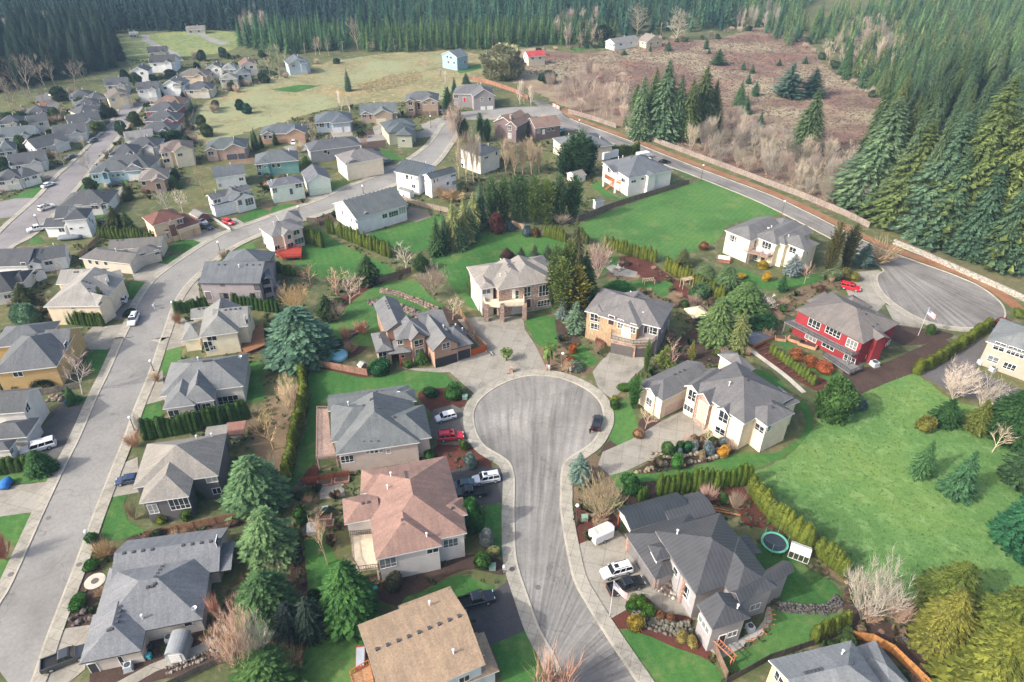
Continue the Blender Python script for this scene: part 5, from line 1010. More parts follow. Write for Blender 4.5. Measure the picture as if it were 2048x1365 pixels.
def proto(kind,merged):
 key=(kind,merged)
 if key in PROTO:return PROTO[key]
 out=[]
 for s in range(5 if kind in('fir','tree','bush','far','bigfir')else 4 if kind=='broad' else 3):
  if kind in('fir','cedar','broad','spindle','far','spruce','bigfir'):
   n,per,st,pr={'fir':(46,15,6,'cone'),'bigfir':(74,19,8,'cone'),'cedar':(44,18,6,'oval'),'broad':(66,26,8,'broad'),'spindle':(40,12,4,'oval'),'far':(16,9,3,'cone'),'spruce':(32,14,5,'cone')}[kind]
   m=fir_mesh(100+s*7+len(kind)*31,n,per,pr,st,{'spindle':-.35,'spruce':.05}.get(kind,.28),{'far':.36,'broad':.115,'fir':.18,'bigfir':.105,'cedar':.15,'spindle':.24,'spruce':.2}[kind],{'far':.36}.get(kind,0));h,r=10.0,3.0
   t=trunk_mb(10,.22)
   if merged:m.add(t.v,t.f,1);out.append((m.mesh(kind,[LEAF,TRUNKM]),None,h,r))
   else:out.append((m.mesh('crown',LEAF),t.mesh('trunk',TRUNKM),h,r))
  elif kind=='arb':
   m=leafball(300+s,520,lambda f:.5*(sin(pi*min(1,.2+.82*f))**.6)*(1 if f<.7 else 1),.1,1.3,lump=.12,H=3.0);out.append((m.mesh(kind,LEAFN),None,3.0,.5))
  elif kind=='clip':
   m=leafball(340+s,620,lambda f:.5*min(1,(1-f)**.3*1.0+.0)if f>.02 else .45,.09,1.0,lump=.06,H=3.0);out.append((m.mesh(kind,LEAFN),None,3.0,.5))
  elif kind=='shrub':
   m=leafball(380+s,1300,lambda f:.5*sqrt(max(0,1-(1.55*f-.55)**2))if f<1 else 0,.07,.2,lump=.25,H=.85);out.append((m.mesh(kind,LEAFN),None,.85,.5))
  elif kind=='round':
   m=leafball(420+s,1500,lambda f:.5*sqrt(max(0,1-(1.7*f-.7)**2)),.075,.2,lump=.3,H=.9);t=trunk_mb(.4,.04)
   if merged:out.append((m.mesh(kind,LEAFN),None,.9,.5))
   else:out.append((m.mesh('crown',LEAFN),t.mesh('trunk',TRUNKM),.9,.5))
  elif kind=='palm':
   random.seed(s);m=MB()
   for k in range(26):
    a=k*2.4;e=rnd(-.5,.9);d=Vector((cos(a),sin(a),0));sd_=Vector((-sin(a),cos(a),0));p=Vector((0,0,2.2))
    for q in range(5):
     p2=p+d*.3*cos(e)+Vector((0,0,.3*sin(e)));e-=.32;m.add([p-sd_*.22,p+sd_*.22,p2+sd_*.2,p2-sd_*.2],[(0,1,2,3)]);p=p2
   t=MB();t.tube((0,0,0),(0,0,2.2),.18,.16,8);out.append((m.mesh('crown',LEAF),t.mesh('trunk',TRUNKM),2.9,1.3))
  elif kind=='grass':
   random.seed(s);m=MB()
   for k in range(160):
    a=rnd(0,6.28);d=Vector((cos(a),sin(a),0));sd_=Vector((-sin(a),cos(a),0))*.03;l=rnd(.6,1);m.add([d*.1-sd_,d*.1+sd_,d*.35*l+Vector((0,0,.75*l))+sd_,d*(.5*l)+Vector((0,0,.62*l))],[(0,1,2,3)])
   out.append((m.mesh(kind,LEAF),None,.75,.5))
  else:
   A,B=bare_tree(500+s*13+len(kind),kind);h,r=extent(B)
   if merged:
    A.add(B.v,B.f,0);out.append((A.mesh(kind,BARK),None,h,r))
   else:out.append((B.mesh('crown',BARK),A.mesh('trunk',BARK),h,r))
 random.seed(hash(kind)%1000 if False else len(kind)*17)
 PROTO[key]=out;return out
NAMES={'fir':'fir_tree','bigfir':'fir_tree','cedar':'cedar_tree','broad':'fir_tree','spindle':'cypress_tree','far':'fir_tree','spruce':'spruce_tree','arb':'arborvitae','clip':'arborvitae','shrub':'shrub','round':'evergreen_tree','palm':'palm_tree','grass':'grass_clump','tree':'bare_tree','vase':'bare_tree','bush':'bare_shrub','poplar':'slim_bare_tree','cone':'larch_tree'}  # the poplar kind also carries plain bare trees and birches
CATS={'arb':'hedge shrub','clip':'hedge shrub','shrub':'shrub','bush':'shrub','grass':'plant'}
CNT=[0]
BAREK=('tree','vase','bush','poplar','cone')
def plant(kind,pos,h,w,col,label,group=None,parts=False,trunk=None):
 if kind=='fir' and h>17:kind='bigfir'
 P=proto(kind,not parts);CNT[0]+=1;me,tr,H,R=P[CNT[0]%len(P)]
 sc=(w/(2*R),w/(2*R),h/H);rz=(CNT[0]*2.399)%6.283
 c=C(*col,.85 if kind in BAREK else .6)
 k=1+.1*sin(CNT[0]*12.9);c=(c[0]*k,c[1]*k,c[2]*k,1)
 if tr is None:
  o=link(NAMES[kind],me,loc=(pos[0],pos[1],0),rz=rz,scale=sc,color=c);return tag(o,label,CATS.get(kind,'tree'),group)
 t=bpy.data.objects.new(NAMES[kind],None);COL.objects.link(t);t.location=(pos[0],pos[1],0);t.rotation_euler=(0,0,rz);t.scale=sc;tag(t,label,CATS.get(kind,'tree'),group)
 link('crown',me,t,color=c);link('trunk',tr,t,color=C(*trunk,.62)if trunk else c)
 return t
def pl(kind,lst,col,label,group=None,parts=False,trunk=None):
 "lst of (base x, base y, top y, width px)"
 if len(lst)>1 and not group:group=label
 for q in lst:
  by=q[1]-(.2*q[3]if kind in('broad','round','shrub','cedar','fir','spruce')and q[3]>16 else 0);q=(q[0],by)+tuple(q[2:])
  g=at(q[0],q[1]);h=max(hfor(q[0],q[1],q[2]),.4);w=q[3]/pxm(q[0],q[1])
  plant(kind,g,h,w,q[4]if len(q)>4 else col,label,group,parts,trunk)
def hrow(kind,pts,n,h,w,col,label,jit=.12):
 P=[at(*p)for p in pts];seg=[(P[i+1]-P[i]).length for i in range(len(P)-1)];T=sum(seg)
 for k in range(n):
  s=T*(k+.5)/n;i=0
  while i<len(seg)-1 and s>seg[i]:s-=seg[i];i+=1
  p=P[i]+(P[i+1]-P[i])*(s/seg[i]);p=p+Vector((rnd(-jit,jit),rnd(-jit,jit),0));plant(kind,p,h*rnd(.8,1.14),w*rnd(.88,1.18),col,label,label)
random.seed(11)
YG=(136,148,66);DG=(84,118,58);MG=(112,136,60)
hrow('clip',[(290,878),(330,872),(400,858),(497,835)],21,4.4,2.0,DG,'dark green arborvitae in the clipped hedge before the pale stucco house with the glazed bay')
hrow('clip',[(353,628),(417,618)],11,3.4,1.4,DG,'green arborvitae in the short hedge left of the cream gabled house roof')
hrow('clip',[(466,612),(560,626)],12,3.6,1.5,DG,'green arborvitae in the hedge between the cream house and the lilac grey house')
hrow('clip',[(458,521),(592,553)],19,3.2,1.8,(106,134,58),'green arborvitae in the hedge behind the lilac grey house, below the red deck')
hrow('arb',[(609,484),(647,497)],8,5,1.5,(120,136,58),'tall arborvitae on the right side of the red decked peach house')
hrow('arb',[(655,467),(669,470)],3,5.2,1.3,(118,138,60),'one of three arborvitae at the drive gap left of the long white house')
hrow('arb',[(675,473),(783,517)],16,4.8,1.6,(128,142,60),'arborvitae in the row along the green slope in front of the long white house')
hrow('clip',[(603,735),(609,800),(590,890),(568,984)],30,3.8,2.0,(140,152,64),'yellow green arborvitae in the long side hedge of the blue grey house')
hrow('arb',[(1088,473),(1131,485)],10,4.4,1.3,YG,'golden arborvitae in the short row under the tall dark cypresses')
hrow('arb',[(1148,480),(1176,490)],5,4.2,1.4,(116,122,62),'dull arborvitae beside the tall olive conifer at the lawn corner')
hrow('arb',[(1209,497),(1312,526)],18,4.2,1.4,(136,146,62),'arborvitae in the row along the near edge of the big lawn')
hrow('arb',[(1330,540),(1385,570),(1447,606)],18,4.2,1.4,(146,152,62),'golden arborvitae in the row beside the red mulched garden')
hrow('clip',[(1203,318),(1278,306)],13,4.2,2.0,(104,122,52),'olive arborvitae in the hedge between white trailer and grey house')
hrow('arb',[(1540,704),(1629,772)],14,2.7,1.25,(136,152,66),'small arborvitae in the row on the terrace below the red house')
hrow('clip',[(1829,749),(1886,720),(1975,656)],19,3.4,2.2,(124,136,52),'golden green hedge arborvitae beside the beige apartment house forecourt')
hrow('arb',[(1276,1002),(1293,998)],3,3.2,1.2,(120,150,64),'one of three arborvitae behind the metal roofed carport')
hrow('arb',[(1312,992),(1400,980),(1499,968)],17,5.2,1.6,(118,142,56),'green arborvitae in the row between the big cream house lawn and the carport')
hrow('arb',[(1499,985),(1545,1045),(1618,1099)],18,4.8,1.8,(142,154,66),'golden arborvitae in the row along the meadow behind the trampoline')
hrow('arb',[(1632,1110),(1690,1156)],9,4.4,1.7,(142,154,66),'golden arborvitae in the short row past the white greenhouse frame')
hrow('arb',[(1621,1289),(1652,1272),(1692,1252)],6,4.6,1.6,(134,146,62),'arborvitae against the dark fence beyond the lower right lawn')
hrow('clip',[(137,648),(211,652)],11,3.8,1.4,(102,128,58),'green arborvitae in the hedge in front of the silver roofed cream house')
hrow('arb',[(200,476),(260,480),(312,488)],16,4.2,1.5,(110,128,58),'green arborvitae in the hedge left of the brick red roofed house')
hrow('shrub',[(12,776),(112,769)],9,2.4,2.2,(72,92,58),'dark rounded shrub in the row along the ochre wall')
hrow('clip',[(-4,946),(62,936)],5,3.0,2.2,(92,120,58),'fat clipped arborvitae in the row beside the white canopied pickup')
hrow('shrub',[(45,307),(110,270)],14,2.4,2.6,(120,124,66),'yellowish hedge shrub behind the far street row houses')
pl('broad',[(604,738,616,122)],(110,146,124),'huge blue green fir beside the yellow green hedge, left of the brown stucco house',parts=True)
pl('broad',[(518,1030,914,106)],(134,166,112),'big grey green conifer behind the charcoal two storey house',parts=True)
pl('broad',[(545,1132,1022,96)],(134,166,112),'big conifer, middle of three behind the bottom left house',parts=True)
pl('broad',[(540,1252,1146,106)],(112,146,90),'big conifer, lowest of three above the pale bare trees',parts=True)
pl('broad',[(705,1262,1126,100)],(92,140,74),'bright green feathery conifer between salmon and tan roofs',parts=True)
pl('cedar',[(588,1288,1206,62)],(66,80,72),'near black green bush left beneath the bright feathery conifer',parts=True);pl('cedar',[(628,1286,1196,60)],(70,88,78),'dark green bush touching the bright feathery conifer',parts=True)
pl('broad',[(540,1400,1316,126)],(104,142,80),'green conifer cut by the bottom edge',parts=True)
pl('broad',[(480,1000,960,40)],(92,120,80),'small conifer showing behind the charcoal house corner')
pl('cedar',[(738,577,511,44)],(78,106,62),'dark pyramid conifer on the lawn edge beside pale bare trees',parts=True);pl('cedar',[(843,547,506,30)],(84,112,60),'narrow dark cone between two pale bare trees',parts=True);pl('cedar',[(656,648,589,36)],(80,104,58),'dark conical cedar at the terraced lawn corner',parts=True)
pl('fir',[(875,517,436,42)],(86,118,74),'loose green fir at the left end of the central tree belt',parts=True)
pl('fir',[(908,505,398,44),(930,495,392,44),(900,488,420,30),(948,470,384,42)],(172,180,122),'pale olive conifer in the central tree belt',parts=True)
pl('fir',[(890,508,430,36),(920,505,440,36),(962,462,360,36),(940,485,410,40)],(108,138,100),'dark conifer in the central tree belt',parts=True)
pl('spindle',[(985,446,356,30),(1008,444,352,32),(1032,446,352,32),(1050,447,358,28),(1117,447,350,34)],(122,152,100),'tall dark cypress in the row behind the golden arborvitae',parts=True)
pl('spindle',[(1068,450,352,32),(1092,450,358,36)],(150,172,98),'tall light green cypress in the row behind the golden arborvitae',parts=True);pl('spindle',[(1145,442,350,36)],(96,136,88),'tall dark green cypress at the right end of the row',parts=True)
pl('fir',[(1150,548,432,44)],(124,122,82),'tall olive brown conifer at the lawn corner',parts=True)
pl('spindle',[(1110,618,492,40),(1132,612,480,38),(1122,634,515,42)],(132,150,84),'olive green cedar in the tall group against the pale stone house',parts=True);pl('fir',[(1168,612,502,58)],(80,112,66),'tall dark green conifer behind the golden one',parts=True);pl('spindle',[(1150,632,534,54)],(150,144,64),'golden green cedar between the stone house and the timber clad house',parts=True)
pl('spruce',[(1124,645,590,28)],(160,176,168),'slim silvery blue spruce by the stone house corner',parts=True);pl('spruce',[(1150,672,603,46)],(146,172,140),'pale blue green spruce beside the timber clad house',parts=True)
pl('spruce',[(1042,526,493,22),(1069,524,489,23),(1095,523,489,23)],(96,112,86),'small dark conifer in the row behind the pale stone roof');pl('cedar',[(1014,522,496,24)],(108,76,70),'small maroon conifer behind the pale stone roof')
pl('arb',[(1104,530,508,9),(1110,532,510,9)],(120,134,62),'thin arborvitae behind the pale stone house');pl('arb',[(943,592,542,14)],(104,128,56),'narrow arborvitae at the left wall of the pale stone house')
pl('spruce',[(844,733,698,28)],(96,138,72),'small conifer in front of the black garage doors house',parts=True);pl('shrub',[(762,752,722,38)],(64,124,78),'big round dark green shrub at the brown house corner')
pl('spruce',[(1583,558,508,42)],(172,186,192),'silver blue spruce in front of the cream balcony house',parts=True);pl('spruce',[(1725,543,487,48)],(132,156,140),'blue green spruce at the mouth of the turning head',parts=True)
pl('spindle',[(1655,548,444,30)],(150,140,88),'taller olive conifer right of the cream balcony house',parts=True);pl('spindle',[(1688,540,448,30)],(128,124,82),'darker olive conifer nearest the lane beside the cream house',parts=True)
pl('spruce',[(1562,588,545,22)],(84,134,78),'small bright green cone at the red house garden edge',parts=True)
pl('broad',[(1409,578,530,44)],(122,148,100),'rounded pale conifer right of the red mulched garden',parts=True);pl('broad',[(1451,592,533,52)],(124,152,100),'rounded conifer below the cream balcony house',parts=True);pl('broad',[(1488,634,566,72)],(116,148,90),'wide rounded conifer above the dark round bush',parts=True);pl('broad',[(1430,694,595,66)],(126,152,96),'tall conifer right of the tan garden canopy',parts=True);pl('fir',[(1474,708,622,52)],(140,150,98),'olive conifer in front of the wide rounded one',parts=True)
pl('spruce',[(1365,538,497,38)],(132,136,84),'olive conifer at the near edge of the big lawn',parts=True);pl('tree',[(1319,534,502,18)],(70,84,72),'small twisted dark tree at the lawn edge')
pl('spruce',[(1158,970,906,48)],(152,176,158),'blue spruce on the verge where the cul-de-sac opens',parts=True)
pl('spindle',[(1266,818,752,24)],(92,146,70),'weeping green conifer at the left corner of the big cream house',parts=True);pl('spindle',[(1291,745,680,14)],(128,158,84),'thin green column conifer below the arched terrace');pl('spruce',[(1330,738,690,40)],(146,164,88),'light green weeping conifer behind the big cream house',parts=True);pl('spruce',[(1382,722,680,20)],(176,170,92),'yellowish conifer beside the stepping path')
pl('fir',[(1837,960,880,44)],(104,148,92),'young fir standing alone in the meadow, left one',parts=True);pl('fir',[(1909,1004,903,64)],(104,150,100),'larger young fir in the meadow, right of the smaller one',parts=True)
pl('fir',[(1888,858,798,62)],(78,118,66),'dark fir at the upper right of the meadow',parts=True);pl('shrub',[(1850,864,836,32)],(150,148,72),'yellowish shrub at the foot of the dark meadow fir')
pl('fir',[(1950,870,800,56)],(138,146,70),'olive gold conifer between two dark firs by the meadow',parts=True);pl('broad',[(2012,890,782,90)],(72,110,62),'big dark fir at the right edge above the bare white tree',parts=True);pl('cedar',[(2040,985,900,80)],(78,108,70),'dark bush at the right edge below the big dark fir',parts=True)
pl('broad',[(2034,1112,982,96)],(66,124,86),'dense blue green conifer cut by the right edge',parts=True)
pl('broad',[(1886,1238,1128,100)],(126,140,66),'yellow green conifer, uppermost of the golden group at bottom right',parts=True);pl('broad',[(1868,1312,1186,96)],(148,146,70),'golden conifer, left one of the bottom right group',parts=True);pl('broad',[(1968,1345,1176,128)],(130,140,62),'tall yellow green conifer in the middle of the bottom right group',parts=True);pl('broad',[(1950,1440,1260,150)],(138,142,62),'golden conifer cut by the bottom edge',parts=True);pl('broad',[(2060,1365,1240,80)],(106,122,58),'olive conifer at the bottom right corner',parts=True)
pl('fir',[(147,812,774,30)],(84,130,74),'small green conifer beside the wet driveway',parts=True);pl('broad',[(86,955,902,48)],(88,130,70),'green conifer at the end of the fat clipped hedge',parts=True)
pl('round',[(46,650,612,32)],(140,172,140),'rounded pale blue green tree, left of a pair by the silver roofed house',parts=True);pl('round',[(68,654,610,38)],(130,166,132),'rounded blue green tree, right of a pair by the silver roofed house',parts=True);pl('cedar',[(56,620,566,40)],(84,96,58),'dark olive tree above the pale blue green pair',parts=True)
pl('spindle',[(217,634,574,16)],(116,122,84),'thin leaning conifer in front of the silver roofed house',parts=True)
pl('cedar',[(240,478,412,40)],(92,100,58),'dark olive conifer left of the brick red roof',parts=True);pl('fir',[(262,478,420,36)],(104,124,72),'green conifer touching the brick red roof',parts=True);pl('fir',[(205,478,440,24)],(84,106,58),'dark conifer at the left end of the hedge beside the brick roof');pl('fir',[(257,405,362,24)],(104,112,70),'conifer at the drive of the light blue bungalow');pl('fir',[(350,382,350,30)],(92,126,78),'green conifer above the two white barked trees')
pl('shrub',[(262,636,620,22)],(60,88,58),'dark round shrub right of the silver roofed cream house')
pl('palm',[(1013,722,698,26)],(140,158,86),'small palm on the left of the tall stone house drive',parts=True);pl('palm',[(1097,735,684,32)],(134,160,84),'taller palm on the right of the tall stone house drive',parts=True)
pl('spindle',[(897,238,175,19)],(66,108,66),'tall dark juniper beside the grey craftsman house',parts=True);pl('spindle',[(921,285,222,17),(931,281,236,14)],(74,112,72),'tall juniper in the pair beside the upper street',parts=True);pl('spindle',[(961,283,226,16),(974,284,238,18)],(72,116,70),'tall juniper in the pair left of the mauve brown house',parts=True)
pl('fir',[(909,188,154,16)],(60,92,72),'dark conifer behind the grey craftsman house');pl('fir',[(932,172,146,20)],(84,104,80),'round conifer at the start of the orange fence')
pl('spindle',[(1128,354,287,36),(1143,352,268,36),(1158,354,261,42),(1176,350,276,34)],(88,124,80),'dark conifer in the clump before the low beige house',parts=True);pl('spruce',[(1005,300,270,16)],(70,110,70),'small conifer below the mauve brown house');pl('spruce',[(1052,285,248,14)],(52,84,62),'small dark conifer against the mauve brown wall')
pl('shrub',[(724,276,262,16)],(60,82,56),'dark round shrub by the upper street bend');pl('fir',[(514,300,255,16),(508,296,262,12),(524,296,266,12)],(74,100,58),'dark thin conifer left of the tan low house');pl('fir',[(552,290,262,16)],(80,98,62),'conifer in front of the tan low house')
pl('spindle',[(615,345,312,18)],(96,132,72),'bright green cone right of the teal house',parts=True)
pl('cedar',[(213,240,203,22)],(62,76,64),'tall dark evergreen at the end of the far street');pl('cedar',[(229,234,214,16)],(64,78,66),'dark evergreen right beside the taller one at the street end')
pl('round',[(122,207,174,26)],(76,98,72),'dark rounded tree by the far parking court');pl('round',[(198,268,244,24)],(128,142,90),'olive rounded tree left of the far street');pl('round',[(345,290,262,38)],(70,104,70),'dark rounded tree behind the cream house with arched windows');pl('round',[(318,298,272,24)],(96,132,92),'paler rounded tree next to the dark one')
pl('fir',[(326,200,180,18),(348,198,178,17),(367,199,182,16)],(56,80,66),'dark conifer in the trio below the white estate houses');pl('fir',[(378,260,226,15)],(60,88,62),'dark conifer at the meadow fence');pl('fir',[(385,224,198,15)],(96,130,96),'pale green conifer at the meadow edge')
pl('round',[(481,220,200,16)],(64,104,84),'dark round conifer in the tan meadow, left of two');pl('round',[(496,230,208,17)],(70,120,100),'bluish round conifer in the tan meadow, right of two')
pl('round',[(46,305,272,20)],(112,142,88),'bright rounded tree by the blue grey roofed house');pl('round',[(22,252,226,22)],(84,120,84),'green tree at the left edge');pl('round',[(82,228,212,16)],(74,104,82),'dark tree below the orange timber shed');pl('round',[(250,160,140,14),(258,164,148,12),(306,168,150,14),(342,162,140,22),(385,165,146,16),(396,152,126,12),(402,160,136,14),(420,158,140,14)],(58,82,68),'dark evergreen among the far estate roofs')
pl('fir',[(1278,288,150,54),(1322,292,118,84)],(130,156,114),'tall grey green fir in the clump beside the lane',parts=True);pl('fir',[(1300,280,136,56),(1268,262,168,44)],(112,138,90),'tall darker fir in the clump beside the lane',parts=True);pl('fir',[(1396,282,132,78),(1372,290,156,58),(1420,270,160,48)],(128,144,88),'tall olive fir at the right of the lane clump',parts=True);pl('fir',[(1350,288,150,52)],(110,142,104),'green fir in the middle of the lane clump',parts=True)
pl('spruce',[(1575,208,126,68)],(118,152,130),'wide blue green spruce in the bramble field',parts=True);pl('spruce',[(1622,204,134,54)],(72,112,92),'darker spruce right of the wide blue one',parts=True);pl('fir',[(1608,320,176,70)],(122,144,98),'olive fir rising behind the grey thicket',parts=True);pl('spruce',[(1436,137,98,36)],(96,132,84),'stout young fir alone in the upper bramble field',parts=True)
pl('fir',[(1504,147,130,12),(1496,168,148,14),(1510,196,162,20),(1478,215,160,28),(1490,232,190,26),(1520,250,222,14),(1486,140,122,12),(1418,108,98,10),(1248,110,100,14),(1300,104,90,8),(1336,102,80,16),(1412,98,72,14),(1610,128,112,12),(1558,132,118,12)],(92,128,88),'small dark fir dotted over the bramble field')
pl('round',[(1205,92,52,32)],(66,90,62),'dark rounded evergreen left of the white farmhouse');pl('cone',[(1274,70,1,56),(1352,82,12,52)],(190,182,158),'big pale cone shaped leafless tree behind the white farmhouse',parts=True)
pl('round',[(1098,172,142,26),(1085,165,148,18)],(70,98,78),'dark evergreen below the coral roofed barn')
PK=(196,164,146);TN=(190,170,136);GY=(178,166,150);WB=(206,198,186);BR=(170,132,104);RD=(188,128,110)
pl('tree',[(812,545,487,66)],(204,190,168),'broad pale leafless tree behind the terraced lawn',parts=True);pl('vase',[(866,592,530,66)],(188,168,150),'spreading leafless tree at the rocky corner of the terraced lawn',parts=True);pl('tree',[(700,608,546,74)],(186,162,148),'wide leafless tree beside the dark pyramid conifer',parts=True);pl('tree',[(672,588,538,50)],(204,166,140),'rust pink leafless tree by the hedge end',parts=True);pl('tree',[(622,570,524,52)],(206,164,136),'orange tinted leafless tree below the red deck',parts=True)
pl('vase',[(592,630,570,66)],(196,168,122),'golden brown leafless clump at the end of the hedge',parts=True);pl('bush',[(672,640,600,44)],(178,160,140),'grey twiggy tree beside the conical cedar');pl('tree',[(906,640,588,56)],(190,168,150),'pinkish grey twiggy tree left of the pale stone house',parts=True)
pl('bush',[(724,668,634,36)],(216,160,126),'rust orange round shrub on the lawn, nearer the brown house');pl('bush',[(692,680,650,26)],(216,164,134),'smaller rust orange shrub on the lawn');pl('bush',[(702,705,680,30)],(170,140,118),'twiggy shrub beside the round trampoline cover')
pl('vase',[(586,835,758,46)],(214,190,156),'pale upright leafless tree left of the yellow green hedge',parts=True);pl('tree',[(548,900,812,76)],(202,174,128),'tan twiggy clump behind the pergola',parts=True);pl('tree',[(530,860,810,52)],(186,176,120),'olive twiggy clump above the tan one');pl('tree',[(556,955,905,40)],(196,176,150),'grey twiggy bush near the big conifer top')
pl('vase',[(485,1345,1232,112)],(204,172,150),'tall pinkish leafless tree at the bottom left yard',parts=True);pl('vase',[(530,1330,1226,72)],(214,202,184),'white stemmed leafless tree beside the near black bush',parts=True);pl('bush',[(590,1345,1290,60)],(170,134,110),'brown twiggy bush at the tan roof lawn',parts=True);pl('tree',[(560,1180,1120,46)],(176,148,124),'brown twiggy tree between the big conifers and the side lawn',parts=True);pl('tree',[(655,1130,1030,64)],(196,172,140),'tan leafless tree shading the white deck',parts=True)
pl('bush',[(1110,1398,1314,116)],(172,134,116),'rust red round twiggy bush at the bottom edge by the street',parts=True)
pl('tree',[(165,788,700,70)],(206,176,164),'white stemmed birch with pinkish twigs by the ochre house',parts=True,trunk=(226,218,208));pl('tree',[(338,424,374,42),(366,424,378,40)],(210,194,176),'white barked leafless tree in the pair above the brick red roof',parts=True,trunk=(224,220,210));pl('tree',[(408,390,334,60)],(134,124,96),'old dark leafless tree beside the white and stone house',parts=True)
pl('tree',[(122,560,510,42)],(196,178,160),'pale leafless tree behind the white shed',parts=True);pl('bush',[(358,648,622,22)],(172,134,108),'round brown shrub under the street lamp, left of the cream house');pl('bush',[(270,895,862,36)],(186,146,114),'round tan brown shrub by the pavement and lamp');pl('bush',[(315,764,740,24)],(172,142,108),'round brown shrub at the pale stucco house drive');pl('bush',[(449,520,492,20)],(186,160,130),'round tan shrub on the bend by the hedge end')
pl('bush',[(12,1120,1052,44)],(204,138,118),'reddish shrub at the left edge, lower street side');pl('bush',[(213,1116,1080,44)],(180,152,112),'straw coloured shrub at the house front');pl('bush',[(435,1240,1186,26)],(186,134,116),'red twiggy shrub at the side wall');pl('bush',[(270,1040,996,32)],(196,176,146),'pale twiggy shrub at the charcoal house lawn');pl('vase',[(288,880,820,14)],(206,196,180),'thin young birch at the hedge end')
pl('vase',[(1200,1040,956,92)],(206,188,150),'wide tan leafless tree below the blue spruce',parts=True);pl('tree',[(1290,858,806,44)],(206,178,156),'pale leafless tree at the garage of the big cream house',parts=True);pl('tree',[(1413,898,852,36)],(214,196,164),'small pale leafless tree in the topiary bed',parts=True);pl('tree',[(1345,735,675,46)],(206,170,160),'pinkish leafless tree behind the big cream house',parts=True);pl('vase',[(1195,558,480,50)],(206,176,164),'pink tinted leafless tree beside the red mulched garden',parts=True)
pl('vase',[(1722,1240,1126,118)],(186,178,164),'large white branched leafless tree by the bottom right fence',parts=True);pl('bush',[(1790,1245,1200,60)],(176,150,130),'grey twiggy bush behind the white branched tree')
pl('vase',[(1905,800,736,80)],(206,192,176),'white leafless tree beside the apartment forecourt',parts=True);pl('vase',[(1962,820,752,66)],(210,198,180),'white leaning leafless tree, right of the other by the forecourt',parts=True);pl('tree',[(1984,905,850,44)],(206,186,160),'pale leafless sapling beside the big dark fir',parts=True)
pl('tree',[(1538,624,588,44)],(220,210,198),'white stemmed bare tree left of the red house',parts=True);pl('tree',[(1608,568,520,30)],(196,166,146),'thin bare tree before the cream house corner');pl('bush',[(1757,530,462,62)],(188,164,128),'tan twiggy tree on the verge above the turning head',parts=True)
pl('bush',[(1470,1018,985,40)],(214,190,164),'pale twiggy shrub in the red mulch behind the metal roof');pl('bush',[(1415,1002,972,40)],(196,160,144),'pinkish twiggy shrub against the green arborvitae row')
pl('poplar',[(918,358,268,22),(933,364,256,22),(947,366,252,22),(955,362,266,20)],(206,190,166),'pale poplar in the row before the cream and sage house',parts=True)
pl('poplar',[(1012,345,275,26),(1030,352,270,30),(1046,350,276,26),(1063,350,272,28),(1078,346,285,22)],(196,172,146),'tan leafless tree in the clump behind the dark cypresses',parts=True)
pl('bush',[(890,398,366,56),(905,402,378,50)],(206,176,132),'golden brown thicket shrub below the white two storey house');pl('bush',[(1120,448,420,40)],(204,184,164),'greyish shrub behind the golden row')
pl('poplar',[(683,222,180,14),(700,226,184,14)],(214,202,186),'thin white birch behind the blue grey house');pl('tree',[(626,272,238,18)],(206,190,172),'small bare tree left of the blue grey house');pl('tree',[(625,300,262,26)],(196,176,154),'bare tree over the upper street, left');pl('bush',[(600,306,280,22)],(170,160,132),'bare bush by the white car');pl('tree',[(665,310,262,44)],(206,170,152),'pinkish bare tree before the grey hip roof',parts=True);pl('vase',[(730,305,270,20)],(206,180,164),'bare tree at the street fork')
pl('poplar',[(880,162,138,12),(893,185,140,10)],(214,202,184),'thin pale tree above the upper close');pl('vase',[(910,290,205,44)],(200,178,160),'pinkish bare tree beside the tall junipers',parts=True);pl('fir',[(697,186,136,18)],(104,136,104),'odd thin conifer in the meadow')
pl('round',[(1008,172,92,78)],(176,176,142),'large rounded grey green leafless tree by the coral roofed barn',parts=True);pl('poplar',[(1040,210,160,16),(1062,212,170,14),(1048,208,165,12)],(212,196,180),'white bare tree at the lane end');pl('tree',[(716,100,26,34)],(190,172,150),'tall bare tree in the gap of the plantation',parts=True)
pl('tree',[(742,104,82,22),(768,102,86,18),(790,104,84,20),(846,104,90,16),(852,140,108,26),(640,110,72,18),(632,112,76,16),(658,112,70,20)],(190,172,152),'small bare tree along the plantation foot');pl('tree',[(540,118,88,20),(558,120,86,22),(575,135,100,26),(560,160,120,30),(590,150,110,28),(540,150,112,24),(520,155,120,24)],(176,174,140),'mossy bare tree near the blue grey estate house')
pl('tree',[(36,180,110,44),(60,186,104,46),(92,178,106,40),(112,176,110,34),(150,168,118,44),(170,166,122,36),(20,214,150,40),(60,208,156,36),(40,225,160,40),(86,204,168,26)],(150,138,124),'grey brown bare tree at the dark forest edge',parts=False)
pl('tree',[(125,240,214,30),(170,300,272,24),(130,335,300,40),(180,345,300,34),(455,168,140,20),(470,172,150,20),(440,160,128,22),(430,170,150,24),(480,160,140,24),(410,150,120,20)],(176,164,140),'bare tree between far estate roofs')
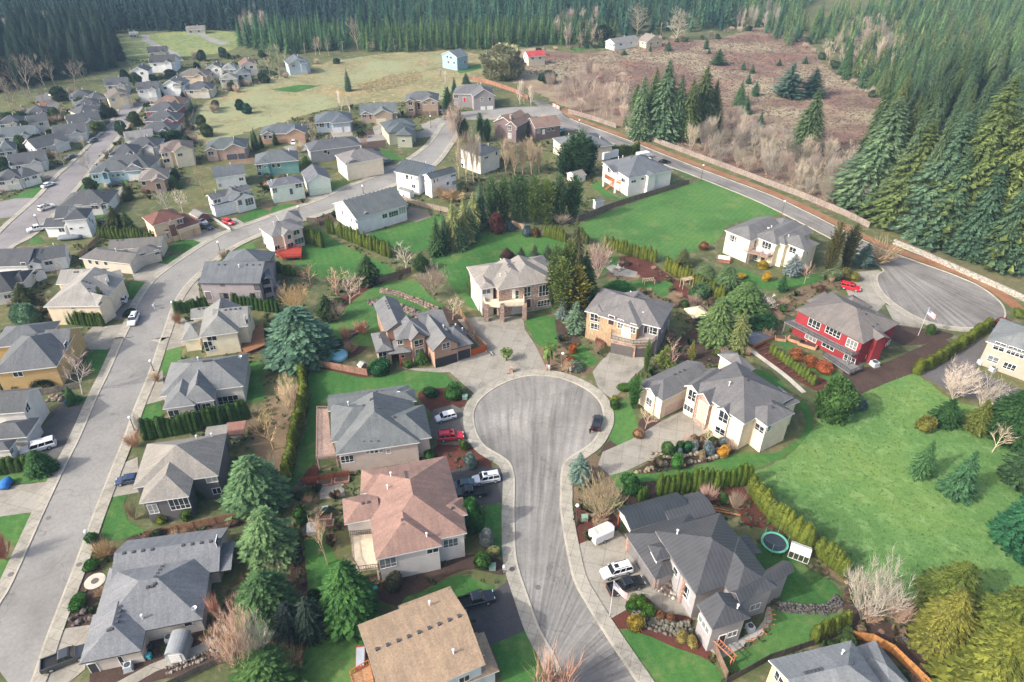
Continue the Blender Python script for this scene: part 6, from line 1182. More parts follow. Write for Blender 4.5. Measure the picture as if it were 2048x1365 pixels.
# -------- woods, thickets and brambles
def fill(poly,spacing,tries=6000,far=0):
 P=pxs(poly);xs=[p[0]for p in P];ys=[p[1]for p in P];out=[];grid={}
 for _ in range(tries):
  p=(rnd(min(xs),max(xs)),rnd(min(ys),max(ys)))
  if not inside(p,P):continue
  k=(int(p[0]//spacing),int(p[1]//spacing));ok=True
  for dx in(-1,0,1):
   for dy in(-1,0,1):
    for q in grid.get((k[0]+dx,k[1]+dy),()):
     if hypot(p[0]-q[0],p[1]-q[1])<spacing:ok=False
  if ok:grid.setdefault(k,[]).append(p);out.append(p)
 return out
random.seed(21)
pl('fir',[(1735,440,196,140),(1850,498,226,150),(1752,430,240,90)],(122,150,118),'grey green fir at the front of the wood beside the lane',parts=True)
pl('fir',[(1800,474,240,140),(1905,512,150,160),(1960,530,176,160),(2015,552,130,150)],(122,138,84),'olive green fir at the front of the wood beside the lane',parts=True)
pl('fir',[(1872,505,300,90),(1935,530,330,90),(1990,548,330,90),(2040,560,290,110)],(98,128,100),'darker fir at the front of the wood beside the lane',parts=True)
CAND=[]
def wood(poly,spacing,hh,ww,cols,label,group):
 for p in fill(poly,spacing):
  h=rnd(*hh);g=topix((p[0],p[1],0));g2=topix((p[0],p[1],h))
  if g2[0]<-60 or g2[0]>2110 or g2[1]>1365:continue
  vis=g[1]-g2[1]if g2[1]>-15 else(g[1]+15)*.5
  CAND.append((vis,p,h,rnd(*ww),random.choice(cols),label,group))
wood([(1700,400),(1735,330),(1850,262),(1880,225),(1990,200),(2300,200),(2400,560),(2048,545),(1900,490),(1790,455)],6.8,(27,37),(8,11),[(110,136,96),(122,146,110),(104,126,80),(120,132,84),(90,116,88)],'tall fir inside the dense wood right of the lane','firs of the right hand wood')
pl('shrub',[(1948,528,506,24),(1966,534,508,26)],(138,164,74),'bright green bush at the foot of the wood')
wood([(1690,165),(1672,140),(1690,112),(1640,96),(1600,60),(1640,40),(1900,-10),(2300,-10),(2300,205),(1990,205),(1875,228),(1800,212),(1740,190)],7.0,(11,18),(5.5,8),[(120,154,104),(106,142,94),(138,156,100),(94,130,94)],'young green fir on the slope above the bramble field','young firs on the slope')
wood([(1450,20),(1520,60),(1580,95),(1610,70),(1590,40),(1640,-10),(1460,-30)],7.0,(12,18),(5,7),[(104,144,108),(92,132,104),(128,154,104)],'fir at the top of the bramble field','firs at the top of the field')
wood([(722,106),(800,106),(900,100),(1000,98),(1090,92),(1170,90),(1230,78),(1170,68),(1000,72),(800,80),(720,84)],4.6,(13,17),(5.5,7),[(104,140,92),(92,130,88),(118,148,96)],'even sized fir in the plantation belt','firs of the plantation belt')
wood([(478,92),(560,112),(600,106),(690,104),(700,90),(640,72),(500,66)],5.4,(14,19),(6,7.5),[(96,140,104),(88,128,96),(104,144,104)],'fir in the plantation left of the tall bare tree','firs of the left plantation')
wood([(-60,200),(90,165),(170,150),(212,140),(246,128),(232,104),(208,86),(190,70),(-60,78)],7.0,(17,25),(7,10),[(62,88,80),(54,78,72),(74,96,82)],'dark fir in the wood at the upper left','firs of the dark wood')
NF=len([o for o in COL.objects if o.name.startswith('fir_tree')]);CAND.sort(key=lambda c:-c[0]);KEEPN=max(0,296-NF);print('firs placed singly',NF,'wood',len(CAND))
for vis,p,h,w,c,lab,grp in CAND[:KEEPN]:plant('fir' if vis>60 else 'far',p,h,w,c,lab,grp)
REST=CAND[KEEPN:]
def mass(name,trees,label,seeds=(31,32,33),n=15,per=8):
 base=[fir_mesh(s,n,per,'cone',2,.28,.36,.36)for s in seeds];V=[];F=[];K=[]
 for i,(p,h,w,c)in enumerate(trees):
  b=base[i%len(base)];s=h/10;ws=w/6;a=rnd(0,6.28);ca,sa=cos(a)*ws,sin(a)*ws;o=len(V);cc=C(*c,.54*rnd(.75,1.2))
  V+=[(p[0]+x*ca-y*sa,p[1]+x*sa+y*ca,z*s)for x,y,z in b.v];F+=[[o+q for q in f]for f in b.f];K+=[cc]*len(b.v)
 me=bpy.data.meshes.new(name);me.from_pydata(V,[],F);me.materials.append(mat('leaf',(1,1,1,1),attr=1));at_=me.color_attributes.new('tint','FLOAT_COLOR','POINT');at_.data.foreach_set('color',[x for c in K for x in c])
 o=link(name,me);tag(o,label,'wood',kind='stuff');print(name,len(trees),len(F));return o
far=[]
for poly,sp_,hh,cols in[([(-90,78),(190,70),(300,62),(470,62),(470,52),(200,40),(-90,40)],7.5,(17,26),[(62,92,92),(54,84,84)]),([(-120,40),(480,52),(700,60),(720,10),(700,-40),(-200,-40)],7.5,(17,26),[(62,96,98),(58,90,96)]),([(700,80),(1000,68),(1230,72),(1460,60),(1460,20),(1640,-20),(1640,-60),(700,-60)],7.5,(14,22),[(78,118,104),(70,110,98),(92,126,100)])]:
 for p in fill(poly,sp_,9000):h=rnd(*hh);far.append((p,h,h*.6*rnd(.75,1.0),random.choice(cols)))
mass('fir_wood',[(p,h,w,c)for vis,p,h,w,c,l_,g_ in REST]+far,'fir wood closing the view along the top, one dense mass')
random.seed(5)
t1=fill([(1096,182),(1180,160),(1255,176),(1262,262),(1236,252),(1175,232),(1140,222)],5.1)
for p in t1:plant(random.choice(['tree','poplar','vase','tree']),p,rnd(6,11),rnd(4,6.5),random.choice([(178,160,146),(166,152,140),(186,168,150)]),'pinkish bare tree in the thicket at the lane end','bare trees at the lane end')
t2=fill([(1410,262),(1470,262),(1540,290),(1640,300),(1690,340),(1712,420),(1690,424),(1610,392),(1536,364),(1450,332),(1380,304)],5.0)
for p in t2:plant(random.choice(['tree','poplar','vase','vase']),p,rnd(7,12),rnd(4.5,7),random.choice([(172,162,146),(160,152,140),(182,170,150),(166,148,136)]),'grey bare tree in the thicket behind the lane fence','bare trees behind the lane fence')
t3=fill([(1640,120),(1700,60),(1760,40),(1800,110),(1780,160),(1700,160)],9);t3+=fill([(1130,100),(1200,92),(1180,60),(1100,66)],7)
for p in t3:plant('tree',p,rnd(8,12),rnd(5,7),(186,168,150),'bare tree among the upper firs','bare trees among the upper firs')
def cover(name,poly,n,size,cols,label,seed,blades=7,skip=None,flat=.55):
 random.seed(seed);P=pxs(poly);xs=[p[0]for p in P];ys=[p[1]for p in P];mb=MB();k=0;t=0
 while k<n and t<n*12:
  t+=1;x,y=rnd(min(xs),max(xs)),rnd(min(ys),max(ys))
  if not inside((x,y),P)or blocked((x,y)):continue
  k+=1;s=size*rnd(.5,1.5)
  for j in range(blades):
   a=rnd(0,6.28);d=Vector((cos(a),sin(a),0));w=Vector((-sin(a),cos(a),0))*s*.3;c=Vector((x,y,0))+d*rnd(0,.4)*s
   mb.add([c-w,c+w,c+w*.7+d*s*.55+Vector((0,0,s*flat*rnd(.5,1.2))),c-w*.7+d*s*.5+Vector((0,0,s*flat*rnd(.5,1.2)))],[(0,1,2,3)])
 o=link(name,mb.mesh(name,mat('leaf',(1,1,1,1),soft=1)),color=C(*cols,.72));return tag(o,label,'ground cover',kind='stuff')
BRF=[(1010,140),(1060,110),(1180,112),(1290,88),(1420,84),(1500,66),(1560,50),(1640,120),(1690,160),(1800,215),(1830,250),(1740,290),(1700,330),(1700,420),(1600,392),(1450,328),(1262,262),(1250,180),(1130,160)]
cover('bramble_cover',BRF,14000,.55,(156,128,118),'purplish brown brambles over the right hand field',61,flat=.35)
cover('bramble_cover',BRF,2500,.5,(170,160,122),'straw coloured grass between the brambles',62)
cover('dry_grass',[(370,292),(400,220),(470,172),(640,128),(860,100),(985,124),(950,168),(880,200),(740,205),(560,246),(430,285)],2200,.34,(170,164,126),'dry tan grass tufts on the left meadow',63,flat=.3)
cover('dry_grass',[(712,172),(780,150),(840,142),(846,158),(790,176),(735,186)],1100,.6,(206,184,142),'pale straw patch in the left meadow',64,flat=.3)
cover('rough_grass',MEAD,5000,.2,(112,152,90),'rough grass tufts on the right hand meadow',65,5)
ZONES=[('the salmon roofed house',[(500,1000),(680,960),(700,1160),(560,1290),(490,1180)],60),('the terraced lawn',[(640,560),(760,560),(680,620),(640,720),(690,735),(740,650),(700,640)],18),('the timber clad house',[(1100,690),(1190,600),(1420,610),(1500,720),(1330,760),(1120,745)],34),
('the red mulched garden',[(1200,510),(1330,540),(1440,610),(1410,640),(1220,575)],24),('the red house',[(1500,590),(1720,535),(1760,560),(1640,585),(1530,680),(1480,660)],22),('the big cream house',[(1260,900),(1480,860),(1480,910),(1310,950)],14),('the carport',[(1140,1000),(1240,985),(1240,1060),(1150,1090)],12),
('the white and stone house',[(510,400),(560,384),(640,440),(700,440),(640,370),(520,340)],22),('the far street',[(100,340),(280,200),(420,260),(400,330),(300,400),(180,400)],46),('the left edge houses',[(0,230),(150,180),(200,230),(100,340),(0,420)],36),
('the upper close',[(580,230),(900,190),(960,230),(860,250),(700,270),(600,300)],30),('the far estate',[(260,120),(540,110),(600,150),(400,200),(280,190)],40),('the lilac grey house',[(350,640),(470,480),(560,560),(600,620),(540,700),(480,690)],14),('the bottom left house',[(140,1250),(210,1070),(480,1045),(480,1300),(260,1365)],26),('the lane end houses',[(960,290),(1100,220),(1210,290),(1200,400),(1090,440),(900,400)],40),('the dark bed by the silver roofed house',[(20,560),(90,540),(130,640),(60,690),(0,690)],14),('the bottom right fence',[(1460,1360),(1700,1180),(1760,1240),(1900,1365)],16)]
GCV=[(40,[(80,120,64),(104,120,70),(128,112,88),(92,108,76)])]
def groundcover():
 MP=pxs(MEAD);random.seed(91);V=[];F=[];K=[]
 for nm,poly,n in ZONES+[('',[(150,480),(330,470),(300,640),(130,640)],0),('',[(0,700),(180,650),(150,900),(0,960)],0),('',[(360,520),(600,540),(640,760),(520,1000),(300,1010),(330,800)],0),('',[(600,940),(1010,900),(1010,1300),(560,1365),(500,1080)],0),('',[(1140,960),(1700,960),(1760,1365),(1440,1365)],0),('',[(640,430),(1100,330),(1200,440),(1130,520),(800,640)],0)]:
  P=pxs(poly);xs=[p[0]for p in P];ys=[p[1]for p in P];k=t=0;A=(max(xs)-min(xs))*(max(ys)-min(ys));want=int(A*.16)
  while k<want and t<want*3:
   t+=1;x,y=rnd(min(xs),max(xs)),rnd(min(ys),max(ys))
   if not inside((x,y),P)or blocked((x,y))or inside((x,y),MP)or sin(x*.31)*sin(y*.27+1)<-.15:continue
   k+=1;s=rnd(.25,.7);c=C(*random.choice(GCV[0][1]),.62)
   for j in range(6):
    a=rnd(0,6.28);d=Vector((cos(a),sin(a),0));w=Vector((-sin(a),cos(a),0))*s*.35;q=Vector((x,y,0))+d*rnd(0,.5)*s;o=len(V)
    V+=[q-w,q+w,q+w*.7+d*s*.5+Vector((0,0,s*rnd(.3,.9))),q-w*.7+d*s*.5+Vector((0,0,s*rnd(.3,.9)))];F.append((o,o+1,o+2,o+3));K+=[c]*4
 me=bpy.data.meshes.new('ground_cover');me.from_pydata([tuple(v)for v in V],[],F);me.materials.append(mat('leaf',(1,1,1,1),attr=1,soft=1));ca=me.color_attributes.new('tint','FLOAT_COLOR','POINT');ca.data.foreach_set('color',[x for c in K for x in c])
 tag(link('ground_cover',me),'low mixed ground cover in the planting beds between the houses','ground cover',kind='stuff');print('ground cover',len(F))
groundcover()
MPX=pxs(MEAD);random.seed(77);cols=[(86,118,68),(104,128,72),(150,128,104),(126,138,78),(176,150,122),(74,100,62),(140,110,92),(96,112,84)]
for nm,poly,n in ZONES:
 P=pxs(poly);xs=[p[0]for p in P];ys=[p[1]for p in P];k=t=0;n=int(n*(.75 if nm in('the far street','the left edge houses','the upper close','the far estate','the lane end houses')else 1.15))
 while k<n and t<1600:
  t+=1;p=(rnd(min(xs),max(xs)),rnd(min(ys),max(ys)))
  if not inside(p,P)or blocked(p)or inside(p,MPX):continue
  k+=1;kd=random.choice(['shrub','bush','grass','bush','shrub','grass','vase','bush']);s=rnd(.9,2.4)*(1.5 if kd=='vase' else 1)
  plant(kd,p,s*rnd(.7,1),s,random.choice([(186,156,130),(170,140,118),(196,170,140),(176,150,134)])if kd in BAREK else random.choice(cols),'small garden %s in the beds around %s'%({'shrub':'evergreen shrub','bush':'twiggy shrub','grass':'grass clump','vase':'leafless tree'}[kd],nm),'small %ss around %s'%(kd,nm))
for(lst,col,lab)in[
([(1356,904,884,12)],(112,150,84),'light green clipped ball in the topiary bed'),([(1372,905,884,18)],(76,144,92),'emerald clipped ball in the topiary bed'),([(1389,902,882,12)],(156,172,180),'small blue grey ball near the middle of the topiary bed'),([(1415,912,886,20)],(164,178,182),'largest blue grey ball in the topiary bed'),([(1446,916,894,20)],(226,174,74),'orange gold clipped ball at the end of the topiary bed'),([(1404,918,902,12)],(190,170,140),'tan clipped ball in the topiary bed'),([(1359,914,898,10)],(150,170,176),'tiny blue grey ball at the left of the topiary bed'),([(1354,938,912,22)],(90,150,74),'green upright clipped shrub in the topiary bed'),([(1319,928,912,10)],(112,148,70),'small green clipped shrub by the drive'),([(1334,916,886,26)],(120,156,92),'feathery green shrub at the left of the topiary bed'),([(1387,895,872,16)],(176,150,120),'tan twiggy ball above the topiary bed'),([(1402,893,870,14)],(186,160,130),'straw coloured ball above the topiary bed'),([(1446,893,876,18)],(156,168,174),'blue grey ball beside the cream house wall'),
([(1260,990,952,36)],(92,144,76),'round green shrub left of the green arborvitae row'),([(1276,878,858,22)],(206,160,126),'round tan shrub beside the drive of the big cream house'),([(1249,784,770,24)],(112,150,66),'flat light green shrub by the cul-de-sac driveway'),([(1228,820,800,18)],(104,140,58),'round green shrub on the cul-de-sac lawn corner'),([(1228,802,792,12)],(178,186,84),'yellow green shrub by the cul-de-sac lawn corner'),
([(1278,1222,1194,24)],(106,148,60),'middle green ball by the flagpole bed'),([(1262,1224,1204,22)],(100,142,58),'left green ball by the flagpole bed'),([(1293,1236,1212,24)],(104,150,62),'lower green ball by the flagpole bed'),([(1267,1210,1192,18)],(172,176,110),'pale yellow green ball by the flagpole bed'),([(1270,1262,1234,28)],(186,160,72),'mustard clipped shrub beside the rock wall'),([(1362,1286,1266,19)],(188,172,106),'straw ball in the red mulch, left of two'),([(1382,1294,1275,19)],(190,174,108),'straw ball in the red mulch, right of two'),([(1318,1240,1226,16)],(160,116,88),'rusty shrub above the rock wall, left of two'),([(1341,1246,1230,16)],(158,112,86),'rusty shrub above the rock wall, right of two'),([(1445,1008,988,18)],(112,148,80),'green ball at the carport corner'),
([(908,800,772,32)],(92,140,66),'round green shrub in the cul-de-sac mulch bed'),([(862,795,778,26)],(62,108,58),'dark spreading shrub in the red mulch by the blue grey house'),([(928,902,882,18)],(136,156,76),'green ball beside the red car'),([(859,918,900,20)],(88,136,66),'green shrub by the bins'),([(942,938,908,22)],(156,178,170),'blue green cone shrub at the cul-de-sac mulch bed'),([(974,1098,1060,26)],(176,184,190),'silver blue round shrub right of the salmon house'),([(948,1068,1000,34)],(76,136,68),'weeping green shrub against the salmon house corner'),([(965,1138,1108,32)],(104,146,68),'green shrub above the utility box'),([(988,1116,1096,24)],(186,186,130),'spiky yucca like plant by the side lawn'),
([(604,1050,1020,24)],(96,140,66),'upright green shrub above the side lawn'),([(627,1205,1184,26)],(70,104,56),'dark green shrub below the side lawn'),([(790,1180,1150,32)],(140,132,100),'grey green shrub under the white side wall'),([(185,1088,1068,22)],(92,142,70),'round green shrub near the lower street lamp'),([(183,1142,1124,26)],(84,136,64),'round green shrub beside the round well cover'),([(160,1215,1196,30)],(78,132,62),'round green shrub in the dark front bed'),([(375,1042,1020,20)],(128,158,80),'light green shrub by the charcoal house'),([(326,1046,1026,26)],(160,166,74),'boxy yellow green shrub at the charcoal house door'),([(400,1002,980,20)],(70,116,62),'green shrub at the charcoal house back door'),
([(1524,668,638,50)],(52,92,52),'dark round bush left of the wooden terrace'),([(1593,722,700,26)],(190,122,80),'rust shrub below the red house deck, first'),([(1620,736,714,26)],(196,120,76),'rust shrub below the red house deck, middle'),([(1648,748,728,30)],(204,116,78),'rust shrub below the red house deck, near the steps'),([(1706,818,792,44)],(112,140,136),'weeping blue cedar shrub on the meadow edge'),([(1858,672,650,18)],(108,138,76),'round shrub on the turning head verge'),([(2034,638,618,20)],(150,164,80),'yellow green shrub beyond the turning head'),([(1706,565,546,22)],(168,164,84),'yellowish shrub by the turning head mouth'),([(1664,566,540,32)],(150,164,120),'grey green shrub before the olive conifers'),([(1690,562,538,26)],(140,132,74),'bronze shrub before the blue green spruce'),([(1406,503,484,18)],(172,120,82),'copper shrub at the lawn end by the cream house'),([(1482,560,548,18)],(206,176,66),'yellow shrub under the cream balcony, left'),([(1524,540,522,18)],(212,180,60),'yellow shrub under the cream balcony, right'),([(1531,562,544,14)],(226,190,70),'yellow ball shrub on the cream house lawn'),([(1400,600,570,36)],(110,140,92),'grey green shrub at the golden row end'),
([(1322,675,655,24)],(176,172,60),'yellow umbrella shaped shrub beside the timber clad house'),([(1232,590,568,44)],(70,128,66),'low green shrub in the garden lawn'),([(1203,690,676,24)],(176,110,90),'reddish shrub at the terrace stair foot'),([(1146,706,688,14)],(206,120,60),'orange grass clump on the drive edge'),([(1138,732,716,20)],(204,116,64),'orange shrub behind the drive lamp'),([(1150,744,726,26)],(140,156,140),'grey green low shrub at the drive mouth'),([(818,735,722,14)],(120,150,70),'little hedge at the brown house porch'),
([(995,470,428,26)],(140,84,84),'maroon shrub at the upper lawn edge'),([(1020,462,446,16)],(120,140,150),'blue round shrub at the upper lawn edge'),([(1054,472,452,16)],(136,156,160),'small blue spruce at the upper lawn fence'),([(1072,474,456,14)],(150,120,70),'bronze cone at the upper lawn fence')]:pl('shrub',lst,col,lab)
pl('round',[(1660,846,764,64)],(100,140,78),'leafy green tree at the lower end of the pale gravel path',parts=True)
FP=[pxs(z)for z in([(100,340),(280,200),(420,260),(400,330),(300,400),(180,400)],[(0,230),(150,180),(200,230),(100,340),(0,420)],[(260,120),(540,110),(600,150),(400,200),(280,190)])]
for P,n in zip(FP,(22,26,22)):
 xs=[p[0]for p in P];ys=[p[1]for p in P];k=t=0
 while k<n and t<900:
  t+=1;p=(rnd(min(xs),max(xs)),rnd(min(ys),max(ys)))
  if not inside(p,P)or blocked(p):continue
  k+=1;w=rnd(2.6,4.6)
  if k%2:plant('round',p,w*rnd(.9,1.5),w,random.choice([(84,112,80),(72,98,78),(104,122,84)]),'rounded evergreen standing between the small far houses','evergreens between the far houses')
  else:plant('bush',p,w*rnd(.8,1.2),w*1.2,random.choice([(180,164,146),(168,150,134)]),'grey twiggy bush standing between the small far houses','twiggy bushes between the far houses')
for poly,n in(([(10,66),(120,60),(130,72),(0,80)],12),([(470,56),(520,40),(540,80),(490,88)],12),([(1090,60),(1200,50),(1190,88),(1110,92)],16),([(1470,60),(1530,40),(1560,60),(1500,80)],10),([(1700,70),(1760,60),(1780,130),(1720,140)],10)):
 for p in fill(poly,5.0)[:n]:plant('poplar',p,rnd(11,17),rnd(4,6),random.choice([(178,164,150),(190,172,156),(166,158,150)]),'grey bare tree breaking the far fir wood','grey bare trees in the far wood')  # plain grey bare trees; poplar is only the slim shape they borrow
from collections import Counter
print(Counter(o.name.split('.')[0]for o in COL.objects if o.parent is None).most_common(12))
random.seed(8)
for a,b,n in(((1000,128),(1120,100),10),((1120,104),(1290,78),16),((1290,84),(1440,74),14),((1440,72),(1560,44),10),((1560,60),(1690,150),12),((1690,165),(1840,245),12),((380,270),(480,172),10),((480,170),(700,118),14)):
 for i in range(n):
  t=rnd(0,1);p=at(a[0]+(b[0]-a[0])*t+rnd(-8,8),a[1]+(b[1]-a[1])*t+rnd(-6,6));k=random.choice(['bush','shrub','bush']);s_=rnd(2.2,5)
  plant(k,p,s_*rnd(.7,1.1),s_,random.choice([(190,168,148),(176,156,138),(184,170,150)])if k=='bush' else random.choice([(96,116,84),(116,128,92)]),'scrubby %s along the ragged field edge'%('twiggy bush' if k=='bush' else 'green bush'),'scrub %s along the field edges'%k)
# -------- vehicles
PAINT=mat('paint',(1,1,1,1));CGL=mat('carglass',C(28,32,36));TYRE=mat('trim',C(30,30,32));RIM=mat('trim',C(150,152,156));HLAMP=mat('trim',C(225,228,230),rough=.2);TLAMP=mat('trim',C(160,24,24),rough=.3);BLK=mat('trim',C(34,34,36));CHROME=mat('trim',C(170,172,176),rough=.3)
def loft(mb,secs,mi=0,cap=True):
 n=len(secs[0]);vs=[p for s in secs for p in s]
 fs=[(i*n+k,i*n+(k+1)%n,(i+1)*n+(k+1)%n,(i+1)*n+k)for i in range(len(secs)-1)for k in range(n)]
 if cap:fs+=[tuple(range(n-1,-1,-1)),tuple((len(secs)-1)*n+k for k in range(n))]
 mb.add(vs,fs,mi)
def car_parts(kind):
 "x forward; returns list of (name, mesh, painted, parent index or None)"
 D={'sedan':(4.7,1.82,.72,1.44,(1.15,-1.75,.45,-1.05),[(2.35,.55),(2.2,.72),(1.2,.92),(-1.6,.98),(-2.25,.96),(-2.35,.7)]),
'hatch':(4.2,1.78,.75,1.55,(1.15,-2.0,.5,-1.75),[(2.1,.58),(1.95,.8),(1.2,.98),(-1.9,1.02),(-2.05,.9),(-2.1,.6)]),
'suv':(4.95,1.95,.8,1.82,(1.2,-2.4,.6,-2.2),[(2.45,.6),(2.3,.95),(1.3,1.1),(-2.35,1.14),(-2.42,1.0),(-2.47,.62)]),
'pickup':(5.8,2.0,.85,1.9,(1.35,-.75,.75,-.55),[(2.9,.7),(2.75,1.05),(1.45,1.2),(-.75,1.2)]),
'canopy':(5.9,2.0,.85,1.95,(1.45,-2.85,.85,-2.75),[(2.95,.7),(2.8,1.05),(1.5,1.2),(-2.85,1.22),(-2.95,.75)])}[kind]
 L,W,zb,H,(wa,wb,ra,rb),top=D;hw=W/2;out=[]
 b=MB();z0=.32
 def sec(x,zt,w):return[(x,-w*.92,z0),(x,-w,z0+.18),(x,-w,zt-.12),(x,-w*.9,zt),(x,w*.9,zt),(x,w,zt-.12),(x,w,z0+.18),(x,w*.92,z0)]
 ss=[sec(x,zt,hw*(.84 if i in(0,len(top)-1)and kind!='pickup' else(.96 if i==1 else 1)))for i,(x,zt)in enumerate(top)]
 loft(b,ss,0)
 belt=[z for x,z in top][2]-.02
 rw=hw*.76;bw=hw*.9;zr=H
 A=[(wa,-bw,belt),(wa,bw,belt),(ra,rw,zr-.06),(ra,-rw,zr-.06)];Bk=[(wb,-bw,belt+.03),(wb,bw,belt+.03),(rb,rw,zr-.08),(rb,-rw,zr-.08)]
 loft(b,[[(ra+.08,-rw-.02,zr-.09),(ra+.08,rw+.02,zr-.09),(ra-.12,rw*.96,zr),(ra-.12,-rw*.96,zr)],[(rb-.06,-rw-.02,zr-.11),(rb-.06,rw+.02,zr-.11),(rb+.1,rw*.96,zr-.02),(rb+.1,-rw*.96,zr-.02)]],0)
 for sg in(-1,1):
  for t in((.36,.64)if kind in('suv','canopy','sedan','hatch')else(.55,)):
   x0=wa+(wb-wa)*t;x1=ra+(rb-ra)*t;w_=.07
   b.add([(x0-w_,sg*(bw+.015),belt),(x0+w_,sg*(bw+.015),belt),(x1+w_,sg*(rw+.015),zr-.06),(x1-w_,sg*(rw+.015),zr-.06)],[(0,1,2,3)])
  for q,e in((wa,ra),(wb,rb)):
   b.add([(q-.06,sg*(bw+.015),belt),(q+.06,sg*(bw+.015),belt),(e+.06,sg*(rw+.015),zr-.06),(e-.06,sg*(rw+.015),zr-.06)],[(0,1,2,3)])
  b.box((wa-.25,sg*(hw+.08),belt+.02),.16,.2,.14)
 if kind=='pickup':
  xe=-2.9
  for sg in(-1,1):b.box(((xe-.75)/2,sg*(hw-.07),z0+.1),-xe-.75,.14,1.18-z0-.1)
  b.box((xe+.06,0,z0+.15),.12,W-.04,1.15-z0-.15);b.box(((xe-.75)/2,0,z0),-xe-.75,W-.1,.5)
 b.box((L/2-.06,0,.36),.2,W*.84,.24);b.box((-L/2+.06,0,.36),.2,W*.84,.24)
 out.append(('body',b.mesh('body',PAINT),True,None))
 g=MB();g.add(A,[(0,1,2,3)]);out.append(('windscreen',g.mesh('windscreen',CGL),False,None))
 g=MB();g.add(Bk,[(0,1,2,3)]);out.append(('rear_window',g.mesh('rear_window',CGL),False,None))
 for sg in(0,1):
  a0,b0,b1,a1=A[sg],Bk[sg],Bk[3-sg],A[3-sg];g=MB();g.add([a0,b0,b1,a1],[(0,1,2,3)]);out.append(('side_window',g.mesh('side_window',CGL),False,None))
 if kind=='pickup':
  g=MB();g.box((-1.8,0,.83),2.0,W-.3,.03);out.append(('bed_liner',g.mesh('bed_liner',BLK),False,None))
 if kind=='suv':
  g=MB()
  for sg in(-1,1):g.box(((ra+rb)/2,sg*rw*.85,zr),2.0,.05,.09)
  g.box((.1,0,zr-.005),.7,.7,.02);out.append(('roof_rack',g.mesh('roof_rack',BLK),False,None))
 wr=.36 if kind in('sedan','hatch')else .41
 for x in(L*.3,-L*.3):
  for sg in(-1,1):
   t=MB();t.tube((x,sg*(hw-.2),wr),(x,sg*(hw+.02),wr),wr,n=14);out.append(('wheel',t.mesh('wheel',TYRE),False,None));wi=len(out)-1
   r=MB();r.tube((x,sg*(hw-.02),wr),(x,sg*(hw+.035),wr),wr*.62,n=10);out.append(('rim',r.mesh('rim',RIM),False,wi))
 for sg in(-1,1):
  h=MB();h.box((L/2-.09,sg*hw*.62,top[1][1]-.24),.16,.36,.17);out.append(('headlight',h.mesh('headlight',HLAMP),False,None))
  h=MB();h.box((-L/2+.05,sg*hw*.7,(top[-2][1]if kind!='pickup' else 1.1)-.3),.14,.26,.26);out.append(('taillight',h.mesh('taillight',TLAMP),False,None))
 return out
CARS={}
def car(kind,rear,front,col,label,cat='car',c='0',grp=None,z=.095):
 if kind not in CARS:CARS[kind]=car_parts(kind)
 a,b=at(*cx(c,rear)),at(*cx(c,front));m=(a+b)/2;d=b-a
 t=thing({'pickup':'pickup_truck','canopy':'pickup_truck','suv':'sport_utility_vehicle'}.get(kind,'car'),(m.x,m.y,z),label,cat,grp,atan2(d.y,d.x));t.pop('_o',None);os_=[]
 for nm,me,painted,par in CARS[kind]:
  o=bpy.data.objects.new(nm,me);COL.objects.link(o);o.parent=t if par is None else os_[par]
  if painted:o.color=C(*col,.8)
  os_.append(o)
 return t
WH=(232,234,236);BL=(26,27,30)
car('suv',(274,632),(263,657),WH,'white estate car with a roof rack driving down the left street','car')
car('suv',(250,606),(219,611),WH,'white sport utility vehicle on the drive of the silver roofed house','car')
car('hatch',(450,446),(466,451),(214,40,48),'small red hatchback on the drive of the white and stone house')
car('sedan',(404,455),(425,461),(52,56,62),'dark sedan on the drive of the brick red roofed house');car('sedan',(396,444),(412,450),(196,200,206),'silver car beside the tan house garage')
car('sedan',(91,376),(104,371),WH,'white sedan on the far street near the side street');car('suv',(86,422),(103,416),(224,224,222),'pale sport utility vehicle parked on the far street kerb','car');car('pickup',(90,459),(64,465),WH,'white pickup on the drive of the white two storey house','pickup truck')
car('suv',(183,455),(203,447),BL,'black car beside the white two storey house','car');car('sedan',(222,375),(239,371),(44,48,54),'dark sedan parked below the light blue bungalow')
car('canopy',(114,890),(44,911),WH,'white long canopied pickup on the wet driveway','pickup truck');car('sedan',(277,962),(246,967),(40,58,92),'dark blue car half under the pale hip roof')
car('pickup',(100,1336),(168,1310),(60,62,66),'dark pickup on the drive at the bottom left','pickup truck')
car('hatch',(911,834),(873,844),WH,'white boxy hatchback on the blue grey house drive');car('suv',(877,881),(927,876),(206,36,56),'red sport utility vehicle on the blue grey house drive','car')
car('suv',(996,959),(949,967),(212,216,222),'silver sport utility vehicle on the salmon house drive','car');car('sedan',(950,972),(905,978),(62,88,98),'teal sedan tucked beside the salmon roof');car('pickup',(971,988),(908,994),(34,40,46),'black pickup with a toolbox on the salmon house drive','pickup truck')
car('pickup',(917,1216),(984,1198),(30,34,42),'black pickup on the drive of the tan roofed house','pickup truck')
car('sedan',(1190,867),(1197,834),BL,'black sedan at the cul-de-sac kerb, a person standing behind it')
car('suv',(1263,1139),(1201,1156),WH,'white sport utility vehicle on the metal roofed house drive','car');car('pickup',(1211,1189),(1290,1166),(28,30,34),'black pickup beside the white vehicle on the metal roofed house drive','pickup truck')
car('suv',(1684,576),(1715,583),(222,28,44),'bright red car on the drive behind the red house','car');car('pickup',(1984,655),(2014,648),(120,40,44),'maroon pickup half hidden by the beige apartment roof','pickup truck')
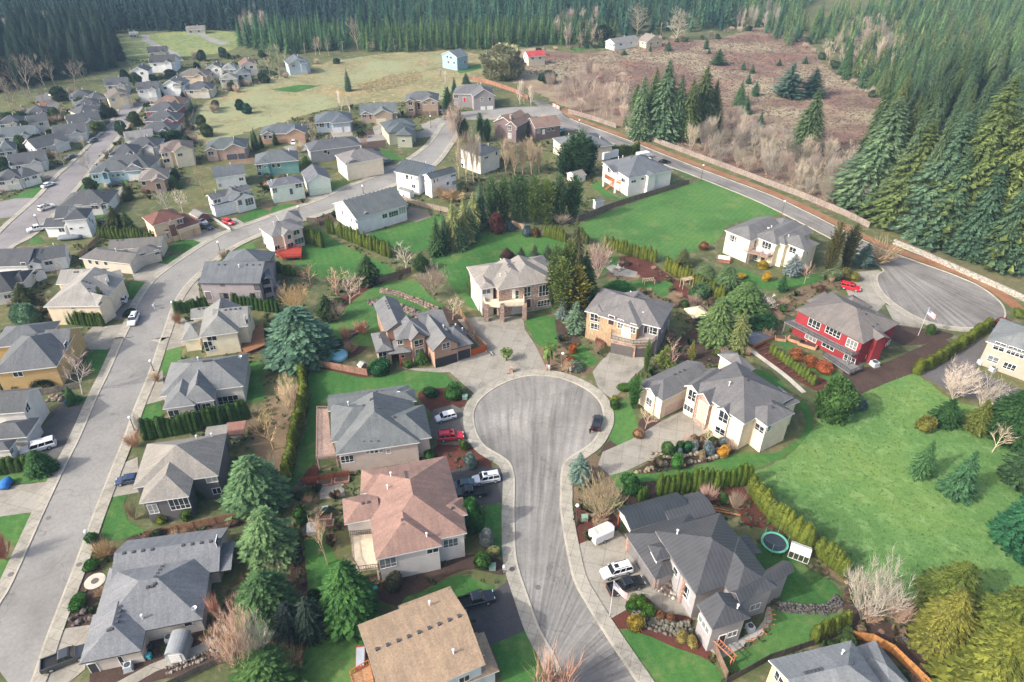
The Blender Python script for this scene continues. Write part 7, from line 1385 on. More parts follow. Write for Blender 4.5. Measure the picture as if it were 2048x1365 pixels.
car('sedan',(1316,329),(1340,326),BL,'black car behind the pale grey house roof');car('sedan',(852,230),(851,222),(40,48,64),'dark car before the left garage of the tan two storey house');car('hatch',(882,231),(882,223),(60,84,130),'blue car before the right garage of the tan two storey house');car('sedan',(887,241),(905,238),(110,114,120),'grey sedan parked at the upper street corner')
car('suv',(692,264),(691,257),(150,34,46),'dark red car at the blue grey house garage','car');car('hatch',(588,285),(587,292),WH,'white hatchback on the tan low house drive');car('sedan',(768,328),(782,324),(84,112,120),'teal car beside the taupe garage')
car('pickup',(1112,264),(1089,270),(176,180,182),'silver pickup beside the mauve brown house','pickup truck');car('hatch',(1128,262),(1118,267),(130,168,168),'pale teal car behind the silver pickup');car('hatch',(304,304),(303,314),WH,'white hatchback on the cream drive of the brick fronted house' if False else 'white hatchback at the cream house with arched windows')
car('suv',(113,190),(104,193),WH,'white van at the far parking court','van');car('sedan',(216,247),(208,251),(70,72,78),'dark car on the far street verge, upper of two');car('hatch',(190,284),(182,287),(60,62,66),'dark car outside the far row houses');car('sedan',(148,316),(138,319),(66,68,72),'dark car at the near end of the far row');car('hatch',(480,312),(478,319),WH,'white car before the brick fronted twin garages')
def trailer(rear,front,w,h,label,c='0',col=(236,238,240)):
 a,b=at(*cx(c,rear)),at(*cx(c,front));d=(b-a);L=d.length;d.normalize();m=(a+b)/2
 t=thing('cargo_trailer',(m.x,m.y,.1),label,'trailer',None,atan2(d.y,d.x));t.pop('_o')
 q=MB();s=[[(x,y,z)for y,z in((-w/2,.5),(-w/2,h-.15),(-w*.44,h),(w*.44,h),(w/2,h-.15),(w/2,.5))]for x in(-L/2,L/2-.5)];s.append([(L/2,y*.45,z)for y,z in((-w/2,.55),(-w/2,h-.35),(-w*.44,h-.2),(w*.44,h-.2),(w/2,h-.35),(w/2,.55))])
 loft(q,s);link('body',q.mesh('body',mat('paint',(1,1,1,1))),t,color=C(*col,.85))
 for sg in(-1,1):
  q=MB();q.tube((-.2,sg*w*.42,.34),(-.2,sg*w*.54,.34),.34,n=12);wh=link('wheel',q.mesh('wheel',TYRE),t);r=MB();r.tube((-.2,sg*w*.5,.34),(-.2,sg*w*.55,.34),.2,n=10);link('rim',r.mesh('rim',RIM),wh)
 q=MB();q.box((-L/2-.02,0,.6),.05,w*.86,h-.8);link('door',q.mesh('door',mat('trim',C(214,216,218))),t)
 q=MB();q.box((L/2+.5,0,.42),1.2,.12,.1);link('tow_bar',q.mesh('tow_bar',BLK),t)
 return t,L,w,h
t,L,w_,h_=trailer((1183,1087),(1224,1068),2.1,2.3,'white enclosed cargo trailer with rust streaked roof panels on the metal roofed house drive')
for k in range(3):
 q=MB();q.box((-L*.28+k*L*.22,.1,h_-.005),L*.13,w_*.62,.02);link('roof_panel',q.mesh('roof_panel',mat('soil',C(190,120,70,.7),b=(214,206,196))),t)
trailer((1203,322),(1234,314),2.5,3.2,'large white enclosed trailer beside the low beige house');trailer((1274,320),(1297,316),2.4,2.6,'white trailer behind the pale grey house')
def boatcover(a_,b_,w,h,col,label):
 a,b=at(*a_),at(*b_);d=b-a;L=d.length;d.normalize();m=(a+b)/2;s=Vector((-d.y,d.x,0));q=MB();n=7;secs=[]
 for i in range(9):
  t=i/8;ww=w/2*(.45+.55*sin(pi*min(1,.25+t*.75))**.5)if t<.99 else w*.2;hh=h*(.7+.3*sin(pi*t));secs.append([m+d*(L*(t-.5))+s*(ww*cos(pi*k/n))+Vector((0,0,.5+hh*.6*sin(pi*k/n)+rnd(-.03,.03)))for k in range(n+1)]+[m+d*(L*(t-.5))+s*(-ww*.6)+Vector((0,0,.25)),m+d*(L*(t-.5))+s*(ww*.6)+Vector((0,0,.25))])
 loft(q,secs);solo(q,'covered_boat',mat('trim',C(*col)),label,'boat',smooth=True)
boatcover((6,982),(22,962),2.2,1.5,(44,104,170),'boat under a bright blue tarpaulin at the left edge');boatcover((120,480),(165,478),2.6,1.8,(104,112,118),'boat under a grey ribbed cover beside the white two storey house')
def bin_(p,col,label,s=.6):
 c=at(*p);q=MB();q.add([(c.x+x*s*.42*k,c.y+y*s*.42*k,z)for z,k in((.12,.85),(1.0,1.1))for x,y in((-1,-1),(1,-1),(1,1),(-1,1))],[(3,2,1,0),(4,5,6,7),(0,1,5,4),(1,2,6,5),(2,3,7,6),(3,0,4,7)]);q.box((c.x,c.y+.02,1.0),s*1.05,s*1.1,.08);q.tube((c.x-.25,c.y+s*.45,.12),(c.x+.25,c.y+s*.45,.12),.1,n=8);solo(q,'wheeled_bin',mat('trim',C(*col)),label,'bin')
bin_((828,918),(40,150,150),'teal wheeled bin by the blue grey house wall');bin_((836,917),(50,110,180),'blue wheeled bin by the blue grey house wall');bin_((752,1185),(30,140,140),'teal wheeled bin under the white deck');bin_((301,1318),(50,130,140),'teal wheeled bin beside the barrel shed');bin_((304,1300),(40,46,50),'black wheeled bin beside the barrel shed');bin_((135,810),(50,104,170),'blue bin at the wet driveway edge');bin_((660,464),(40,44,50),'dark bin at the hedge gap beside the long white house')
def hvac(p,label,c='0',s=1.0):
 g=at(*cx(c,p));t=thing('air_conditioner',(g.x,g.y,.06),label,'air conditioner',None,.35);t.pop('_o');q=MB();q.box((0,0,0),s,s,.95);link('body',q.mesh('body',mat('trim',C(186,190,194))),t);q=MB();q.lathe((0,0,.955),[(s*.4,0),(s*.4,.03),(.05,.04)],12);link('fan_grille',q.mesh('fan_grille',mat('trim',C(70,74,78))),t);q=MB();q.box((0,0,-.06),s*1.3,s*1.3,.06);link('base_slab',q.mesh('base_slab',FOUND),t)
hvac((1748,731),'grey air conditioner on a slab at the red house side wall',s=1.5);hvac((799,920),'grey air conditioner beside the wheeled bins');hvac((1499,1260),'grey air conditioner on the stepping stone patio side');hvac((1960,728),'grey air conditioner at the apartment house wall, upper one');hvac((1984,742),'grey air conditioner at the apartment house wall, lower one');hvac((747,457),'grey air conditioner at the long white house wall');hvac((1292,382),'dark air conditioner at the pale grey house wall');hvac((258,1338),'pale air conditioner by the bottom left wall');hvac((340,1282),'white air conditioner beside the barrel shed')
def ubox(p,label):
 g=at(*p);q=MB();q.box((g.x,g.y,.06),1.0,.9,.8);q.box((g.x,g.y,.86),1.1,1.0,.07);solo(q,'utility_box',mat('trim',C(120,146,130)),label,'utility box')
ubox((985,1138),'green grey utility box by the side lawn path');ubox((1169,1040),'green grey utility box in the mulch behind the trailer');ubox((930,798),'utility box on the mulch bed at the cul-de-sac')
def barrel_shed():
 a,b=at(352,1335),at(372,1272);d=(b-a);L=d.length*.72;d.normalize();m=(a+b)/2+Vector((0,0,0));t=thing('garden_shed',(m.x,m.y,.06),'barrel roofed grey plastic shed in the bottom left side yard','shed',None,atan2(d.y,d.x));t.pop('_o');n=10;w=1.25
 prof=[(w,0),(w,1.7)]+[(w*cos(pi*k/n),1.7+.8*sin(pi*k/n))for k in range(1,n)]+[(-w,1.7),(-w,0)];q=MB();loft(q,[[(x,y,z)for y,z in prof]for x in(-L/2,L/2)]);link('wall',q.mesh('wall',mat('trim',C(168,170,170))),t)
 q=MB();pr=[(w*1.06*cos(pi*k/n),1.72+.84*sin(pi*k/n))for k in range(n+1)];loft(q,[[(x,y,z)for y,z in pr]for x in(-L/2-.1,L/2+.1)],cap=False);link('roof',q.mesh('roof',mat('trim',C(128,132,134))),t)
 q=MB();q.box((-L/2-.03,0,.05),.06,1.5,1.8);link('door',q.mesh('door',mat('trim',C(206,206,202))),t)
barrel_shed()
# -------- lamps, poles, flags
def lamp(base,top,label,globe=True):
 g=at(*base);h=min(max(hfor(base[0],base[1],top),3),8);t=thing('street_lamp',(g.x,g.y,.05),label,'street lamp','street lamps');t.pop('_o')
 q=MB();q.lathe((0,0,0),[(.2,0),(.2,.25),(.09,.45),(.07,h-.5),(.07,h-.45)],8);link('pole',q.mesh('pole',mat('trim',C(70,66,62))),t);q=MB();q.lathe((0,0,h-.5),[(.1,0),(.26,.12),(.32,.32),(.24,.52),(.05,.62)],10);link('lamp_globe',q.mesh('lamp_globe',mat('trim',C(240,240,236),rough=.3),True),t)
for b_,t_,l_ in[((189,1098),1062,'street lamp by the straw shrub at the lower left pavement'),((270,862),834,'street lamp above the round tan shrub'),((308,743),722,'street lamp opposite the ochre house'),((351,627),604,'street lamp at the left end of the hedge by the cream house'),((1124,744),706,'street lamp at the head of the cul-de-sac between drives'),((1152,1052),1010,'street lamp in the mulch beside the tan leafless tree'),((1402,362),330,'street lamp at the big lawn corner by the lane'),((1562,436),402,'street lamp behind the cream balcony house'),((599,430),416,'street lamp opposite the pale mint house'),((440,502),487,'street lamp on the bend near the brown grey roof'),((80,455),430,'street lamp on the far street'),((862,256),232,'street lamp at the upper street corner'),((1158,255),240,'street lamp at the lane end'),((727,388),372,'street lamp on the pavement behind the white roof ridge')]:lamp(b_,t_,l_)
def upole(b_,t_,label,arm=True):
 g=at(*b_);h=hfor(b_[0],b_[1],t_);t=thing('utility_pole',(g.x,g.y,0),label,'utility pole','utility poles');t.pop('_o');q=MB();q.tube((0,0,0),(0,0,h),.2,.13,8);link('pole',q.mesh('pole',mat('wood',C(170,158,144,.7))),t)
 if arm:q=MB();q.box((0,0,h-.7),2.6,.14,.14);link('crossarm',q.mesh('crossarm',mat('wood',C(150,140,128,.7))),t)
 return Vector((g.x,g.y,h-.5))
pp=[upole(b_,t_,l_)for b_,t_,l_ in[((611,110),86,'utility pole left of the tall bare tree in the row'),((687,108),82,'utility pole before the dark gap of the plantation'),((789,100),77,'utility pole left of the small pale sign'),((900,97),72,'utility pole behind the slate blue house'),((985,97),68,'utility pole right of the slate blue house'),((1170,86),40,'tallest utility pole at the wood edge'),((1320,80),45,'utility pole right of the cone shaped trees')]]
q=MB()
for a,b in zip(pp,pp[1:]):
 pr=a
 for i in range(1,9):
  t=i/8;p=a+(b-a)*t-Vector((0,0,3*t*(1-t)));q.tube(pr,p,.03,n=3,cap=False);pr=p
solo(q,'power_line',mat('trim',C(90,90,92)),'power line strung along the poles at the plantation foot','power line')
def flag(base,top,w,h,label,droop=.55):
 g=at(*base);H=hfor(base[0],base[1],top);t=thing('flagpole',(g.x,g.y,.05),label,'flag',None);t.pop('_o');q=MB();q.tube((0,0,0),(0,0,H),.05,.035,8);q.lathe((0,0,H),[(.01,0),(.09,.06),(.09,.12),(.01,.18)],8);link('pole',q.mesh('pole',mat('trim',C(200,200,200))),t)
 n,m=13,10;vs=[]
 def P(i,j):
  u=i/m;v=j/n;ang=droop;return Vector((.05+w*u*cos(ang)*.85,-.35*w*u+.12*sin(u*7),H-.15-h*v-w*u*sin(ang)+.04*sin(u*9+v*3)))
 fs=MB()
 for j in range(n):
  for i in range(m):
   canton=u_=(i<4 and j<7);mi=2 if canton else(0 if j%2==0 else 1)
   if canton:mi=2
   fs.add([P(i,j),P(i+1,j),P(i+1,j+1),P(i,j+1)],[(0,1,2,3)],mi)
 for j in range(6):
  for i in range(4):
   c=(P(i,j)+P(i+1,j+1))/2;d=.05*w/1.8;
   for off in(.02,-.02):fs.add([c+Vector((d*cos(a)*(1 if k%2==0 else .42),off,d*sin(a)*(1 if k%2==0 else .42)))for k,a in enumerate([pi/2+2*pi*k/10 for k in range(10)])],[tuple(range(10))],1)
 link('banner',fs.mesh('banner',[mat('trim',C(206,70,84)),mat('trim',C(236,232,230)),mat('trim',C(70,84,124))]),t)
flag((1219,1232),1164,2.6,1.5,'striped flag with a starred corner on a white pole by the black pickup');flag((1836,672),617,2.4,1.4,'small striped flag on a pole beside the turning head')
# -------- fences and walls
def fence(pts,h,col,label,name='fence',step=2.4,rail=False,gap=.012,posth=.1,c='0',z=0):
 P=[at(*cx(c,p))for p in pts];m=P[0];root=thing(name,(m.x,m.y,z),label,'fence');bm=mat('wood',C(*col,.68));pm=mat('wood',C(*[v*.85 for v in col],.68));np_=0
 total=sum((P[i+1]-P[i]).length for i in range(len(P)-1));step=max(step,total/95)
 for a,b in zip(P,P[1:]):
  d=b-a;l=d.length;d.normalize();q=MB();n=max(1,int(l/(.15+gap)))
  for i in range(n):
   s=l*(i+.5)/n;hh=h+rnd(-.03,.03);q.box(a+d*s+Vector((0,0,.06)),.15,.03+rnd(0,.012),hh,d)
  q.box((a+b)/2+Vector((0,0,h*.25)),l,.08,.09,d);q.box((a+b)/2+Vector((0,0,h*.82)),l,.08,.09,d);q.build('panel',bm,root)
  k=max(1,int(l/step))
  for i in range(k):
   q=MB();q.box(a+d*(l*i/k),.13,.13,h+posth,d);q.build('post',pm,root)
 q=MB();q.box(P[-1],.13,.13,h+posth);q.build('post',pm,root);root.pop('_o')
 for o in root.children:o.pop('_o',None)
 return root
fence([(1136,227),(1175,238),(1232,257)],2.0,(166,150,140),'weathered plank fence at the start of the lane');fence([(1250,262),(1330,293),(1450,338),(1536,371),(1610,399),(1690,433),(1737,457)],2.0,(166,152,142),'long weathered plank fence between the lane and the grey thicket')
fence([(1119,452),(1164,440),(1224,416),(1376,369)],1.8,(140,122,112),'dark weathered fence along the far edge of the big lawn');fence([(945,161),(985,171),(1030,186),(1056,200)],2.0,(176,128,108),'orange timber fence behind the grey craftsman house')
fence([(611,731),(660,738),(735,752)],1.8,(176,134,116),'reddish fence between the round trampoline cover and the lawn');fence([(757,566),(800,553),(822,545)],1.7,(144,124,108),'grey brown fence at the foot of the green slope');fence([(805,402),(850,416),(897,426)],1.7,(186,170,150),'pale fence right of the long white house');fence([(1024,452),(1085,474)],1.7,(196,170,146),'tan fence behind the upper lawn shrubs')
fence([(920,628),(952,682),(974,703)],1.9,(176,140,112),'brown fence between the brown stucco house and the drive');fence([(944,713),(974,702)],1.8,(214,104,52),'orange new timber gate beside the black garage doors');fence([(293,1077),(390,1058),(476,1040)],1.7,(176,134,106),'brown fence behind the bottom left house');fence([(84,791),(120,784),(160,776)],1.5,(170,160,148),'grey fence below the ochre house')
fence([(1450,1370),(1536,1322),(1625,1292),(1690,1268)],1.6,(96,90,86),'dark stained fence beyond the lower right lawn');fence([(1702,1278),(1740,1284),(1782,1306),(1860,1382)],1.8,(206,146,86),'new orange timber fence cut by the bottom edge');fence([(1425,1296),(1452,1358)],1.8,(150,124,106),'brown fence at the corner of the big grey house')
fence([(560,570),(545,580),(535,640)],1.6,(150,130,116),'brown fence below the lilac grey house')if False else None
fence([(100,640),(128,610),(150,585)],1.7,(190,168,146),'pale fence behind the silver roofed house');fence([(160,517),(200,480)],1.6,(186,160,132),'tan fence beside the long brown grey roof');fence([(370,265),(385,240),(392,212)],1.6,(176,160,140),'pale fence along the tan meadow edge');fence([(405,428),(440,448),(462,463)],1.0,(228,226,222),'low white wall fence beside the red hatchback drive',posth=.02);fence([(560,372),(590,382),(618,360)],1.6,(150,134,120),'brown fence behind the mint house')
fence([(605,970),(640,965),(700,955)],1.6,(164,92,70),'red brown low fence and trellis behind the salmon house');fence([(500,1330),(560,1312)],1.5,(170,162,150),'grey fence at the bottom yard');fence([(330,1380),(400,1345),(480,1312)],1.4,(120,112,106),'dark low fence at the bottom yard');fence([(640,452),(632,446),(615,445)],1.6,(130,116,106),'dark fence beside the peach house hedge');fence([(1232,690),(1226,700)],1.2,(120,116,116),'short dark railing')if False else None
P=[at(*p)for p in((1786,488),(1850,514),(1911,541),(1980,571),(2060,608))];q=MB()
for a,b in zip(P,P[1:]):
 d=b-a;l=d.length;d.normalize();n=int(l/1.1)
 for r in range(3):
  for i in range(n):q.box(a+d*(l*(i+.5+.5*(r%2))/n)+Vector((0,0,r*.5)),l/n-.04,.6+rnd(-.04,.04),.48,d)
solo(q,'retaining_wall',mat('stone',C(180,174,162,.66)),'pale block retaining wall curving round the turning head','wall')
a,b=at(1105,214),at(1119,221);d=(b-a);l=d.length;d.normalize();t=thing('road_barrier',(a.x,a.y,0),'red and white striped barrier closing the lane end','barrier')
for k in range(3):
 q=MB();n=5
 for i in range(n):q.box(a+d*(l*(i+.5)/n)+Vector((0,0,.4+k*.5)),l/n,.06,.3,d,mi=i%2)
 q.build('plank',[mat('trim',C(220,120,100)),WHITE],t)
for s in(.1,.9):q=MB();q.box(a+d*(l*s),.16,.16,1.8,d);q.build('post',WHITE,t)
def rocks(pts,label,size=.7,rows=2,width=.8,cols=(150,136,122),n=None,name='rock_wall',h=None):
 P=[at(*p)for p in pts];q=MB();random.seed(len(pts)*7+int(pts[0][0]))
 for a,b in zip(P,P[1:]):
  d=b-a;l=d.length;d.normalize();s=Vector((-d.y,d.x,0));k=max(2,int(l/(size*.75)))
  for r in range(rows):
   for i in range(k):
    c=a+d*(l*(i+rnd(.2,.8))/k)+s*(width*(r/(max(rows-1,1))-.5)+rnd(-.15,.15));z=size*.25*(r if h is None else h*r);R_=size*rnd(.38,.72);vs=[];
    for zi,(rr,zz)in enumerate(((.75,-.1),(1,.35),(.7,.8),(.2,1.0))):
     for j in range(6):vs.append(c+Vector((R_*rr*cos(j*1.05+i)*rnd(.8,1.2),R_*rr*sin(j*1.05+i)*rnd(.8,1.2),z+R_*1.1*zz)))
    q.add(vs,[(zi*6+j,zi*6+(j+1)%6,(zi+1)*6+(j+1)%6,(zi+1)*6+j)for zi in range(3)for j in range(6)]+[tuple(range(18,24))])
 return solo(q,name,mat('stone',C(*cols,.62)),label,'rock wall')
rocks([(760,583),(790,588),(830,602),(874,622)],'upper tan boulder wall across the terraced lawn',.7,3,1.2,(156,136,122));rocks([(736,609),(775,607),(810,620),(842,636)],'lower grey boulder wall across the terraced lawn',.9,3,1.2,(142,126,116));rocks([(1262,1234),(1310,1252),(1345,1262),(1384,1258)],'mossy boulder wall below the flagpole bed',.65,4,1.5,(120,118,106))
rocks([(1541,1208),(1560,1215),(1600,1220),(1650,1222),(1670,1212),(1676,1196)],'curved grey boulder wall between the two lower right lawns',.42,4,1.2,(104,98,97));rocks([(1300,915),(1340,925),(1390,918),(1440,908)],'row of boulders in the topiary bed',.9,2,1.6,(156,144,124));rocks([(1268,945),(1300,938),(1330,926)],'boulders at the lower edge of the topiary bed',.9,1,.6,(164,152,120));rocks([(96,800),(112,798),(128,800)],'boulders below the ochre house fence',1.0,2,.8,(150,136,118));rocks([(1690,810),(1672,822),(1700,830)],'low white grey rock edging at the meadow path',.8,2,.8,(190,186,180));rocks([(1310,1175),(1330,1186),(1352,1196)],'pale stones round the little rock fountain',.6,2,.8,(206,198,186));rocks([(1328,1172),(1340,1180)],'brown boulder heap of the rock fountain',1.4,2,.9,(130,116,106));rocks([(600,960),(612,985),(605,1008)],'grey stone edging beside the deck mulch bed',.5,2,.6,(120,116,116));rocks([(330,1345),(390,1322),(440,1300)],'rough stone edging by the bottom left path',.5,2,.7,(150,142,132));rocks([(140,1250),(165,1235),(190,1228)],'dark stones at the front bed by the drive',.8,2,1.2,(110,102,100));rocks([(690,690),(700,670),(720,660),(735,650)],'dark boulders left of the brown stucco house',.9,2,1.4,(104,98,96));rocks([(1690,1160),(1720,1182),(1760,1225)],'stones along the bottom right fence bed',.5,1,.6,(160,140,120));rocks([(1796,1260),(1812,1275),(1830,1290)],'black boulders near the golden conifers',.9,2,.8,(88,88,88));rocks([(930,660),(960,690),(985,712)],'stone edging along the brown fence',.5,2,.6,(170,160,150))
strip('path',smooth_line(pxs([(1493,695),(1530,722),(1570,752),(1608,786)])),-.6,.6,.075,mat('concrete',C(206,198,184,.75)))
for i in range(8):
 a=at(1517+i*12.2,702+i*8.9);b=at(1537+i*12.2,697+i*8.9);d=b-a;q=MB();q.box((a+b)/2,d.length,.22,.3,d);solo(q,'timber_sleeper',mat('wood',C(120,92,78,.65)),'timber sleeper step on the red mulched terrace below the red house','timber','timber sleepers on the terrace')
for i in range(9):
 a=at(1541-i*.6-max(0,i-4)*4.5,1222+i*7.5);a=at(*[(1541,1222),(1543,1231),(1543,1240),(1540,1249),(1535,1257),(1528,1264),(1519,1271),(1509,1277),(1498,1283)][i]);q=MB();q.box(a+Vector((0,0,.08)),1.3,.16,.08,Vector((cos(i*.3),-sin(i*.3)*.4+.2,0)));solo(q,'brick_strip',mat('stone',C(190,128,90,.7)),'orange brick strip in the curved stepping path beside the grey house','paving','brick strips in the curved path')
# -------- garden furniture and play things
def trampoline(p,r,label,rim,h=.9,net=True):
 g=at(*p);t=thing('trampoline',(g.x,g.y,.05),label,'trampoline');t.pop('_o');q=MB();q.lathe((0,0,h),[(r*.84,0),(r*.84,.06),(r,.08),(r,-.06),(r*.84,0)],28);link('rim_pad',q.mesh('rim_pad',mat('trim',C(*rim))),t);q=MB();q.lathe((0,0,h-.03),[(.001,-.03),(r*.85,0)],28);link('mat',q.mesh('mat',mat('trim',C(46,52,62))),t)
 for k in range(6):
  a=k*pi/3;q=MB();q.tube((r*.96*cos(a),r*.96*sin(a),0),(r*.96*cos(a),r*.96*sin(a),h+(1.7 if net else 0)),.04,n=6);link('leg',q.mesh('leg',mat('trim',C(90,150,120))),t)
 if net:
  q=MB();n=48
  for k in range(n):
   a,b=2*pi*k/n,2*pi*(k+1)/n;q.tube((r*.96*cos(a),r*.96*sin(a),h+1.7),(r*.96*cos(b),r*.96*sin(b),h+1.7),.025,n=3,cap=False)
   if k%2:q.tube((r*.96*cos(a),r*.96*sin(a),h),(r*.96*cos(a),r*.96*sin(a),h+1.7),.008,n=3,cap=False)
  link('safety_net',q.mesh('safety_net',mat('trim',C(70,80,80))),t)
trampoline((1547,1093),2.15,'round trampoline with a green padded rim on the dark lawn',(92,166,136))
g=at(677,715);q=MB();q.lathe((g.x,g.y,.05),[(2.1,0),(2.15,.75),(2.05,.85),(1.2,.9),(.01,.92)],24);solo(q,'pool_cover',mat('trim',C(120,168,186)),'round pool under a pale blue cover behind the reddish fence','pool',smooth=True)
def greenhouse(p,label):
 g=at(*p);t=thing('greenhouse',(g.x,g.y,.05),label,'greenhouse',None,-.5);t.pop('_o');q=MB();L,W_,h,r=3.0,2.2,1.5,2.2
 for x in(-1.5,-.75,0,.75,1.5):
  for s in(-1,1):q.tube((x,s*1.1,0),(x,s*1.1,h),.04,n=5);q.tube((x,s*1.1,h),(x,0,r),.04,n=5)
 for y,z in((-1.1,h),(1.1,h),(0,r),(-1.1,.05),(1.1,.05),(-.55,1.85),(.55,1.85)):q.tube((-1.5,y,z),(1.5,y,z),.04,n=5)
 link('frame',q.mesh('frame',WHITE),t);q=MB()
 for s in(-1,1):
  for i in range(4):x=-1.46+i*.75;q.add([(x,s*1.08,h+.02),(x+.67,s*1.08,h+.02),(x+.67,s*.03,r+.01),(x,s*.03,r+.01)],[(0,1,2,3)])
 link('roof_pane',q.mesh('roof_pane',mat('trim',C(206,212,214),rough=.2)),t)
greenhouse((1597,1112),'small white framed greenhouse beside the golden arborvitae row')
def canopy(p,label,w=4.6,col=(204,190,156)):
 g=at(*p);t=thing('garden_canopy',(g.x,g.y,.05),label,'canopy',None,.3);t.pop('_o');q=MB();h=w/2
 q.add([(-h,-h,2.3),(h,-h,2.3),(h,h,2.3),(-h,h,2.3),(0,0,3.5)],[(0,1,4),(1,2,4),(2,3,4),(3,0,4)]);q.add([(-h,-h,2.3),(h,-h,2.3),(h,h,2.3),(-h,h,2.3),(-h,-h,2.05),(h,-h,2.05),(h,h,2.05),(-h,h,2.05)],[(0,1,5,4),(1,2,6,5),(2,3,7,6),(3,0,4,7)]);link('canopy_cloth',q.mesh('canopy_cloth',mat('trim',C(*col))),t)
 for x in(-1,1):
  for y in(-1,1):q=MB();q.box((x*h*.94,y*h*.94,0),.12,.12,2.3);link('post',q.mesh('post',mat('wood',C(120,100,84))),t)
canopy((1391,640),'tan square garden canopy behind the timber clad house')
def pergola(p,w,d,h,col,label,rz=.4,slats=7):
 g=at(*p);t=thing('pergola',(g.x,g.y,.05),label,'pergola',None,rz);t.pop('_o');m=mat('wood',C(*col,.72))
 for x in(-1,1):
  for y in(-1,1):q=MB();q.box((x*w*.45,y*d*.45,0),.14,.14,h);link('post',q.mesh('post',m),t)
 q=MB()
 for i in range(slats):q.box((-w/2+w*(i+.5)/slats,0,h+.12),.07,d,.14)
 for y in(-1,1):q.box((0,y*d*.45,h),w,.1,.14)
 link('slat_roof',q.mesh('slat_roof',m),t)
pergola((1372,575),3.4,1.4,2.4,(222,196,170),'narrow pale pergola before the golden row of arborvitae');pergola((1297,568),3.2,1.4,1.2,(206,178,150),'low pale timber bench frame in the garden lawn',.2,5);pergola((1440,1312),4.2,.9,2.2,(214,140,104),'orange slatted arbour over the brown fence corner',2.2,9)
g=at(462,880);root_,_=house('lean-to with a ribbed reddish brown roof in the back garden patio','T02',(150,120,108),(176,132,120),[('xgg',2.5,.15,(1790,765),(1950,745),4,{'open':1})],(),(),cat='shelter',name='shelter',trim=mat('trim',C(120,90,84)))
for x_,y_ in((1800,800),(1945,780)):pillar(root_,'T02',(x_,y_),2.4,.14,mat('wood',C(120,92,80)))
def box_thing(name,p,sx,sy,h,m,label,cat,rz=0.0,lid=None,c='0',z=.05):
 g=at(*cx(c,p),z);q=MB();u=Vector((cos(rz),sin(rz),0));q.box(g,sx,sy,h,u,mi=0);q.box(g+Vector((0,0,h)),sx*.86,sy*.86,.06,u,mi=1);q.box(g+Vector((0,0,h-.08)),sx*1.05,sy*1.05,.06,u,mi=0);return solo(q,name,[m,lid or m],label,cat)
SOILM=mat('soil',C(92,74,62));CEDAR=mat('wood',C(214,158,124,.72))
for p,sx,sy,rz,l in[((1593,684),4,1.5,-.6,'long cedar raised bed nearest the red house wall'),((1614,693),4,1.5,-.6,'cedar raised bed in front of the red house deck'),((1560,680),2.4,1.4,-.2,'squarish cedar raised bed at the edge of the timber terrace'),((1533,667),3.2,1.2,-.5,'narrow cedar raised bed on the grey terrace')]:box_thing('raised_bed',p,sx,sy,.7,CEDAR,l,'raised bed',rz,SOILM)
for p,rz,l in[((650,968),.15,'dark slatted planter frame at the salmon house trellis, left'),((684,962),.15,'dark slatted planter frame at the salmon house trellis, right'),((648,1036),.1,'pink edged raised bed on the grey patio, upper'),((652,1050),.1,'pink edged raised bed on the grey patio, lower')]:box_thing('raised_bed',p,2.6,1.4,.5,mat('wood',C(196,150,134,.66)),l,'raised bed',rz,SOILM)
for a_,b_,w_,l in[((1497,668),(1560,706),7,'grey timber terrace with cedar skirt left of the red house')]:
 a,b=at(*a_),at(*b_);d=b-a;q=MB();m=(a+b)/2;q.box(m+Vector((-1.5,2.2,.05)),d.length*.6,w_,.7,d,mi=0);q.box(m+Vector((-1.5,2.2,.75)),d.length*.6-.3,w_-.3,.05,d,mi=1);solo(q,'terrace',[WOODOR,mat('wood',C(136,140,146,.66))],l,'terrace')
box_thing('spa_tub',(1447,522),3.6,2.6,1.0,mat('wood',C(176,120,96,.66)),'timber clad spa tub with pale covers beside the cream balcony house','spa tub',-.35,mat('trim',C(232,230,226)))
box_thing('planter_bench',(722,1320),1.3,3.2,.8,mat('wood',C(150,70,54)),'red brown trough with a grey cover beside the tan roof','planter',.15,mat('trim',C(150,156,164)))
box_thing('storage_box',(651,1022),1.0,1.0,.7,mat('trim',C(140,160,170)),'pale blue storage box on the grey patio','box',.2)
box_thing('chest',(624,1062),1.4,2.0,.9,mat('trim',C(206,212,216)),'silver covered grill by the side lawn','grill',.2)
def table_set(p,label,col=(70,72,76),z=.06,c='0'):
 g=at(*cx(c,p),z);t=thing('patio_table',tuple(g),label,'table');t.pop('_o');q=MB();q.lathe((0,0,.68),[(.01,.0),(.7,.0),(.7,.05),(.01,.06)],14);link('tabletop',q.mesh('tabletop',mat('trim',C(*col))),t)
 for k in range(4):a=k*pi/2+.5;q=MB();q.tube((.5*cos(a),.5*sin(a),0),(.45*cos(a),.45*sin(a),.68),.03,n=5);link('leg',q.mesh('leg',BLK),t)
 for k in range(4):
  a=k*pi/2;ch=thing('patio_chair',(g.x+1.15*cos(a),g.y+1.15*sin(a),g.z),'patio chair around the %s'%label,'chair','patio chairs');ch.pop('_o');ch.rotation_euler=(0,0,a);q=MB();q.box((0,0,.42),.5,.5,.06);link('seat',q.mesh('seat',mat('trim',C(*col))),ch);q=MB();q.box((.24,0,.46),.06,.5,.5);link('backrest',q.mesh('backrest',mat('trim',C(*col))),ch)
  for x,y in((-.22,-.22),(.22,-.22),(.22,.22),(-.22,.22)):q=MB();q.box((x,y,0),.05,.05,.42);link('leg',q.mesh('leg',BLK),ch)
table_set((476,882),'dark round table in the patio beside the pergola roof');table_set((1237,540),'pale table on the small garden paving',(190,180,168));table_set((552,582),'dark table on the blue grey slab by the lilac house');table_set((1395,648),'dark table under the tan canopy')
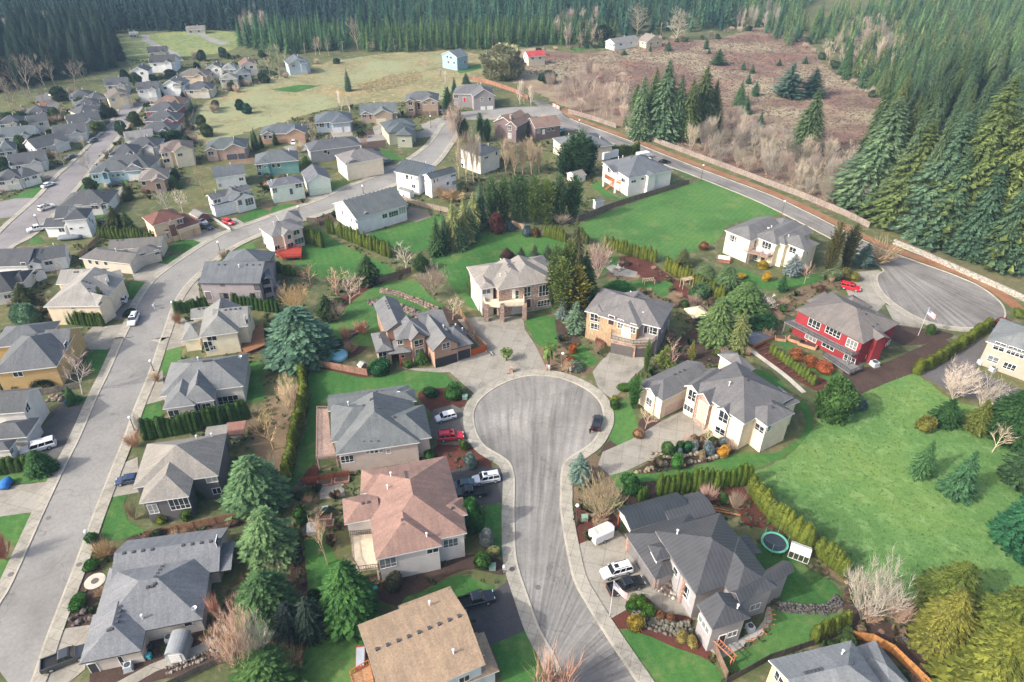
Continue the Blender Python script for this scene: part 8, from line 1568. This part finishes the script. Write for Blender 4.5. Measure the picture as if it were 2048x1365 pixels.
table_set((1590,664),'dark table under the red house balcony',(52,52,56))
g=at(190,1163);q=MB();q.lathe((g.x,g.y,.055),[(.01,.03),(1.5,.03),(1.5,0)],24,mi=0);q.lathe((g.x,g.y,.09),[(.01,.04),(.55,.04),(.55,0)],16,mi=1);solo(q,'well_cover',[mat('concrete',C(206,200,186,.75)),mat('trim',C(92,84,80))],'round pale slab with a brown cover in the front bed','cover')
for p in((1101,1134),(1076,1175),(1024,1140),(159,1130),(22,1150),(97,1036)):
 g=at(*p,.1);q=MB();q.lathe((g.x,g.y,g.z-.01 if p[0]in(1101,1076,97)else .19),[(.45,0),(.45,.02),(.01,.022)],16);solo(q,'manhole_cover',mat('trim',C(104,98,96)),'round dark manhole cover set in the road or pavement','manhole cover','manhole covers')
def mailbox(p,label):
 g=at(*p);t=thing('mailbox',(g.x,g.y,.06),label,'mailbox','mailboxes');t.pop('_o');q=MB();q.box((0,0,0),.1,.1,1.0);link('post',q.mesh('post',mat('wood',C(190,180,170))),t);q=MB();q.box((0,0,1.0),.4,.6,.35);q.tube((0,-.3,1.35),(0,.3,1.35),.2,n=8);link('letter_case',q.mesh('letter_case',mat('trim',C(206,206,206))),t)
for p,l in(((1140,748),'mailbox by the cul-de-sac lamp'),((1008,1146),'mailbox near the green utility box'),((310,620),'mailbox beside the curving street'),((1098,744),'mailbox at the palm')):mailbox(p,l)
q=MB()
for i in range(9):q.box(at(1385+i*8,1004+i*3.0)+Vector((0,0,.06+.12*(i%3))),5.2,.22,.1,Vector((1,-.25,0)))
solo(q,'lumber_stack',mat('wood',C(206,138,96,.7)),'stack of orange boards behind the metal roofed carport','lumber')
for p,l in(((1022,745),'stone gate post left of the small palm'),((1096,742),'stone gate post below the taller palm')):
 g=at(*p);q=MB();q.box(g,.8,.8,1.2);q.box(g+Vector((0,0,1.2)),1.0,1.0,.14);solo(q,'gate_post',STONEP,l,'gate post')
# -------- the person by the black sedan
def person(p,label,face=0.0):
 g=at(*p);t=thing('person',(g.x,g.y,.1),label,'person',None,face);t.pop('_o')
 J=[(0,0,.95),(0,0,1.15),(0,0,1.38),(0,0,1.5),(0,.02,1.6),(0,.02,1.74),(-.1,0,.9),(-.12,.01,.5),(-.13,0,.08),(-.13,.12,.04),(.1,0,.9),(.12,.06,.5),(.13,.02,.08),(.13,.14,.04),(-.19,0,1.4),(-.25,.02,1.14),(-.22,.16,.94),(-.2,.24,.88),(.19,0,1.4),(.27,.0,1.14),(.26,.1,.92),(.25,.15,.84)]
 E=[(0,1),(1,2),(2,3),(3,4),(4,5),(0,6),(6,7),(7,8),(8,9),(0,10),(10,11),(11,12),(12,13),(2,14),(14,15),(15,16),(16,17),(2,18),(18,19),(19,20),(20,21)]
 R=[.15,.14,.17,.07,.1,.085,.11,.075,.05,.05,.11,.075,.05,.05,.08,.05,.04,.035,.08,.05,.04,.035]
 me=bpy.data.meshes.new('body');me.from_pydata(J,E,[]);o=link('body',me,t);me.materials.append(mat('trim',C(196,150,128)))
 sk=o.modifiers.new('skin','SKIN');
 for v,r in zip(me.skin_vertices[0].data,R):v.radius=(r,r*.85)
 me.skin_vertices[0].data[0].use_root=True;o.modifiers.new('sub','SUBSURF').levels=1;o.modifiers['sub'].render_levels=2
 dg=bpy.context.evaluated_depsgraph_get();em=bpy.data.meshes.new_from_object(o.evaluated_get(dg));o.modifiers.clear();o.data=em;em.materials.clear();em.materials.append(mat('trim',C(196,150,128)))
 def shell(nm,zs,m,k):
  q=MB();q.lathe((0,0,0),zs,12);q.v=[(x,y*k,z)for x,y,z in q.v];return link(nm,q.mesh(nm,m,True),t)
 shell('jacket',[(.2,.86),(.21,1.0),(.2,1.2),(.225,1.36),(.17,1.46),(.08,1.5)],mat('trim',C(38,40,48)),.78)
 q=MB()
 for s in(-1,1):q.tube((s*.1,0,.95),(s*.125,.03,.5),.125,.09,10);q.tube((s*.125,.03,.5),(s*.13,0,.1),.09,.07,10)
 link('trousers',q.mesh('trousers',mat('trim',C(34,36,44))),t)
 q=MB()
 for s,a,b,c_ in((-1,(-.2,0,1.4),(-.255,.02,1.14),(-.225,.15,.96)),(1,(.2,0,1.4),(.275,0,1.14),(.262,.09,.95))):q.tube(a,b,.085,.07,8);q.tube(b,c_,.07,.055,8)
 link('sleeve',q.mesh('sleeve',mat('trim',C(38,40,48))),t);shell('hair',[(.105,1.68),(.115,1.74),(.1,1.81),(.05,1.85),(.01,1.86)],mat('trim',C(62,48,40)),1.0)
 for s in(-1,1):
  hx,hy,hz_=(-.205,.22,.9)if s<0 else(.252,.14,.86);q=MB();q.box((hx,hy,hz_-.07),.03,.08,.09)
  for k in range(4):q.tube((hx,hy-.03+k*.02,hz_-.07),(hx+s*.012,hy-.026+k*.02,hz_-.13-.012*sin(k+.5)),.009,.007,5)
  q.tube((hx,hy+.045,hz_-.02),(hx,hy+.07,hz_-.07),.01,.008,5);link('hand',q.mesh('hand',mat('trim',C(196,150,128))),t)
person((1180,868),'person in dark clothes standing behind the black sedan',.6)
# -------- light, camera
cam=bpy.data.cameras.new('camera');co=bpy.data.objects.new('camera',cam);COL.objects.link(co)
co.location=(0,0,CH);co.rotation_euler=(pi/2-PITCH,0,0)
cam.sensor_width=36;cam.lens=36*FPX/PW;cam.clip_end=6000;cam.clip_start=1;S.camera=co
sd=Vector((-.9,-.44,0)).normalized();EL=radians(35);sd=Vector((sd.x*cos(EL),sd.y*cos(EL),sin(EL)))
w=bpy.data.worlds.new('World');S.world=w;w.use_nodes=True;nt=w.node_tree;nt.nodes.clear()
sky=nt.nodes.new('ShaderNodeTexSky');sky.sky_type='NISHITA';sky.sun_disc=False;sky.sun_elevation=EL
sky.sun_rotation=atan2(sd.x,sd.y);sky.air_density=1.0;sky.dust_density=5.0;sky.ozone_density=.6
bg=nt.nodes.new('ShaderNodeBackground');bg.inputs[1].default_value=.15
ou=nt.nodes.new('ShaderNodeOutputWorld');nt.links.new(sky.outputs[0],bg.inputs[0]);nt.links.new(bg.outputs[0],ou.inputs[0])
sl=bpy.data.lights.new('sun','SUN');sl.energy=2.1;sl.angle=radians(1.0);sl.color=(1,.985,.955)
so=bpy.data.objects.new('sun',sl);COL.objects.link(so);so.rotation_euler=sd.to_track_quat('Z','Y').to_euler()
S.view_settings.view_transform='Standard';S.view_settings.look='None';S.view_settings.gamma=1;S.view_settings.exposure=EXPO
S.cycles.max_bounces=5;S.cycles.diffuse_bounces=3;S.cycles.glossy_bounces=2;S.cycles.transmission_bounces=2;S.cycles.transparent_max_bounces=4;S.cycles.volume_bounces=0
S.cycles.use_adaptive_sampling=True;S.cycles.adaptive_threshold=.01;S.cycles.use_denoising=True
hz=MB();hz.add([(x,y,z)for z in(-1,96)for x,y in((-1000,-80),(1000,-80),(1000,1600),(-1000,1600))],[(3,2,1,0),(4,5,6,7),(0,1,5,4),(1,2,6,5),(2,3,7,6),(3,0,4,7)])
hm=bpy.data.materials.new('haze');hm.use_nodes=True;nt=hm.node_tree;nt.nodes.clear();ou=nt.nodes.new('ShaderNodeOutputMaterial');pv=nt.nodes.new('ShaderNodeVolumePrincipled')
pv.inputs['Color'].default_value=(.48,.74,1,1);pv.inputs['Density'].default_value=HAZE;nt.links.new(pv.outputs[0],ou.inputs['Volume'])
ho=link('haze',hz.mesh('haze',hm));ho['kind']='stuff';tag(ho,'thin pale haze over the whole valley','haze')
